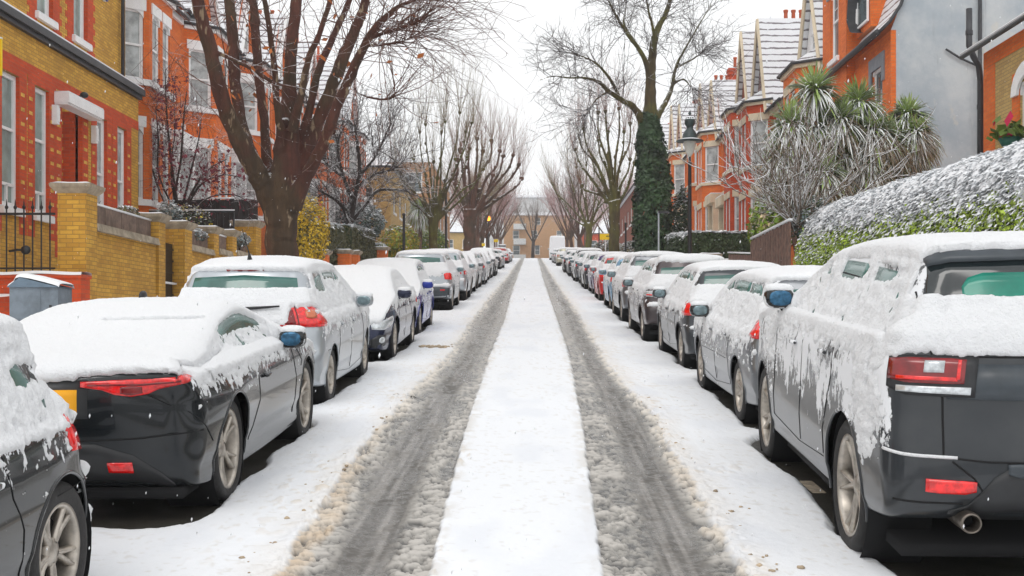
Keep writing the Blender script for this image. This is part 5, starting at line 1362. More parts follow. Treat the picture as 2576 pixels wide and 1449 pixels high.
# dormer with white window in the steep roof
dw = MB(); dw.box(XG+.05, XG+2, yG+2.0, yG+3.5, 10.8, 13.6); do = dw.build('dormer', M['orangebrick'], gh_, smooth=False)
fd = Fr((XG+.04, yG+2.0), (XG+.04, yG+3.5), (0, yG)); fd.window(gh_, (.15, 1.35, 11.0, 13.3), depth=-.01, bars=1, sill=False)
mb = MB(); mb.tube([(12.45, yG-.08, 3.0), (12.45, yG-.08, 11.3)], .055, 8); mb.tube([(12.45, yG-.08, 9.1), (11.9, yG-.08, 9.35), (11.5, yG-.08, 9.6)], .03, 6); mb.tube([(12.6, yG-.1, 6.3), (12.45, yG-.1, 6.35)], .05, 6)
mb.build('drainpipe', M['gutter'], gh_)
mb = MB(); mb.tube([(13.9, yG-.05, 3), (13.9, yG-.05, 15)], .02, 5); mb.tube([(12.3, yG-.3, 5.75), (14.8, yG-.35, 5.6)], .06, 6); mb.build('wall_cable', M['gutter'], gh_)
# big shaped gable + following terraces on the right
yr = yG+6.42
sp_gable = thing('terraced_house', 'orange brick house with tall arched gable window, directly beside the grey rendered house', 'house', group='orange brick houses on the right')
fr = Fr((XG, yr-3.4), (XG, yr), (0, yr)); 
fr = Fr((XG-.25, yr-2.9), (XG-.25, yr), (0, yr)); zb_ = ze-1.0
mb = MB(); o = (.95, 1.95, ze+.35, ze+2.9); fr.wall(mb, zb_, 13.0, [o], depth=.15)
mb.add([fr.P(0, 13.0), fr.P(2.9, 13.0), fr.P(2.3, 14.6), fr.P(1.45, 15.6), fr.P(.6, 14.6)], None, [[0, 1, 2], [0, 2, 3], [0, 3, 4]])
mb.box(XG-.25, XG+2, yr-2.92, yr-2.86, zb_, 13.2); mb.build('gable_wall', M['orangebrick'], sp_gable, smooth=False)
fr.window(sp_gable, o, depth=.15, arch=.48, bars=1)
mb = MB(); n = 12
for i in range(n):
    t0, t1 = pi*i/n, pi*(i+1)/n; c = 1.45; zc = o[3]-.45
    P = fr.P
    for (ra, rb) in ((.52, .80),):
        mb.hexa([P(c+ra*math.cos(t0), zc+ra*math.sin(t0), .0), P(c+rb*math.cos(t0), zc+rb*math.sin(t0), .0), P(c+rb*math.cos(t1), zc+rb*math.sin(t1), .0), P(c+ra*math.cos(t1), zc+ra*math.sin(t1), .0),
                 P(c+ra*math.cos(t0), zc+ra*math.sin(t0), .06), P(c+rb*math.cos(t0), zc+rb*math.sin(t0), .06), P(c+rb*math.cos(t1), zc+rb*math.sin(t1), .06), P(c+ra*math.cos(t1), zc+ra*math.sin(t1), .06)])
mb.build('grey_arch', mat('grey_arch_stone', (.28, .30, .33), .7), sp_gable, smooth=False)
mb = MB(); mb.grid(np.array([[(XG-.3+dx, yr-2.95-dy, z_) for dx in (0, .35)] for dy, z_ in ((0, 13.6), (.25, 13.0), (.28, 12.2), (.1, 11.3), (.45, 10.9), (.7, 10.8))])); mb.build('scroll', M['gutter'], sp_gable)
right_units = [
    ('orange brick house with white panelled gable and snowy roof behind the spiky palms', 6.6, dict(gablem='white', gh=4.0)),
    ('brick house with dark tile-hung gable above the bare snowy shrub', 6.2, dict(gablem='hangtile', gh=4.2)),
    ('brick house with brown brick gable, third beyond the grey rendered wall', 6.2, dict(gablem='darkbrick', gh=4.2)),
    ('brick house with cream bay and balcony behind the bare shrub, three chimney pots', 6.4, dict(gh=3.4)),
    ('brick house with round headed bay window right of the street lamp', 6.6, dict(gh=3.6, archy=.2)),
    ('brick house with snowy slates directly behind the street lamp', 6.8, dict(gh=3.8)),
    ('orange brick house left of the street lamp, mostly slates and gable', 7.0, dict(gh=4.0)),
    ('brick house farthest along the right terrace, half behind the ivy tree', 7.4, dict(gh=4.0)),
]
for i, (lab, w_, kw) in enumerate(right_units):
    terrace(1, yr, yr+w_, 10.0, label=lab, floor=1.1, eave=7.35, group='orange brick houses on the right', trim='cream', brick='orangebrick' if i not in (1, 2) else 'redbrick', bayside=i % 2, rise=4.0, bp=.9, **kw); yr += w_+.02
z = zrf(98)
plain_block('apartment_block', 'dark red brick block with rows of white windows behind the pollarded trees on the right', 9.5, 20, 96, 135, z-1, z+7.6, 'darkbrick', 'snow', wf(2, 1.0, 1.4, 1.5, [(z+1, z+2.8), (z+4, z+5.8)]), wf(10, 1.0, 1.4, 2.2, [(z+1.4, z+3.1), (z+4.6, z+6.2)]), 1)
# ---- block of flats closing the street
fl_ = thing('apartment_block', 'tan brick block of flats with white balconies closing the far end of the street', 'flats')
D0 = 205.0; xa, xb = (1268-CX)*D0/F, (1445-CX)*D0/F
zb0 = 12.0; fr = Fr((xa, D0), (xb, D0), (0, 0)); W_ = xb-xa
zy = lambda y: CAMZ-(y-CY)*D0/F
xx = lambda x: (x-CX)*D0/F-xa
ops = [(xx(1345), xx(1358), zy(641), zy(617)), (xx(1337), xx(1352), zy(600), zy(580)), (xx(1345), xx(1360), zy(566), zy(548)), (xx(1290), xx(1308), zy(643), zy(617)), (xx(1290), xx(1306), zy(603), zy(580)), (xx(1400), xx(1414), zy(641), zy(617)), (xx(1400), xx(1414), zy(600), zy(580))]
mb = MB(); fr.wall(mb, zb0, zy(542), ops, depth=.2); mb.box(xa-.05, xa, D0, D0+12, zb0, zy(542)); mb.build('wall', brick_mat('pale_tan_brick', (.62, .36, .18), (.52, .29, .14), (.4, .3, .2), stain=.1), fl_, smooth=False)
for o in ops: fr.window(fl_, o, depth=.2, sill=False)
mb = MB()
for y0_, y1_ in ((640, 660), (600, 616), (563, 578)):
    fr.box(mb, xx(1292), xx(1323), zy(y1_), zy(y0_)-.1, .05, 1.3)
mb.build('balcony', mat('white_panel', (.62, .64, .64), .6), fl_, smooth=False)
mb = MB(); mb.box(xa-.4, xb+.4, D0-.4, D0+12, zy(542), zy(542)+.5); mb.build('roof', M['snow'], fl_, smooth=False)
fb = thing('apartment_block', 'pale flat roofed building rising behind the tan flats at the end of the street', 'flats')
mb = MB(); mb.box(-9, 10, 236, 250, 10, 1.75-(497-CY)*236/F); mb.build('wall', mat('pale_render', (.55, .55, .55), .8, var=.2, vs=.5), fb, smooth=False)
mb = MB(); mb.box(-9.4, 10.4, 235.6, 250.4, 1.75-(497-CY)*236/F, 1.75-(492-CY)*236/F); mb.build('roof', M['snow'], fb, smooth=False)

z = 11.6
for nm_, x0, x1, y0, side, mt, lab in (('house', 9, 24, 186, -1, 'paleyellow', 'pale brick house row behind bare trees at the far left end of the street'), ('house', 26, 44, 192, -1, 'darkbrick', 'dark brick house row far away on the left behind the terraces'),
                               ('house', 8.6, 24, 188, 1, 'redbrick', 'red brick house row behind bare trees at the far right end of the street'), ('house', 26, 46, 192, 1, 'tanbrick', 'tan brick house row far away on the right behind the terraces')):
    plain_block(nm_, lab, x0, x1, y0, y0+12, z, z+6.4, mt, 'snow', wf(5, 1.0, 1.3, 1.5, [(z+1, z+2.6), (z+3.9, z+5.3)]), [], side, None, 3.2)
# ================================================================ TREES
def bark_mat(name, c1, c2, c3=None, snow=.35):
    m, nt, b = newmat(name)
    v = coords(nt, 'Object', (5, 5, 1.1))
    n1 = noise(nt, 1.0, 5, v, .7); n2 = noise(nt, .8, 3, coords(nt)); n3 = noise(nt, 3.2, 3, coords(nt, 'Object', (1.6, 1.6, .45)))
    c = mixc(nt, ramp(nt, n2, .42, .62), c1, c2)
    c = mixc(nt, ramp(nt, n1, .35, .75), mixc(nt, .55, c, (.01, .006, .005)), c)
    if c3: c = mixc(nt, ramp(nt, n3, .60, .66), c, c3)
    nt.links.new(c, b.inputs['Base Color']); b.inputs['Roughness'].default_value = .85
    bump(nt, b, noise(nt, 1.0, 6, coords(nt, 'Object', (16, 16, 3)), .75), 1.0, .07)
    if snow: add_topsnow(m, (snow, snow+.3), 8, .95)
    return m
M['planebark'] = bark_mat('plane_bark', (.14, .044, .027), (.10, .06, .03), (.30, .22, .14), .55)
M['darkbark'] = bark_mat('dark_bark', (.045, .028, .022), (.05, .03, .022), None, .35)
M['mossbark'] = bark_mat('mossy_bark', (.16, .15, .03), (.12, .085, .03), None, .5)
M['redbark'] = bark_mat('reddish_bark', (.18, .085, .055), (.12, .075, .045), None, .5)
def twigmat(name, col, snow): 
    m = mat(name, col, .85, var=.3, vs=3); add_topsnow(m, (snow, snow+.35), 6, .9); return m
M['twig_plane'] = twigmat('plane_twigs', (.11, .045, .030), .42)
M['twig_dark'] = twigmat('dark_twigs', (.055, .038, .034), .12)
M['twig_red'] = twigmat('red_twigs', (.24, .12, .09), .5)
M['twig_green'] = twigmat('mossy_twigs', (.22, .17, .09), .42)
M['twig_pink'] = twigmat('pink_twigs', (.42, .25, .24), .45)
M['twig_brown'] = twigmat('brown_twigs', (.12, .075, .05), .35)
def unit(a): return a/(np.linalg.norm(a, axis=-1, keepdims=True)+1e-9)
def twigs(mb, S, D, L, R, bend, K=5, n=3, wig=.06, m=0, taper=.3):
    """batch of curved tapering twigs; returns points (N,K,3) and tangents"""
    S = np.asarray(S, float); Nn = len(S)
    if Nn == 0: return None, None
    D = unit(np.asarray(D, float)); L = np.broadcast_to(np.asarray(L, float), (Nn,)); R = np.broadcast_to(np.asarray(R, float), (Nn,))
    t = np.linspace(0, 1, K)
    bend = np.broadcast_to(np.asarray(bend, float), (Nn, 3))
    P = S[:, None]+D[:, None]*(L[:, None]*t)[..., None]+bend[:, None]*(L[:, None]*t**2)[..., None]
    wv = RNG.normal(0, wig, (Nn, K, 3))*L[:, None, None]; wv[:, 0] = 0; P = P+np.cumsum(wv, 1)*.5
    Tn = unit(np.gradient(P, axis=1))
    ref = unit(RNG.normal(0, 1, (Nn, 1, 3))); B = unit(np.cross(Tn, ref)); C_ = np.cross(Tn, B)
    ang = np.linspace(0, 2*pi, n, endpoint=False)
    rr = R[:, None]*(1-(1-taper)*t)[None]
    ring = P[:, :, None]+rr[..., None, None]*(np.cos(ang)[None, None, :, None]*B[:, :, None]+np.sin(ang)[None, None, :, None]*C_[:, :, None])
    V = ring.reshape(-1, 3)
    idx = np.arange(Nn*K*n).reshape(Nn, K, n)
    nx = np.roll(idx, -1, 2)
    q = np.stack([idx[:, :-1], idx[:, 1:], nx[:, 1:], nx[:, :-1]], -1).reshape(-1, 4)
    mb.add(V, q, m=m)
    return P, Tn
def sprout(P, T, per, spread, lo=.2, up=.0):
    """child starts and directions along parents"""
    Nn, K = P.shape[:2]
    i = np.repeat(np.arange(Nn), per); t = RNG.uniform(lo, 1, len(i))*(K-1); k = np.minimum(t.astype(int), K-2); f = (t-k)[:, None]
    S = P[i, k]*(1-f)+P[i, k+1]*f
    D = unit(T[i, k]+RNG.normal(0, spread, (len(i), 3))+np.array([0, 0, up]))
    return S, D
def cat(P, per=6):
    P = np.asarray(P, float); n = len(P); out = []
    for i in range(n-1):
        p0, p1, p2, p3 = P[max(i-1, 0)], P[i], P[i+1], P[min(i+2, n-1)]
        for k in range(per):
            t = k/per
            out.append(.5*((2*p1)+(-p0+p2)*t+(2*p0-5*p1+4*p2-p3)*t*t+(-p0+3*p1-3*p2+p3)*t**3))
    out.append(P[-1]); return np.array(out)
WS = .93
def limb(mb, pts, d, n=10, rough=.06, m=0):
    """pts: (x, y, width_px, depth offset) in photo pixels at depth d"""
    P = cat([tuple(at(x, y, d+dd))+(w*WS/2*(d+dd)/F,) for x, y, w, dd in pts])
    r = P[:, 3]*(1+rough*(RNG.random(len(P))*2-1))
    path = P[:, :3].copy(); path[1:-1] += RNG.normal(0, 1, (len(P)-2, 3))*(P[1:-1, 3:4]*.06)
    mb.tube(path, r, n, m)
    return path, r
def melt(o, vox, it=2):
    """grow the crossing limbs of a trunk together into one skin"""
    md = o.modifiers.new('r', 'REMESH'); md.mode = 'VOXEL'; md.voxel_size = vox; md.use_smooth_shade = True
    ms = o.modifiers.new('s', 'SMOOTH'); ms.iterations = it; ms.factor = .5
    dg = bpy.context.evaluated_depsgraph_get(); me = bpy.data.meshes.new_from_object(o.evaluated_get(dg)); o.modifiers.clear(); o.data = me
    return o
def arr(path):
    P = np.array(path)[None]; T = unit(np.gradient(P, axis=1)); return P, T
# ---- big plane tree, near left ------------------------------------------------
WS = .84; d = 22.3; tr = MB(); cr = MB()
root = thing('plane_tree', 'huge many limbed plane tree with thick reddish trunk on the left pavement', 'tree')
zb = (835-(zrf(d)+.1-CAMZ)*F/d)
LM = []
LM.append(limb(tr, [(714, zb, 125, 0), (712, 760, 104, 0), (712, 650, 96, 0), (706, 570, 94, 0), (712, 510, 100, 0), (718, 440, 88, 0), (722, 365, 74, 0), (726, 280, 58, .1), (729, 190, 38, .2), (736, 90, 35, .4), (748, -10, 33, .6), (760, -120, 26, .8)], d, 18, .015))
for pts in (
    [(700, 545, 80, 0), (668, 478, 66, -.1), (640, 425, 60, -.25), (606, 362, 56, -.4), (577, 300, 50, -.6), (553, 232, 47, -.8), (532, 140, 43, -.9), (508, 50, 42, -1.0), (488, -40, 34, -1.2), (470, -140, 20, -1.3)],
    [(652, 430, 44, -.2), (625, 372, 40, 0), (603, 290, 36, .3), (590, 200, 35, .6), (586, 100, 33, .8), (577, 0, 31, 1.0), (565, -120, 22, 1.2)],
    [(690, 470, 44, .2), (672, 410, 32, .5), (664, 300, 28, .9), (653, 205, 28, 1.1), (645, 110, 27, 1.3), (636, 0, 26, 1.5), (620, -130, 18, 1.8)],
    [(706, 330, 26, -.4), (697, 270, 22, -.6), (690, 165, 20, -.8), (677, 68, 18, -1.0), (664, -10, 16, -1.1), (650, -110, 10, -1.3)],
    [(735, 330, 34, -.3), (757, 240, 24, -.5), (775, 152, 20, -.7), (802, 88, 18, -.9), (831, 0, 16, -1.0), (850, -90, 10, -1.1)],
    [(750, 380, 40, .2), (778, 280, 26, .4), (802, 176, 23, .6), (842, 84, 20, .8), (880, 0, 18, 1.0), (915, -90, 12, 1.1)],
    [(755, 430, 52, .2), (790, 330, 42, .3), (838, 212, 39, .3), (874, 118, 35, .4), (905, 48, 29, .5), (922, -10, 25, .6), (940, -110, 16, .7)],
    [(735, 520, 66, -.1), (765, 452, 44, -.3), (811, 368, 34, -.6), (846, 272, 32, -.8), (884, 186, 31, -1.0), (917, 114, 26, -1.2), (950, 62, 21, -1.4), (1000, 18, 15, -1.6), (1050, -2, 12, -1.7), (1110, -30, 8, -1.8)],
    [(925, 98, 14, -1.2), (965, 84, 12, -1.3), (1020, 66, 10, -1.5), (1072, 45, 8, -1.6)],
    [(922, 116, 10, -1.2), (960, 113, 10, -1.3), (1008, 106, 8, -1.4), (1040, 92, 5, -1.5)],
    [(530, 124, 14, -.9), (588, 151, 13, -1.0), (634, 174, 13, -1.0), (684, 206, 14, -.9)],
    [(905, 236, 7, .2), (935, 246, 9, .2), (975, 250, 8, .1), (1000, 238, 4, 0)],
    [(652, 60, 14, 1.4), (640, 20, 10, 1.5), (600, -30, 8, 1.6)]):
    LM.append(limb(tr, pts, d, 12, .07))
for path, r in LM:                                        # knots and burrs
    for k in range(2):
        i = RNG.integers(6, len(path)-2); tr.blob(path[i]+RNG.normal(0, 1, 3)*r[i]*.7, r[i]*.55, 5, noise=.3, seed=int(i))
melt(tr.build('trunk', M['planebark'], root), .028)
for li, (path, r) in enumerate(LM):
    P, T = arr(path[len(path)//3:])
    k = 16 if li else 14
    S, D = sprout(P, T, k, .8, .1, .35)
    P1, T1 = twigs(cr, S, D, RNG.uniform(.7, 1.9, len(S)), RNG.uniform(.007, .013, len(S)), np.array([0, 0, .15]), 7, 4, .05)
    S, D = sprout(P1, T1, 3, .55, .15, .1)
    P2, T2 = twigs(cr, S, D, RNG.uniform(.3, 1.0, len(S)), .0055, RNG.normal(0, .2, (len(S), 3)), 5, 3, .06)
# long whippy twigs on the street side arching down
path = np.concatenate([LM[8][0][26:], LM[9][0][4:], LM[10][0][4:], LM[7][0][26:]])
P, T = arr(path)
S, D = sprout(P, T, 120, .8, .0, .0); D = unit(D+np.array([.45, -.1, .0]))
P1, T1 = twigs(cr, S, D, RNG.uniform(.8, 2.1, len(S)), RNG.uniform(.006, .011, len(S)), np.stack([RNG.uniform(-.1, .2, len(S)), RNG.normal(0, .1, len(S)), RNG.uniform(-.55, .35, len(S))], -1), 8, 4, .045)
S, D = sprout(P1, T1, 3, .5, .2, 0)
twigs(cr, S, D, RNG.uniform(.3, .9, len(S)), .005, RNG.normal(0, .25, (len(S), 3)), 5, 3, .06)
cr.build('crown', M['twig_plane'], root)
lf = MB()
for i in range(130):
    path, r = LM[RNG.integers(0, len(LM))]; p = path[RNG.integers(len(path)//3, len(path))]+RNG.normal(0, .35, 3); a, b_ = RNG.normal(0, .035, 3), RNG.normal(0, .035, 3)
    lf.add([p-a, p+b_, p+a, p-b_], [[0, 1, 2, 3]])
lf.build('dead_leaves', mat('dead_leaf', (.42, .12, .02), .7), root)
rebase(root, (float(at(714, zb, d)[0]), d, zrf(d)+.1))
WS = .93
# ---- generic helpers ----------------------------------------------------------
def knuckle_tree(label, d, trunk, limbs, knots, barkm, twm, ntw=26, tl=(1.2, 2.6), tr_=.011, sp=.55, group=None, dd=1.5, seed=0):
    """pollarded tree: trunk and limbs as photo-pixel paths at depth d; twig fans spring from the knuckles"""
    r0 = thing('pollarded_tree', label, 'tree', group=group); tb = MB(); cb = MB(); rs = np.random.default_rng(seed)
    zbp = 835-(zrf(d)+.08-CAMZ)*F/d
    limb(tb, [(trunk[0][0], zbp, trunk[0][2]*1.25, 0)]+[t+(0,) for t in trunk], d, 12, .05)
    for L_ in limbs:
        off = rs.uniform(-dd, dd)
        n = len(L_); pts = [(x, y, w*.66, off*i/(n-1)) for i, (x, y, w) in enumerate(L_)]
        path, r = limb(tb, pts, d, 8, .10)
        e = path[-1]; dirn = unit(path[-1]-path[-4])
        tb.blob(e, max(.10, r[-1]*2.3), 5, noise=.35, seed=int(abs(e[0])*10))
        Nn = ntw; D = unit(dirn*.9+np.array([0, 0, .7])+RNG.normal(0, sp*.85, (Nn, 3)))
        P1, T1 = twigs(cb, np.repeat(e[None], Nn, 0)+RNG.normal(0, .05, (Nn, 3)), D, RNG.uniform(tl[0], tl[1], Nn), tr_, np.array([0, 0, .25]), 6, 3, .03)
        S, D = sprout(P1, T1, 2, .3, .2, .2); twigs(cb, S, D, RNG.uniform(.4, 1.1, len(S)), tr_*.6, np.array([0, 0, .2]), 4, 3, .04)
        P, T = arr(path[3:]); S, D = sprout(P, T, ntw//3, .9, .1, .3)
        P1, T1 = twigs(cb, S, D, RNG.uniform(.4, 1.3, len(S)), tr_*.8, np.array([0, 0, .2]), 5, 3, .06)
        for kk in range(3):
            i = rs.integers(4, len(path)); tb.blob(path[i]+RNG.normal(0, 1, 3)*r[i]*.5, max(.06, r[i]*1.5), 4, noise=.4, seed=int(i))
    melt(tb.build('trunk', barkm, r0), .05); cb.build('crown', twm, r0)
    rebase(r0, (float(at(trunk[0][0], zbp, d)[0]), d, zrf(d)+.08)); return r0
def fanlimbs(base, knots, w0, w1, bow=.25):
    out = []
    for i, (kx, ky) in enumerate(knots):
        bx, by = base
        mx, my = bx+(kx-bx)*.58+RNG.normal(0, 6), by+(ky-by)*.42+RNG.normal(0, 8)
        out.append([(bx, by+14, w0), (mx-(kx-bx)*.05+RNG.normal(0, 3), my, (w0+w1)/2), (kx+(bx-kx)*.12+RNG.normal(0, 2), ky+(by-ky)*.25, w1*1.15), (kx, ky, w1)])
    return out
GT = 'bare pollarded street trees'
knuckle_tree('mossy pollarded tree on the left with spiky knuckles, beside a black lamp column', 56.5, [(1092, 650, 27), (1090, 600, 25), (1090, 565, 27), (1092, 545, 30)],
    fanlimbs((1092, 548), [(1120, 305), (1156, 282), (1070, 312), (1056, 331), (1111, 331), (1187, 308), (1172, 331), (1040, 400), (1091, 407), (1145, 400), (1205, 440), (1015, 455), (1030, 500), (1175, 395), (1000, 425), (1216, 425)], 13, 7), None, M['mossbark'], M['twig_green'], 16, (1.0, 3.0), .009, .42, GT, 1.6, 3)
knuckle_tree('stout dark pollarded tree on the left with leaning limbs reaching over the street', 78, [(1181, 650, 36), (1181, 600, 33), (1182, 555, 35), (1185, 530, 40)],
    fanlimbs((1183, 536), [(1236, 353), (1291, 390), (1305, 414), (1312, 448), (1257, 379), (1266, 392), (1200, 348), (1158, 376), (1181, 372), (1150, 400), (1215, 380), (1240, 440), (1140, 440), (1170, 420)], 17, 9), None, M['redbark'], M['twig_red'], 20, (1.2, 3.0), .011, .5, GT, 2.2, 4)
knuckle_tree('green trunked pollarded tree on the right beside the ivy covered tree', 64, [(1545, 650, 31), (1545, 590, 29), (1545, 540, 30), (1545, 505, 34)],
    fanlimbs((1546, 515), [(1454, 324), (1467, 322), (1505, 282), (1523, 279), (1557, 272), (1585, 310), (1446, 376), (1464, 467), (1505, 352), (1570, 330), (1602, 372), (1490, 400), (1585, 400), (1530, 330)], 16, 8), None, M['mossbark'], M['twig_red'], 18, (1.0, 2.8), .010, .48, GT, 2.0, 5)
knuckle_tree('thin dark trunked pollarded tree on the right with one bent low limb', 92, [(1481, 645, 19), (1481, 600, 18), (1483, 560, 19)],
    fanlimbs((1483, 562), [(1390, 464), (1430, 430), (1450, 420), (1475, 415), (1495, 430), (1520, 450), (1535, 470), (1410, 500), (1460, 450), (1505, 480), (1545, 500)], 9, 5), None, M['mossbark'], M['twig_green'], 18, (1.2, 3.2), .012, .48, GT, 2.2, 6)
def street_tree(label, X, d, H, barkm, twm, spread=2.6, seed=0, r=.22, group=GT, n1=9, ntw=26, tr_=.016, name='street_tree', fork=2.6, base=None):
    rs = np.random.default_rng(seed); z0 = (zrf(d)+.08) if base is None else base
    r0 = thing(name, label, 'tree', group=group); tb = MB(); cb = MB()
    path = cat([(X, d, z0), (X+rs.normal(0, .06), d, z0+fork*.5), (X+rs.normal(0, .1), d, z0+fork)], 5); tb.tube(path, np.linspace(r*1.15, r*.9, len(path)), 9)
    top = path[-1]
    for i in range(n1):
        a = 2*pi*i/n1+rs.normal(0, .3); hh = (H-fork)*rs.uniform(.45, .75); s = spread*rs.uniform(.4, 1.0)
        p = cat([top-[0, 0, .3], top+[math.cos(a)*s*.45, math.sin(a)*s*.45, hh*.4], top+[math.cos(a)*s*.8, math.sin(a)*s*.8, hh*.8], top+[math.cos(a)*s, math.sin(a)*s, hh]], 4)
        tb.tube(p, np.linspace(r*.42, r*.16, len(p)), 6)
        P, T = arr(p[3:]); S, D = sprout(P, T, ntw, .6, .1, .5)
        P1, T1 = twigs(cb, S, D, rs.uniform(.8, (H-fork)*.45, len(S)), tr_, np.array([0, 0, .15]), 6, 3, .05)
        S, D = sprout(P1, T1, 3, .45, .15, .15); twigs(cb, S, D, rs.uniform(.4, 1.3, len(S)), tr_*.6, np.array([0, 0, .1]), 4, 3, .06)
    tb.build('trunk', barkm, r0); cb.build('crown', twm, r0); rebase(r0, (X, d, z0)); return r0
for k, (X, dd_, H, tm, lab) in enumerate([(-4.7, 97, 9.5, 'twig_green', 'slim mossy tree on the left just before the lit orange street lamp'), (-4.8, 108, 10, 'twig_red', 'bare tree on the left immediately behind the lit orange street lamp'), (-4.6, 122, 10.5, 'twig_pink', 'pinkish bare tree on the left, second beyond the lit street lamp'), (-4.4, 138, 10, 'twig_pink', 'pinkish bare tree on the left near the tan flats'), (-4.3, 156, 9, 'twig_brown', 'last bare tree on the left before the tan flats'),
                                       (4.7, 112, 10, 'twig_brown', 'bare brown tree on the right above the tall white van'), (4.7, 128, 11, 'twig_pink', 'pinkish bare tree on the right beyond the tall white van'), (4.5, 146, 10, 'twig_pink', 'last pinkish bare tree on the right before the tan flats')]):
    street_tree(lab, X, dd_, H, M['redbark'], M[tm], 3.0, 20+k, .22, tr_=.017)
street_tree('slender bare tree standing right in front of the tan flats', .3, 196, 13, M['darkbark'], M['twig_brown'], 3.4, 41, .30, None, 8, 22, .022, fork=5, name='bare_tree')
street_tree('tall grey bare tree behind the flats at the end of the street', 1.2, 256, 22, M['darkbark'], M['twig_brown'], 8, 42, .4, None, 12, 34, .035, fork=8, name='bare_tree', base=12)
# ---- dark garden tree on the left ---------------------------------------------
def spray_tree(name, label, d, limbs, barkm, twm, per=(26, 4, 3), ln=(1.0, .7, .4), rad=(.016, .010, .006), dd=1.2, spread=.7, up=.15, seed=1, cate='tree', depthfix=True):
    r0 = thing(name, label, cate); tb = MB(); cb = MB(); rs = np.random.default_rng(seed)
    for i, L_ in enumerate(limbs):
        off = rs.uniform(-dd, dd) if i else 0; n = len(L_)
        path, r = limb(tb, [(x, y, w, off*k/(n-1)) for k, (x, y, w) in enumerate(L_)], d, 8, .08)
        P, T = arr(path[(len(path)//2 if i == 0 else 3):])
        for lv in range(3):
            S, D = sprout(P, T, per[lv], spread, .1, up)
            P, T = twigs(cb, S, D, rs.uniform(ln[lv]*.5, ln[lv]*1.4, len(S)), rad[lv], RNG.normal(0, .18, (len(S), 3)), 5, 3, .09)
    tb.build('trunk', barkm, r0); cb.build('crown', twm, r0)
    x, y, w = limbs[0][0]; p = at(x, y, d); rebase(r0, tuple(p)); return r0
spray_tree('bare_tree', 'dark many branched bare tree in a front garden, snow along its twigs, behind hedges', 52,
    [[(878, 690, 24), (878, 590, 20), (882, 548, 20)], [(882, 560, 16), (862, 520, 12), (835, 496, 9), (800, 478, 6)], [(882, 560, 15), (892, 500, 12), (905, 430, 10), (900, 370, 8), (893, 320, 5)], [(884, 556, 14), (915, 520, 11), (950, 480, 9), (1000, 478, 6), (1030, 482, 4)],
     [(885, 500, 10), (860, 430, 8), (850, 370, 6), (860, 320, 4)], [(905, 440, 9), (940, 400, 7), (965, 350, 5), (985, 310, 4)], [(900, 470, 9), (940, 440, 7), (990, 425, 5), (1020, 400, 4)], [(870, 450, 8), (830, 420, 6), (805, 390, 4)]],
    M['darkbark'], M['twig_dark'], (26, 5, 3), (1.7, .9, .5), (.020, .013, .009), 1.8, .75, .12, 8)
# ---- red berried shrub tree beside the yellow house -----------------------------
stems = [[(452, 600, 12), (448, 540, 10), (436, 450, 8), (425, 350, 6), (418, 260, 4), (416, 175, 2)], [(450, 580, 9), (440, 500, 7), (455, 400, 6), (462, 300, 4), (470, 230, 2)], [(452, 575, 9), (480, 490, 7), (520, 430, 5), (570, 400, 3)],
         [(448, 570, 8), (410, 500, 6), (385, 430, 5), (372, 380, 3)], [(455, 560, 8), (500, 470, 6), (560, 440, 4), (620, 450, 3)], [(450, 560, 8), (478, 440, 6), (500, 350, 4), (505, 300, 2)], [(470, 560, 7), (520, 500, 5), (590, 490, 4), (640, 520, 2)], [(450, 550, 6), (400, 440, 5), (398, 350, 4), (392, 270, 2)], [(445, 540, 6), (430, 430, 4), (440, 330, 3), (436, 230, 2)]]
rb = spray_tree('berry_tree', 'small tree with dark red leaves and berries in the garden beside the yellow house', 31.2, stems, M['darkbark'], twigmat('berry_twigs', (.10, .03, .03), .2), (16, 4, 3), (.75, .5, .3), (.008, .006, .004), .8, .8, .15, 9)
bl = MB()
S_ = np.array([tuple(at(x, y, 31.2+o)) for x, y, o in zip(np.r_[RNG.normal(425, 22, 420), RNG.normal(520, 60, 520)], np.r_[RNG.uniform(190, 480, 420), RNG.normal(440, 45, 520)], RNG.normal(0, .7, 940))])
a, b_ = RNG.normal(0, .028, S_.shape), RNG.normal(0, .028, S_.shape)
V = np.stack([S_-a, S_+b_, S_+a, S_-b_], 1).reshape(-1, 3); bl.add(V, np.arange(len(V)).reshape(-1, 4))
o = bl.build('leaves', add_topsnow(mat('dark_red_leaf', (.16, .02, .035), .7, var=.4), (.75, .95)), rb); o.matrix_parent_inverse = Matrix.Translation(-rb.location)
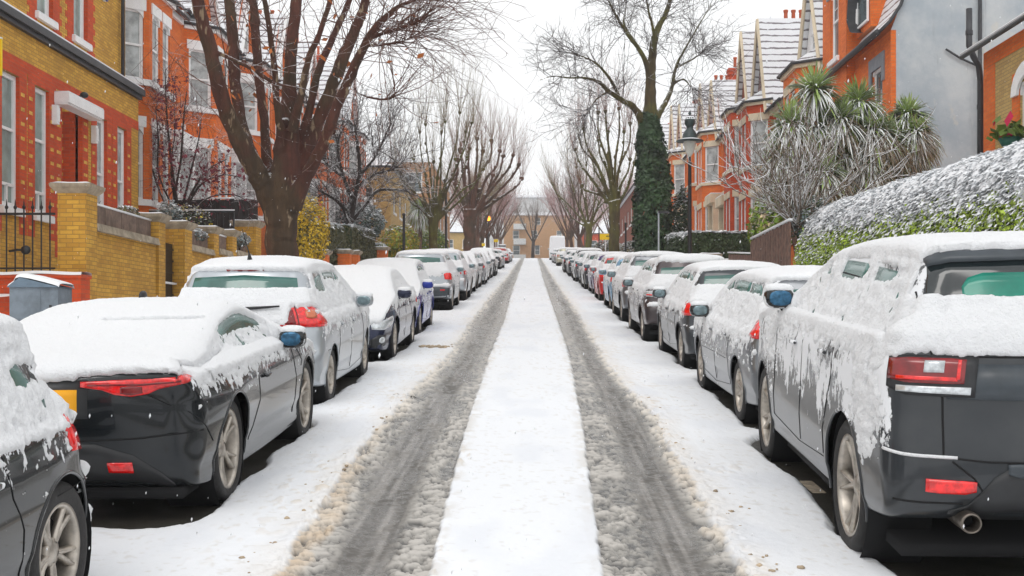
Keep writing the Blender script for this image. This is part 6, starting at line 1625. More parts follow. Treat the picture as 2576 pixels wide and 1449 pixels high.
# ---- ivy tree, right -------------------------------------------------------------
d = 46.0; rt = thing('ivy_tree', 'tall bare tree on the right whose trunk is wrapped in dark green ivy', 'tree'); tb = MB(); cb = MB()
zbp = 835-(zrf(d)-CAMZ)*F/d
LI = [limb(tb, [(1640, zbp, 60, 0), (1640, 600, 50, 0), (1642, 450, 44, 0), (1636, 300, 38, 0), (1636, 220, 30, 0), (1640, 150, 24, 0), (1652, 80, 18, .3), (1680, 20, 13, .6), (1700, -60, 8, .9)], d, 12)]
for pts in ([(1620, 320, 26, 0), (1596, 272, 19, -.5), (1565, 252, 15, -.9), (1533, 231, 13, -1.3), (1505, 206, 11, -1.6), (1470, 196, 8, -1.9), (1430, 196, 6, -2.1), (1390, 192, 5, -2.3), (1350, 205, 3, -2.5)],
            [(1560, 248, 10, -.8), (1535, 200, 9, -1.4), (1500, 160, 7, -1.8), (1460, 140, 5, -2.2), (1420, 130, 4, -2.5)],
            [(1648, 300, 24, 0), (1672, 262, 15, .4), (1690, 222, 12, .8), (1700, 170, 9, 1.2), (1725, 120, 7, 1.4), (1760, 60, 5, 1.6), (1790, 10, 4, 1.8)],
            [(1637, 200, 20, 0), (1618, 140, 14, -.4), (1585, 95, 11, -.8), (1556, 50, 8, -1.1), (1530, 0, 6, -1.3)], [(1600, 110, 9, -.5), (1570, 60, 7, -.2), (1575, 10, 5, 0), (1560, -40, 4, 0)],
            [(1640, 160, 13, 0), (1645, 90, 10, -.5), (1630, 20, 7, -.9), (1620, -50, 5, -1)], [(1700, 170, 8, 1.2), (1740, 150, 6, 1.6), (1770, 130, 4, 1.8)], [(1690, 215, 8, .8), (1720, 200, 6, 1.3), (1745, 230, 4, 1.6)],
            [(1530, 230, 8, -1.3), (1500, 250, 6, -1.6), (1475, 290, 4, -1.8)]):
    LI.append(limb(tb, pts, d, 8, .08))
for i, (path, r) in enumerate(LI):
    P, T = arr(path[(26 if i == 0 else 8):])
    S, D = sprout(P, T, 26, .75, 0, .12); P1, T1 = twigs(cb, S, D, RNG.uniform(.8, 2.3, len(S)), .017, RNG.normal(0, .22, (len(S), 3)), 6, 3, .08)
    S, D = sprout(P1, T1, 5, .65, .15, .05); P2, T2 = twigs(cb, S, D, RNG.uniform(.4, 1.2, len(S)), .011, RNG.normal(0, .25, (len(S), 3)), 5, 3, .09)
    S, D = sprout(P2, T2, 2, .6, .2, 0); twigs(cb, S, D, RNG.uniform(.2, .6, len(S)), .008, 0, 3, 3, .08)
melt(tb.build('trunk', M['mossbark'], rt), .04); cb.build('crown', M['twig_dark'], rt)
def leaves(mb, C_, size, n_dir=None, m=0, jit=.6):
    """small leaf quads at points C_ facing roughly n_dir"""
    Nn = len(C_); nd = RNG.normal(0, 1, (Nn, 3)) if n_dir is None else n_dir+RNG.normal(0, jit, (Nn, 3))
    nd = unit(nd); a = unit(np.cross(nd, RNG.normal(0, 1, (Nn, 3)))); b = np.cross(nd, a)
    s = size*RNG.uniform(.6, 1.3, (Nn, 1))
    V = np.stack([C_-a*s, C_-b*s*.62, C_+a*s, C_+b*s*.62], 1).reshape(-1, 3)
    mb.add(V, np.arange(len(V)).reshape(-1, 4), m=m)
M['ivy'] = mat('ivy_leaf', (.030, .065, .022), .5, var=.65, vs=1.6); add_topsnow(M['ivy'], (.93, 1.25), 9, .7)
M['ivyd'] = mat('dark_ivy_leaf', (.018, .040, .018), .55, var=.5, vs=2)
iv = MB(); Nn = 15000
yy = RNG.uniform(285, 700, Nn); cxp = np.interp(yy, [270, 320, 450, 600, 760], [1628, 1634, 1643, 1642, 1640]); hw = np.interp(yy, [270, 300, 340, 430, 560, 620, 800], [9, 25, 34, 44, 54, 50, 40])
aa = RNG.uniform(0, 2*pi, Nn); lump = .72+.55*fbm(aa*1.6, yy/28., 0, 3, 5); rr = (RNG.uniform(.55, 1.0, Nn)**.6)*hw*lump*d/F
Cc = np.stack([(cxp-CX)*d/F+rr*np.cos(aa), d+rr*np.sin(aa), CAMZ-(yy-CY)*d/F], -1)
leaves(iv, Cc, .085, np.stack([np.cos(aa), np.sin(aa), np.full(Nn, .35)], -1))
iv.build('ivy', M['ivy'], rt)
rebase(rt, (float(at(1640, zbp, d)[0]), d, zrf(d)))
# ================================================================ GARDENS, WALLS, HEDGES
def wthing(name, label, cat_, build, group=None, loc=None, kind=None):
    """build() adds meshes in world coordinates as children, origin then put at loc"""
    r = thing(name, label, cat_, group=group)
    build(r)
    if loc is not None: rebase(r, loc)
    return r
# -- left garden wall -------------------------------------------------------------
XW = -8.0
def pillar(y, ztop, w, label, m='yellowbrick', X=XW, group=None, plate=False):
    def b(r):
        z0 = zrf(y)-.1; h = w/2
        mb = MB(); mb.box(X-h, X+h, y-h, y+h, z0, ztop-.16); mb.build('shaft', M[m], r, smooth=False)
        mb = MB(); P = []
        for e, z in ((.0, ztop-.165), (.05, ztop-.12), (.10, ztop-.06), (.11, ztop)):
            P.append([(X-h-e, y-h-e, z), (X+h+e, y-h-e, z), (X+h+e, y+h+e, z), (X-h-e, y+h+e, z)])
        mb.grid(np.array(P), closev=True, flip=True); mb.add(P[-1], [[0, 1, 2, 3]]); mb.build('cap', M['stone'], r, smooth=False)
        mb = MB(); e = .10; hh = h+e; n = 8; g = np.linspace(-hh, hh, n); A = np.array([[(X+a, y+c, ztop+.003+(.034 if max(abs(a), abs(c)) < hh-.01 else 0)+.006*math.sin(a*9+c*7)) for c in g] for a in g]); mb.grid(A); mb.build('snow', M['snow'], r)
    return wthing('gate_pillar', label, 'pillar', b, group, (X, y, zrf(y)))
gp = 'yellow brick pillars of the left garden wall'
for y, zt, w_, lab in ((20.02, 4.33, .50, 'yellow brick pillar with stone cap, nearest, beside the black spiked railings'), (23.96, 4.22, .42, 'yellow brick pillar left of the narrow dark gate opening'), (25.6, 4.21, .54, 'yellow brick pillar right of the narrow dark gate opening'),
                     (28.1, 4.33, .42, 'narrow yellow brick pillar, first of the close pair behind the silver hatchback'), (29.8, 4.40, .42, 'narrow yellow brick pillar, second of the close pair behind the silver hatchback'), (32.0, 4.85, .62, 'yellow brick pillar with entry phone beside the plane tree trunk')):
    pillar(y, zt, w_, lab, group=gp)
def wseg(y0, y1, ztop, label, slab=True, X=XW):
    def b(r):
        mb = MB(); mb.box(X-.16, X+.16, y0, y1, zrf(y0)-.2, ztop-.1); mb.build('wall', M['yellowbrick'], r, smooth=False)
        mb = MB(); mb.hexa([(X-.22, y0, ztop-.1), (X+.26, y0, ztop-.1), (X+.26, y1, ztop-.1), (X-.22, y1, ztop-.1), (X-.2, y0, ztop+.06), (X+.22, y0, ztop+.04), (X+.22, y1, ztop+.04), (X-.2, y1, ztop+.06)]); mb.build('coping', M['stone'], r, smooth=False)
        if slab:
            mb = MB(); k = max(2, int((y1-y0)/.75)); st = (y1-y0)/k
            for i in range(k): mb.box(X-.02, X+.06, y0+i*st+.012, y0+(i+1)*st-.012, ztop+.05, ztop+.40)
            mb.build('planter_slab', mat('brown_slab', (.20, .14, .11), .85, var=.3), r, smooth=False)
            mb = MB(); mb.box(X-.3, X+.075, y0+.01, y1-.01, ztop+.402, ztop+.44); mb.build('snow', M['snow'], r)
    return wthing('garden_wall', label, 'wall', b, 'garden walls on the left', (X, (y0+y1)/2, zrf(y0)))
wseg(20.3, 23.7, 3.66, 'long yellow brick garden wall with brown planter slabs on top, right of the nearest pillar')
wseg(25.9, 27.85, 3.72, 'short yellow brick wall right of the dark gate opening')
wseg(28.35, 29.55, 3.80, 'very short yellow brick wall between the two close narrow pillars', True)
wseg(30.05, 31.65, 3.88, 'yellow brick wall with snowy plants, ending at the pillar by the plane tree')
def b(r):
    mb = MB(); mb.box(-8.06, -8.0, 24.2, 25.3, 2.2, 3.7)
    for k in range(6): mb.box(-7.99, -7.97, 24.2, 25.3, 2.3+k*.25, 2.34+k*.25)
    mb.build('gate_panel', M['black'], r, smooth=False)
    mb = MB(); mb.box(-8.1, -7.9, 24.19, 25.31, 2.80, 2.84); mb.build('snow', M['snow'], r)
wthing('garden_gate', 'dark narrow gate in shadow between two yellow brick pillars', 'gate', b, None, (-8, 24.8, 2.0))
def b(r):
    mb = MB(); mb.box(-12.5, -7.60, 19.15, 19.55, 1.2, 2.66); mb.build('wall', M['redbrick'], r, smooth=False)
    mb = MB(); mb.box(-12.5, -7.58, 19.12, 19.58, 2.66, 2.72); mb.build('coping', M['redbrick'], r, smooth=False)
    g = np.linspace(-12.5, -7.58, 60); A = np.array([[(x, y, 2.722+h+.012*math.sin(x*5.1)) for y, h in ((19.11, 0), (19.14, .05), (19.35, .06), (19.56, .05), (19.59, 0))] for x in g]); mb = MB(); mb.grid(A, flip=True); mb.build('snow', M['snow'], r)
wthing('garden_wall', 'low red brick wall with a line of snow, under the black spiked railings', 'wall', b, None, (-10, 19.3, 1.5))
def b(r):
    zt, y = 3.80, 19.72
    mb = MB(); mb.box(-12.4, -8.27, y-.012, y+.012, zt-.02, zt+.02); mb.box(-12.4, -8.27, y-.012, y+.012, 2.84, 2.87); mb.build('rail', M['black'], r, smooth=False)
    k = 0
    x = -8.36
    while x > -12.3:
        mb = MB(); mb.tube([(x, y, 2.74), (x, y, zt+.08)], .013, 6); mb.lathe([(.012, zt+.08), (.022, zt+.085), (.034, zt+.12), (.014, zt+.15), (.010, zt+.2), (.002, zt+.26)], c=(x, y, 0), n=6); mb.build('spike_bar', M['black'], r, smooth=False)
        x -= .151
    mb = MB(); mb.tube([(-9.05, y-.04, 3.15), (-8.9, y-.06, 3.17), (-8.8, y-.05, 3.17)], .022, 6); mb.blob((-8.76, y-.05, 3.17), .09, 6, sq=(1, .6, .9)); mb.build('gate_latch', M['black'], r)
wthing('railings', 'black spiked iron railings at the left edge, beside the nearest brick pillar', 'railings', b, None, (-10, 19.7, 2.7))
def b(r):
    x0, x1, y0, y1, z0, z1 = -6.78, -6.15, 14.75, 15.2, 1.1, 2.33
    mb = MB(); mb.box(x0, x1, y0, y1, z0, z1); mb.box(x0+.40, x0+.404, y0-.004, y0, z0+.1, z1-.03); mb.build('body', mat('blue_grey_metal', (.15, .18, .21), .55, var=.25, vs=5, bmp=.1), r, smooth=False)
    mb = MB(); e = .03; xm = (x0+x1)/2-.12
    mb.add([(x0-e, y0-e, z1), (x1+e, y0-e, z1), (x1+e, y1+e, z1), (x0-e, y1+e, z1), (xm-.05, y0-e, z1+.13), (xm-.05, y1+e, z1+.13)], [[1, 2, 5, 4], [0, 4, 5, 3]], [[0, 1, 4], [2, 3, 5]]); mb.build('lid', mat('blue_grey_lid', (.12, .17, .22), .55), r, smooth=False)
    mb = MB(); A = np.array([[(x, y, z+hh) for y, hh in ((y0-.02, .004), (y0+.03, .05), ((y0+y1)/2, .06), (y1, .05), (y1+.03, .0))] for x, z in ((x0-.02, z1-.005), (x0+.05, z1+.045), (xm-.05, z1+.13), (x1-.05, z1+.03), (x1+.02, z1-.005))]); mb.grid(cat_grid(A)); mb.build('snow', M['snow'], r)
    mb = MB(); mb.box(x0+.52, x0+.55, y0-.012, y0, z0+.9, z0+1.0); mb.build('handle', M['black'], r, smooth=False)
def cat_grid(A):
    A = np.array([cat(A[:, j], 3) for j in range(A.shape[1])]).transpose(1, 0, 2); return np.array([cat(A[i], 3) for i in range(A.shape[0])])
wthing('utility_cabinet', 'blue grey metal street cabinet with snow on its pitched lid', 'cabinet', b, None, (-6.5, 15, 1.2))
def b(r):
    mb = MB()
    x = -11.2
    while x < -8.25: mb.box(x, x+.135, 33.7, 33.74, 3.2, 5.68+.02*math.sin(x*30)); x += .14
    mb.box(-11.2, -8.25, 33.74, 33.8, 4.9, 5.0); mb.build('fence_panel', mat('near_black_timber', (.028, .024, .024), .8, var=.3), r, smooth=False)
    mb = MB(); mb.box(-11.2, -8.25, 33.69, 33.79, 5.70, 5.74); mb.build('snow', M['snow'], r)
wthing('garden_fence', 'near black timber fence behind the berry tree with snow along its top', 'fence', b, None, (-9.8, 33.7, 3.4))
def b(r):
    mb = MB(); mb.tube([(-10.4, 30.9, 5.02), (-8.1, 30.9, 5.02)], .03, 6); mb.tube([(-8.1, 30.9, 5.02), (-8.1, 30.9, 3.4)], .025, 6)
    for k in range(14): mb.tube([(-10.3+k*.16, 30.9, 5.0), (-10.3+k*.16, 30.9, 3.5)], .009, 4)
    mb.build('rail', M['black'], r)
    mb = MB(); mb.box(-10.4, -8.08, 30.87, 30.93, 5.05, 5.08); mb.build('snow', M['snow'], r)
wthing('handrail', 'black metal handrail with a thin line of snow in front of the dark fence', 'handrail', b, None, (-9.2, 30.9, 3.4))
# -- plants on the walls ---------------------------------------------------------
M['snowleaf'] = mat('snowy_leaf', (.82, .84, .86), .8, var=.04)
def bush(name, label, c, r, cols, n=900, size=.035, frac=(.5, .5), cate='bush', stems=True, group=None, snowtop=.5, squash=None):
    def b(rt):
        U_ = RNG.normal(0, 1, (n, 3)); U_ = unit(U_); rad = RNG.uniform(.5, 1, (n, 1))**.5
        lump = .75+.5*fbm(U_[:, 0]*2+c[0], U_[:, 1]*2+c[1], U_[:, 2]*2, 3, 17)[:, None]
        P = np.array(c)+U_*rad*lump*np.array(r); k = 0; ids = RNG.random(n)
        lo = 0
        for i, (cm, f) in enumerate(zip(cols, frac)):
            s = (ids >= lo) & (ids < lo+f); lo += f
            mb = MB(); leaves(mb, P[s], size, U_[s]*1.0+np.array([0, 0, .6])); mb.build('foliage', cm, rt)
        s = (U_[:, 2]+RNG.normal(0, .3, n)) > snowtop
        mb = MB(); leaves(mb, P[s]+np.array([0, 0, size*.4]), size*1.15, np.tile(np.array([0, 0, 2.0]), (s.sum(), 1))); mb.build('snow', M['snowleaf'], rt)
        if stems:
            mb = MB(); bse = np.array([c[0], c[1], c[2]-r[2]*1.05]); S = np.repeat(bse[None], 14, 0)+RNG.normal(0, .04, (14, 3)); D = unit(RNG.normal(0, .6, (14, 3))+[0, 0, 1.2]); twigs(mb, S, D, r[2]*1.4, .012, 0, 5, 4); mb.build('stems', M['darkbark'], rt)
    return wthing(name, label, cate, b, group, (c[0], c[1], c[2]-r[2]))
G_ = lambda nm, col, v=.5: add_topsnow(mat(nm, col, .6, var=v, vs=4), (.88, 1.2), 9, .8)
gy = G_('yellow_green_leaf', (.20, .26, .02)); gd = G_('dark_leaf', (.03, .055, .02)); gm_ = G_('mid_leaf', (.07, .12, .025)); ye = G_('yellow_leaf', (.62, .42, .02), .3); ob = G_('olive_leaf', (.17, .15, .04)); lb = G_('bluish_leaf', (.16, .22, .22)); pk = G_('dusky_leaf', (.20, .16, .12))
bush('shrub', 'tiny bright green conifer behind the planter slabs', (-8.25, 21.0, 4.22), (.12, .12, .28), [gy, G_('lime_leaf', (.10, .30, .02))], 420, .03, cate='shrub', snowtop=2)
bush('shrub', 'small snowy plant on the wall beside the pillar left of the gate', (-8.2, 23.0, 4.15), (.22, .45, .16), [pk, ob], 500, .035, cate='shrub')
bush('shrub', 'spiky pale snow dusted plant behind the pillar right of the gate', (-8.6, 27.0, 4.45), (.30, .3, .42), [lb, pk], 600, .04, cate='shrub', snowtop=.1)
bush('shrub', 'snow laden low plant on the wall between the short pillars', (-8.05, 27.2, 4.05), (.25, .6, .17), [pk, lb], 700, .035, cate='shrub', snowtop=-.1)
bush('shrub', 'white snow covered plant spilling over the wall by the plane tree', (-7.95, 30.8, 4.25), (.28, .6, .20), [lb, pk], 800, .035, cate='shrub', snowtop=-.4)
bush('bush', 'dark leafless bush with yellow leaves behind the wall by the plane tree', (-9.0, 29.6, 4.55), (.7, 1.0, .55), [gd, G_('sparse_yellow', (.5, .4, .03))], 900, .03, (.75, .25))
bush('climber', 'bright yellow leaved climber right of the plane tree trunk', (-6.75, 34.5, 4.75), (.62, .8, 1.15), [ye, ob], 3600, .048, (.8, .2), 'climber', snowtop=1.2)
def b(r):
    mb = MB(); mb.box(-7.58, -7.42, 33.8, 33.9, 2.6, 5.2); mb.build('board', M['white'], r, smooth=False)
wthing('board', 'narrow white board between the plane tree trunk and the yellow climber', 'board', b, None, (-7.5, 33.9, 2.6))
# -- hedges ------------------------------------------------------------------------
def hedge(label, x0, x1, y0, y1, h0, h1, leafm, snowtop=.05, n=9000, size=.05, rnd=.25, snowm=None, sidesnow=.0, group='clipped garden hedges', name='hedge', over=None, dens=None):
    """clipped hedge: solid inner body plus a coat of leaves; the ground under it climbs with the street"""
    def b(r):
        g = lambda y: zr(y)+np.interp(y, [y0, y1], [h0, h1])
        nx, ny = 10, max(6, int((y1-y0)*3)); prof = []
        t = np.linspace(0, 1, 15)
        ang = np.linspace(0, pi, 13)
        xc, hw = (x0+x1)/2, (x1-x0)/2
        sx = np.sign(np.cos(ang))*np.abs(np.cos(ang))**rnd; sz = np.abs(np.sin(ang))**rnd
        ysn = np.linspace(y0, y1, ny); A = []
        for y in ysn:
            e = 1.0; zt = float(g(y)); zb_ = float(zr(y))
            hgt = zt-zb_; row = [(xc+hw, y, zb_)]+[(xc+hw*a*.96, y, zb_+hgt*(.25+.72*s)) for a, s in zip(sx, sz)]+[(xc-hw, y, zb_)]
            A.append(row)
        A = np.array(A); dsp = (fbm(A[..., 0]*2, A[..., 1]*2, A[..., 2]*2, 3, 3)-.5)*.16; A[..., 2] += dsp; A[..., 0] += dsp
        core = MB(); core.grid(A)
        for row in (A[0], A[-1]):
            k = len(row); core.add(row, None, [[0, i+1, i] for i in range(1, k-1)])
        core.build('inner_growth', leafm[1], r)
        if sidesnow > 1:          # the lying snow itself, a lumpy blanket over the top
            ys2 = np.linspace(y0, y1, int((y1-y0)*14)); an2 = np.linspace(.02, pi-.02, 90); sx2 = np.sign(np.cos(an2))*np.abs(np.cos(an2))**rnd; sz2 = np.abs(np.sin(an2))**rnd
            Yg = np.repeat(ys2[:, None], 90, 1); zt2 = g(ys2)[:, None]; zb2 = zr(ys2)[:, None]; hg = zt2-zb2
            X2 = xc+hw*.96*sx2[None]+0*Yg; Z2 = zb2+hg*(.25+.72*sz2[None]); dd2 = (fbm(X2*2, Yg*2, Z2*2, 3, 3)-.5)*.16; X2 = X2+dd2; Z2 = Z2+dd2
            hr2 = (Z2-zb2)/hg; tt = np.clip((hr2-.77)*.6+(fbm(X2*6, Yg*6, Z2*6, 4, 71)-.5)*.42, -.07, .055)+(fbm(X2*16, Yg*16, Z2*16, 2, 72)-.5)*.05
            B_ = np.stack([X2+tt*sx2[None], Yg, Z2+tt*sz2[None]+.01], -1); idx = np.arange(B_.shape[0]*90).reshape(-1, 90); q = np.stack([idx[:-1, :-1], idx[1:, :-1], idx[1:, 1:], idx[:-1, 1:]], -1).reshape(-1, 4)
            q = q[tt.reshape(-1)[q].max(1) > -.05]; mb = MB(); mb.add(B_.reshape(-1, 3), q); mb.build('snow_blanket', M['snow'], r)
        # sample leaves on the surface
        Nn = n; uu = RNG.random(Nn)*(ny-1); vv = RNG.random(Nn)*(A.shape[1]-1)
        seg = np.linalg.norm(np.diff(A[0], axis=0), axis=1); cum = np.r_[0, np.cumsum(seg)]; vv = np.interp(RNG.random(Nn)*cum[-1], cum, np.arange(len(cum)))
        i = np.minimum(uu.astype(int), ny-2); j = np.minimum(vv.astype(int), A.shape[1]-2); fu, fv = (uu-i)[:, None], (vv-j)[:, None]
        P = (A[i, j]*(1-fu)+A[i+1, j]*fu)*(1-fv)+(A[i, j+1]*(1-fu)+A[i+1, j+1]*fu)*fv
        nr = unit(np.cross(A[i+1, j]-A[i, j], A[i, j+1]-A[i, j])); nr = np.where((nr[:, 0:1]*(P[:, 0:1]-xc)+nr[:, 2:3]*.2 < 0), -nr, nr)
        # end faces
        ne = int(n*(2*hw*2.2)/((y1-y0)*cum[-1])*1.0); Pe = np.stack([RNG.uniform(x0, x1, ne), np.full(ne, y0), RNG.random(ne)], -1); zt = g(y0)*1.0
        prof_h = np.interp(Pe[:, 0], A[0, ::-1, 0], A[0, ::-1, 2]); Pe[:, 2] = zr(y0)+(prof_h-zr(y0))*Pe[:, 2]
        P = np.concatenate([P, Pe]); nr = np.concatenate([nr, np.tile([0, -1.0, 0], (ne, 1))])
        P = P+nr*RNG.uniform(-.02, .07, (len(P), 1))+RNG.normal(0, .012, P.shape)
        hrel = (P[:, 2]-zr(P[:, 1]))/(np.interp(P[:, 1], [y0, y1], [h0, h1]))
        pn = fbm(P[:, 0]*1.5, P[:, 1]*1.5, P[:, 2]*2.5, 3, 8)
        ps = np.clip(nr[:, 2]*1.1+(pn-.5)*.9*(hrel > .5)*.5+sidesnow*.8*np.clip((hrel-.64)/.26, 0, 1)+(.14 if sidesnow > 1 else 0)*(hrel > .35)-(.12 if sidesnow > 1 else 0), 0, 1) > RNG.uniform(snowtop, 1, len(P))
        cov = ps
        mb = MB(); k = ~cov; leaves(mb, P[k], size, nr[k]); mb.build('foliage', leafm[0], r)
        mb = MB(); leaves(mb, P[cov]+np.array([0, 0, .012])+nr[cov]*.01, size*1.55, nr[cov]+np.array([0, 0, .9]), jit=.28); mb.build('snow', M['snowleaf'], r)
    return wthing(name, label, 'hedge', b, group, ((x0+x1)/2, (y0+y1)/2, zrf((y0+y1)/2)))
M['hedgecore'] = mat('hedge_inside', (.025, .04, .012), .9, var=.4, vs=5)
hl = mat('privet_leaf', (.16, .22, .03), .55, var=.6, vs=4); hbr = mat('bright_hedge_leaf', (.34, .46, .04), .5, var=.55, vs=5); hd_ = mat('yew_leaf', (.04, .065, .022), .6, var=.5, vs=4); ho = mat('olive_hedge_leaf', (.10, .095, .035), .6, var=.5, vs=4); hyl = mat('gold_hedge_leaf', (.34, .25, .03), .6, var=.4, vs=4)
hedge('great overgrown green hedge heaped with snow behind the big off-roader', 5.55, 8.6, 9.5, 24.2, 3.50, 2.75, (hbr, M['hedgecore']), .0, 190000, .030, .70, sidesnow=1.15, group=None)
hedge('square clipped dark green hedge with flat snowy top behind the street lamp', 5.15, 7.55, 38.5, 44, 2.25, 2.25, (hd_, M['hedgecore']), .1, 12000, .06, .16)
hedge('low pale snowy hedge left of the street lamp', 5.4, 6.8, 45.5, 58, 1.5, 1.3, (ho, M['hedgecore']), .0, 9000, .07, .3, sidesnow=.9)
hedge('long low snow dusted hedge farther along the right pavement', 5.4, 7.0, 60, 92, 1.4, 1.3, (ho, M['hedgecore']), .0, 9000, .10, .3, sidesnow=.5)
hedge('tall olive brown hedge just right of the yellow climber', -9.2, -7.75, 39.5, 47.5, 2.95, 2.6, (ho, M['hedgecore']), .15, 14000, .06, .2)
hedge('tall square brown green hedge behind the low orange brick pillars', -9.3, -7.8, 49.3, 56.5, 2.75, 2.6, (ho, M['hedgecore']), .12, 14000, .06, .14)
hedge('low green hedge beyond the tall square hedge on the left', -8.8, -7.7, 57.5, 66, 1.9, 1.8, (hl, M['hedgecore']), .1, 9000, .07, .25)
hedge('golden yellow low hedge on the left before the mossy pollarded tree', -8.6, -7.6, 67, 80, 1.8, 1.7, (hyl, M['hedgecore']), .1, 9000, .09, .3)
hedge('far green and white hedge on the left beyond the mossy pollarded tree', -8.4, -7.4, 82, 104, 1.7, 1.6, (hl, M['hedgecore']), .05, 8000, .11, .3)
bush('bush', 'round grey green snowy bush above the hedges on the left', (-9.6, 64, 7.9), (1.4, 1.5, 1.2), [lb, gd], 3600, .085, snowtop=.0)
bush('bush', 'golden shrub beneath the mossy pollarded tree', (-7.2, 62, 6.6), (1.1, 1.6, .95), [G_('gold_leaf', (.42, .30, .02)), gy], 3000, .08, snowtop=.9)
bush('bush', 'green and yellow shrub right of the mossy pollarded tree', (-6.6, 76, 7.6), (1.0, 1.8, 1.2), [gm_, gy], 2600, .09, snowtop=.7)
for k, (x, y, r_, lab) in enumerate([(5.9, 66, 1.0, 'snowy bush at the foot of the green trunked pollard'), (6.6, 52, 1.3, 'brown snow dusted bush right of the ivy tree foot'), (5.6, 84, 1.1, 'round snowy bush behind the yellow sale board')]):
    bush('bush', lab, (x, y, zrf(y)+r_*1.1), (r_, r_*1.2, r_), [pk, ob, gd], 2400, .08, (.4, .3, .3), snowtop=.0)
def column(label, x, y, r_, h, cm, n=3000):
    bush('conifer', label, (x, y, zrf(y)+h/2), (r_, r_, h/2), [cm, gd], n, .07, (.6, .4), 'conifer', snowtop=.9)
column('narrow dark green conifer left of the street lamp pole', (1714-CX)*48/F, 48, .42, 4.4, gd)
# -- right gardens -----------------------------------------------------------------
def b(r):
    mb = MB(); y = 24.3; i = 0; px = (1, 1)
    while y < 28.6:
        w_ = .14; h = 2.28-(y-24.3)*.09+.02*math.sin(i*2.3); mb.box(5.52+.008*(i % 2), 5.55+.008*(i % 2), y, y+w_-.012, zrf(y), zrf(y)+h); y += w_; i += 1
    mb.build('boards', M['wood'], r, smooth=False)
    mb = MB(); mb.box(5.50, 5.60, 24.3, 28.6, 2.27-.0, 2.30, slope=G-.09*.0); 
    mb = MB(); mb.hexa([(5.5, 24.3, zrf(24.3)+2.30), (5.6, 24.3, zrf(24.3)+2.30), (5.6, 28.6, zrf(28.6)+1.92), (5.5, 28.6, zrf(28.6)+1.92), (5.5, 24.3, zrf(24.3)+2.35), (5.6, 24.3, zrf(24.3)+2.35), (5.6, 28.6, zrf(28.6)+1.97), (5.5, 28.6, zrf(28.6)+1.97)]); mb.build('snow', M['snow'], r)
wthing('timber_fence', 'weathered brown upright board fence left of the great snowy hedge', 'fence', b, None, (5.5, 26.4, zrf(26.4)))
def b(r):
    mb = MB()
    for k in range(9): mb.box(5.55, 5.58, 28.75, 32.0, .1+k*.16, .1+k*.16+.15, slope=G)
    mb.build('boards', M['wood'], r, smooth=False)
    mb = MB(); mb.box(5.52, 5.62, 28.75, 32.0, 1.56, 1.60, slope=G); mb.build('snow', M['snow'], r)
wthing('timber_fence', 'low dark brown horizontal board fence between the brick pillars and the tall fence', 'fence', b, None, (5.5, 30.3, zrf(30.3)))
for y, h, lab in ((32.8, 1.35, 'short orange brick pillar with snowy cap nearest the low brown fence'), (35.2, 1.5, 'orange brick pillar with rounded snowy cap, second from the low brown fence'), (37.6, 1.45, 'orange brick pillar with snowy cap right beside the street lamp pole'), (44.2, 1.35, 'orange brick pillar with snowy cap left of the clipped square hedge'), (50, 1.2, 'brick pillar with snowy cap near the foot of the ivy tree')):
    pillar(y, zrf(y)+h, .52, lab, 'redbrick', 5.5, 'orange brick pillars on the right')
def wall2(y0, y1, h, label, X, m='redbrick', grp='low brick walls'):
    def b(r):
        mb = MB(); mb.box(X-.12, X+.12, y0, y1, -.1, h, slope=G); mb.build('wall', M[m], r, smooth=False)
        mb = MB(); mb.box(X-.14, X+.14, y0, y1, h+.002, h+.06, slope=G); mb.build('snow', M['snow'], r)
    return wthing('garden_wall', label, 'wall', b, grp, (X, (y0+y1)/2, zrf((y0+y1)/2)))
wall2(33.1, 43.9, .95, 'low orange brick wall behind the third car of the right row', 5.5); wall2(45, 95, .8, 'long low brick wall running on under the right hand hedges', 5.3)
wall2(38, 104, .95, 'long low orange brick wall under the left hand hedges', -7.55)
for y, h, lab in ((40.5, 1.6, 'orange brick pillar right of the yellow climber'), (45.5, 1.6, 'orange brick pillar under the olive hedge'), (47.8, 1.55, 'orange brick pillar in front of the square hedge'), (57.2, 1.7, 'orange brick pillar at the far end of the square hedge'), (66.5, 1.6, 'orange brick pillar beside the golden hedge'), (81, 1.6, 'orange brick pillar beyond the mossy pollarded tree')):
    pillar(y, zrf(y)+h, .5, lab, 'orangebrick', -7.5, 'orange brick pillars on the left')
# pieris and rhododendron
bush('shrub', 'bright green shrub with cream new leaves at the fence corner', (6.05, 28.6, 4.45), (.62, .8, .75), [G_('bright_leaf', (.22, .36, .04)), gy, G_('cream_leaf', (.62, .50, .30))], 1500, .062, (.5, .35, .15), 'shrub', snowtop=.75)
bush('shrub', 'dark rhododendron with drooping snowy leaves behind the bright green shrub', (6.9, 29.5, 5.35), (.95, .9, .65), [gd, lb], 1500, .075, (.6, .4), 'shrub', snowtop=.25)
bush('shrub', 'snowy pale shrub touching the corner of the great hedge', (6.2, 25.0, 4.2), (.5, .7, .5), [lb, gm_], 1000, .05, (.5, .5), 'shrub', snowtop=.1)
bush('bush', 'dense olive and brown evergreen mass behind the palms and bare shrub', (8.0, 30.2, 5.9), (1.9, 1.2, 1.7), [ob, gd, pk], 5200, .07, (.4, .4, .2), snowtop=.35)
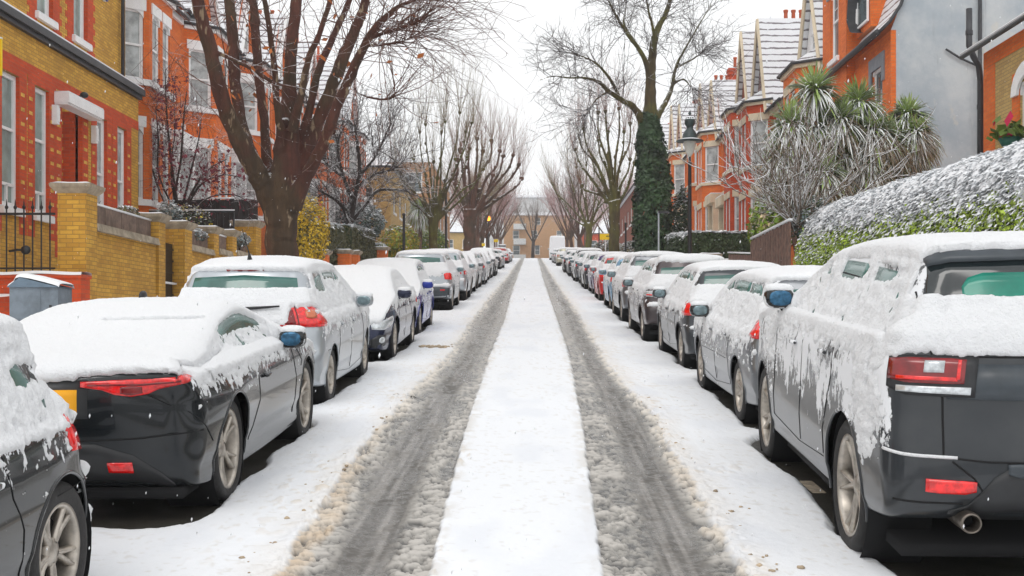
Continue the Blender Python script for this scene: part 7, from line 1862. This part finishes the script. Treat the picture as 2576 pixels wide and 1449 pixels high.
# bare fan shaped shrub
def b(r):
    mb = MB(); bs = np.array(tuple(at(2010, 560, 24.8))); S = np.repeat(bs[None], 34, 0)+RNG.normal(0, .08, (34, 3))
    D = np.stack([RNG.normal(-.05, .62, 34), RNG.normal(-.1, .45, 34), RNG.uniform(.5, 1.1, 34)], -1)
    P, T = twigs(mb, S, D, RNG.uniform(1.5, 2.5, 34), .020, np.stack([np.sign(D[:, 0])*.12, np.zeros(34), np.full(34, .06)], -1), 8, 5, .05)
    S, D = sprout(P, T, 7, .55, .2, .15); P, T = twigs(mb, S, D, RNG.uniform(.4, 1.0, len(S)), .013, np.array([0, 0, .18]), 6, 4, .07)
    S, D = sprout(P, T, 2, .6, .2, .15); twigs(mb, S, D, RNG.uniform(.15, .45, len(S)), .009, np.array([0, 0, .2]), 4, 3, .08)
    mb.build('branches', twigmat('snowy_branch', (.17, .13, .10), -.1), r)
wthing('bare_shrub', 'leafless fan shaped shrub with snow on every branch in front of the palms', 'shrub', b, None, tuple(at(2010, 600, 24.8)))
# cordyline palms
def palm_leaves(mg, ms, md, c, R_, n=150, skirt=0):
    U_ = unit(RNG.normal(0, 1, (n, 3))*np.array([1, 1, .9])+np.array([0, 0, .35])); W_ = .024
    for mb, sel, col in ((mg, RNG.random(n) > -1, 0),):
        K = 7; t = np.linspace(0, 1, K); L_ = R_*RNG.uniform(.75, 1.1, n)
        side = unit(np.cross(U_, np.array([0, 0, 1.0])+RNG.normal(0, .1, (n, 3))))
        P = np.array(c)+U_[:, None]*(L_[:, None]*t)[..., None]; P[..., 2] -= (L_[:, None]*t**2.4*(.55*(1-np.clip(U_[:, 2:3], 0, 1))+.08))
        w_ = W_*(np.sin(np.clip(t*.92+.12, 0, 1)*pi)**.6)*1.2
        A = P[:, :, None]+side[:, None, None]*np.array([-1, 1.0])[None, None, :, None]*w_[None, :, None, None]
        idx = np.arange(n*K*2).reshape(n, K, 2); q = np.stack([idx[:, :-1, 0], idx[:, 1:, 0], idx[:, 1:, 1], idx[:, :-1, 1]], -1).reshape(-1, 4)
        mg.add(A.reshape(-1, 3), q)
        ls = RNG.random(n) < .80; ls &= U_[:, 2] < .85
        A2 = A[ls].copy(); A2[..., 2] += .012; k0 = 1; A2 = A2[:, k0:]; m_ = len(A2); idx = np.arange(m_*(K-k0)*2).reshape(m_, K-k0, 2); q = np.stack([idx[:, :-1, 0], idx[:, 1:, 0], idx[:, 1:, 1], idx[:, :-1, 1]], -1).reshape(-1, 4)
        ms.add(A2.reshape(-1, 3), q)
    if skirt:
        S = np.repeat(np.array(c)[None], skirt, 0)+RNG.normal(0, .10, (skirt, 3)); a = RNG.uniform(0, 2*pi, skirt); D = np.stack([np.cos(a), np.sin(a), RNG.uniform(-.8, .3, skirt)], -1)
        twigs(md, S, D, R_*RNG.uniform(.6, .95, skirt), .014, np.array([0, 0, -.75]), 6, 3, .03)
M['palmleaf'] = mat('palm_leaf', (.28, .38, .11), .5, var=.5, vs=2); M['deadleaf'] = add_topsnow(mat('dead_palm_leaf', (.36, .26, .15), .85, var=.4, vs=4), (.25, .7), 5, .9)
def palm(label, heads, d, name='palm_tree'):
    def b(r):
        mg, ms, md, tk = MB(), MB(), MB(), MB()
        for (x, y, R_, dd_, sk) in heads:
            c = np.array(tuple(at(x, y, d+dd_))); palm_leaves(mg, ms, md, c, R_, 330, sk)
            base = np.array([c[0]*.3+at(heads[0][0], y, d)[0]*.7, d, zrf(d)+.6]); tk.tube(cat([base, (base+c)/2+[0, 0, .1], c], 5), .09, 8)
        mg.build('leaves', M['palmleaf'], r); ms.build('snow', M['snowleaf'], r); md.build('dead_leaves', M['deadleaf'], r); tk.build('trunk', M['wood'], r)
    return wthing(name, label, 'palm', b, 'spiky palms in the right garden', (float(at(heads[0][0], 0, d)[0]), d, zrf(d)+.6))
palm('left spiky palm of the group with the tallest pale green crown', [(2048, 232, .80, 0, 0), (1990, 320, .78, -.2, 160), (2050, 330, .85, .3, 260), (1965, 400, .7, 0, 200), (2010, 440, .8, .1, 300), (2070, 440, .8, -.2, 300)], 28.0)
palm('middle spiky palm of the group with two snowy drooping heads', [(2160, 262, .80, 0, 60), (2115, 310, .8, -.4, 200), (2190, 335, .85, -.2, 300), (2120, 400, .8, 0, 400), (2180, 420, .8, 0, 400), (2225, 350, .8, .1, 300)], 28.6)
palm('right spiky palm of the group with a thick brown skirt of dead leaves', [(2283, 295, .70, 0, 160), (2300, 340, .72, -.2, 700), (2240, 400, .75, .3, 520), (2290, 390, .6, 0, 500)], 29.2)
palm('single dark palm in a left garden by the mossy pollarded tree', [(1052, 530, .95, 0, 160), (1062, 545, .9, .3, 60)], 66)
# -- lamp posts, poles, signs --------------------------------------------------------
def b(r):
    x, y = 4.6, 33.0; z0 = zrf(y)-.25
    mb = MB(); mb.lathe([(.11, z0), (.11, z0+.9), (.08, z0+1.0), (.062, z0+1.05), (.05, z0+4.35), (.065, z0+4.4), (.04, z0+4.45), (.03, z0+4.62)], c=(x, y, 0), n=14); mb.build('post', M['black'], r)
    mb = MB(); mb.lathe([(.03, z0+4.60), (.06, z0+4.64), (.11, z0+4.72), (.17, z0+4.92), (.19, z0+5.05)], c=(x, y, 0), n=18); mb.build('lamp_glass', mat('frosted_glass', (.55, .55, .50), .25, var=.1), r)
    mb = MB(); mb.lathe([(.19, z0+5.04), (.40, z0+5.05), (.39, z0+5.075), (.22, z0+5.11), (.21, z0+5.24), (.16, z0+5.34), (.09, z0+5.42), (.10, z0+5.48), (.155, z0+5.56), (.155, z0+5.68), (.12, z0+5.74), (.03, z0+5.78), (.025, z0+5.82), (.05, z0+5.87), (.02, z0+5.92), (.0, z0+5.95)], c=(x, y, 0), n=20); mb.build('lantern_hood', mat('lantern_green_black', (.018, .035, .035), .4), r)
    mb = MB(); mb.lathe([(.38, z0+5.078), (.24, z0+5.125), (.215, z0+5.12)], c=(x, y, 0), n=18); mb.lathe([(.155, z0+5.685), (.11, z0+5.755), (.04, z0+5.785)], c=(x, y, 0), n=14); mb.build('snow', M['snow'], r)
wthing('street_lamp', 'ornate black Victorian style street lamp with frosted bowl on the right', 'street lamp', b, None, (4.6, 33, zrf(33)))
def pole(label, xpx, ytop, X, col='black', arm=False, lit=False, r_=.05, name='lamp_column'):
    d_ = dX(xpx, X); zt = CAMZ-(ytop-CY)*d_/F
    def b(r):
        mb = MB(); z0 = zrf(d_)+.1; mb.lathe([(r_*1.8, z0), (r_*1.8, z0+.8), (r_, z0+.9), (r_*.9, zt)], c=(X, d_, 0), n=10); mb.lathe([(r_*1.2, zt-.02), (r_*1.2, zt+.05), (0, zt+.08)], c=(X, d_, 0), n=10); mb.build('post', M[col] if col in M else col, r)
        if arm: mb = MB(); mb.box(X-.02, X+.38, d_-.08, d_+.08, zt, zt+.07); mb.build('lamp_head', M['gutter'], r, smooth=False)
        if lit:
            mb = MB(); mb.blob((X, d_, zt+.28), .26, 8, sq=(1, 1, 1.1)); mb.build('lamp_bulb', mat('lit_orange_lamp', (.9, .4, .05), .4, emit=((1, .33, .02), 2.6)), r)
            mb = MB(); mb.lathe([(.28, zt+.50), (.2, zt+.58), (.04, zt+.66), (0, zt+.66)], c=(X, d_, 0), n=12); mb.build('lamp_cap', M['black'], r)
    return wthing(name, label, 'street pole', b, None, (X, d_, zrf(d_)))
pole('distant street lamp on the left glowing orange', 1228, 556, -4.5, lit=True, r_=.07)
pole('tall thin black column right of the mossy pollarded tree', 1122, 468, -4.6, r_=.06)
pole('black post on the left pavement in front of the low hedges', 1016, 541, -4.75, r_=.055)
pole('slim grey post with a short arm in front of the ivy tree', 1657, 536, 4.7, 'render', arm=True, r_=.035)
pole('black post on the right between the pollarded tree and the ivy tree', 1574, 563, 4.75, r_=.05)
pole('thin dark column behind the yellow sale board', 1507, 575, 4.8, r_=.045)
def board(label, x0, x1, y0, y1, d_, text=False):
    def b(r):
        p, q = at(x0, y1, d_), at(x1, y0, d_); mb = MB(); mb.box(p.x, q.x, d_-.02, d_+.02, p.z, q.z); mb.build('panel', mat('yellow_sign', (.90, .62, .0), .5, var=.05), r, smooth=False)
        mb = MB(); mb.box((p.x+q.x)/2-.03, (p.x+q.x)/2+.03, d_+.02, d_+.07, zrf(d_)+.1, q.z); mb.build('post', M['white'], r, smooth=False)
        mb = MB(); mb.box(p.x, q.x, d_-.03, d_+.03, q.z+.002, q.z+.03); mb.build('snow', M['snow'], r)
        if text:
            w_ = q.x-p.x; mb = MB()
            for k in range(5): mb.box(p.x+w_*(.54+.075*k), p.x+w_*(.54+.075*k+.05), d_-.026, d_-.021, p.z+(q.z-p.z)*.45, p.z+(q.z-p.z)*(.72 if k % 2 else .66))
            mb.build('lettering', M['black'], r, smooth=False)
    return wthing('sale_board', label, 'sign', b, 'yellow sale boards', tuple(at((x0+x1)/2, y1, d_)))
board('yellow sale board with dark print beside the green trunked pollard on the right', 1509, 1538, 588, 603, 82, True)
board('small yellow board above the far red car in the left row', 1242, 1253, 602, 609, 112)
board('small yellow board at the foot of the stout dark pollard on the left', 1212, 1220, 612, 619, 105)
board('yellow board cut off by the left picture edge high on the house', -24, 5, 98, 190, 20.6)
# slush crumbs lying beside the tracks
def crumbs():
    mb = MB(); n = 130
    for i in range(n):
        k = i % 3
        if k == 0: x, y = RNG.uniform(-1.9, -1.35), 19.2+RNG.normal(0, .12)
        elif k == 1: x = -1.42-abs(RNG.normal(0, .10)); y = 5.6+RNG.random()**2*7
        else: x = 1.2+abs(RNG.normal(0, .10)); y = 5.6+RNG.random()**2*8
        s = RNG.uniform(.005, .018)*(1.9 if k == 0 else 1); mb.blob((x, y, zrf(y)+.048+s*.3), s, 4, noise=.5, seed=i, sq=(1.2, 1, .7))
    tag(mb.build('slush_crumbs', mat('dirty_slush', (.42, .33, .23), .8, var=.3)), kind='stuff')
crumbs()
for k, (X, dd_, H, tm, lab) in enumerate([(-11, 134, 12, 'twig_pink', 'wide pinkish bare tree behind the left row, left of the tan flats'), (-16, 150, 13, 'twig_brown', 'brownish bare tree far back on the left beside the flats'), (-8.5, 165, 11, 'twig_pink', 'pale bare tree close to the left end of the tan flats'),
        (10, 142, 12, 'twig_pink', 'wide pinkish bare tree behind the right row, right of the tan flats'), (16, 158, 13, 'twig_brown', 'brownish bare tree far back on the right beside the flats'), (8, 172, 11, 'twig_pink', 'pale bare tree close to the right end of the tan flats')]):
    street_tree(lab, X, dd_, H, M['redbark'], M[tm], 4.5, 60+k, .25, 'bare trees round the far flats', 11, 30, .022, name='bare_tree', fork=2.0)
# falling snow
def flakes():
    mb = MB(); n = 2600; y = 3.5+RNG.random(n)**.7*30; x = RNG.uniform(-.48, .48, n)*y; z = CAMZ+RNG.uniform(-.30, .34, n)*y+.03*y
    z = np.maximum(z, zr(y)+.1)
    C_ = np.stack([x, y, z], -1); s = RNG.uniform(.0022, .0042, (n, 1)); ax = np.array([.12, 0, 1.0]); ax /= np.linalg.norm(ax); l = s*2.6
    V = np.stack([C_+ax*l, C_+np.array([1, 0, 0])*s, C_+np.array([0, 1, 0])*s, C_-np.array([1, 0, 0])*s, C_-np.array([0, 1, 0])*s, C_-ax*l], 1)
    b0 = np.arange(n)[:, None, None]*6; t = np.array([[0, 1, 2], [0, 2, 3], [0, 3, 4], [0, 4, 1], [5, 2, 1], [5, 3, 2], [5, 4, 3], [5, 1, 4]])[None]+b0
    mb.add(V.reshape(-1, 3), None, t.reshape(-1, 3)); tag(mb.build('falling_snow', M['snow']), kind='stuff')
flakes()
# ================================================================ LIGHT, SKY, CAMERA
if True:
    mb = MB(); mb.box(-70, 70, -6, 300, -5, 45); hz = mb.build('haze', mat('x', (1, 1, 1)), smooth=False)
    m = bpy.data.materials.new('haze_air'); m.use_nodes = True; nt = m.node_tree; nt.nodes.remove(nt.nodes['Principled BSDF'])
    pv = N(nt, 'ShaderNodeVolumePrincipled'); pv.inputs['Color'].default_value = (.985, .99, 1, 1); pv.inputs['Density'].default_value = .0010; pv.inputs['Anisotropy'].default_value = .1
    nt.links.new(pv.outputs[0], nt.nodes['Material Output'].inputs['Volume']); hz.data.materials.clear(); hz.data.materials.append(m); tag(hz, kind='stuff')
w = bpy.data.worlds.new('World'); scene.world = w; w.use_nodes = True
nt = w.node_tree; bg = nt.nodes['Background']
sky = N(nt, 'ShaderNodeTexSky', sky_type='NISHITA'); sky.sun_disc = False; sky.sun_elevation = math.radians(50); sky.sun_rotation = math.radians(200)
sky.air_density = 1.0; sky.dust_density = 5.0; sky.ozone_density = 1.0
hs = N(nt, 'ShaderNodeHueSaturation'); hs.inputs['Saturation'].default_value = .12; nt.links.new(sky.outputs[0], hs.inputs['Color'])
# overcast deck: an even, nearly white cloud cover over the Nishita sky
cl = noise(nt, 1.6, 4, coords(nt, 'Generated'))
deck = mixc(nt, ramp(nt, cl, .3, .7), (10.0, 10.1, 10.2), (10.6, 10.7, 10.8))
nt.links.new(mixc(nt, .88, hs.outputs[0], deck), bg.inputs['Color'])
bg.inputs['Strength'].default_value = .10
sd = bpy.data.lights.new('sun', 'SUN'); sd.energy = .5; sd.angle = math.radians(25); sd.color = (1, .97, .93)
so = bpy.data.objects.new('sun', sd); COL.objects.link(so); so.rotation_euler = (math.radians(38), 0, math.radians(-20))
cam = bpy.data.cameras.new('camera'); co = bpy.data.objects.new('camera', cam); COL.objects.link(co)
cam.sensor_width = 36; cam.lens = 36*F/2576; cam.shift_x = -(CX-1288)/2576; cam.shift_y = (CY-724.5)/2576
cam.clip_start = .05; cam.clip_end = 3000
co.location = (0, 0, CAMZ); co.rotation_euler = (pi/2, 0, 0); scene.camera = co
scene.render.engine = 'CYCLES'
scene.view_settings.view_transform = 'Standard'; scene.view_settings.look = 'None'; scene.view_settings.exposure = EXPO if "EXPO" in globals() else 0.27; scene.view_settings.gamma = 1
scene.cycles.max_bounces = 6; scene.cycles.diffuse_bounces = 3
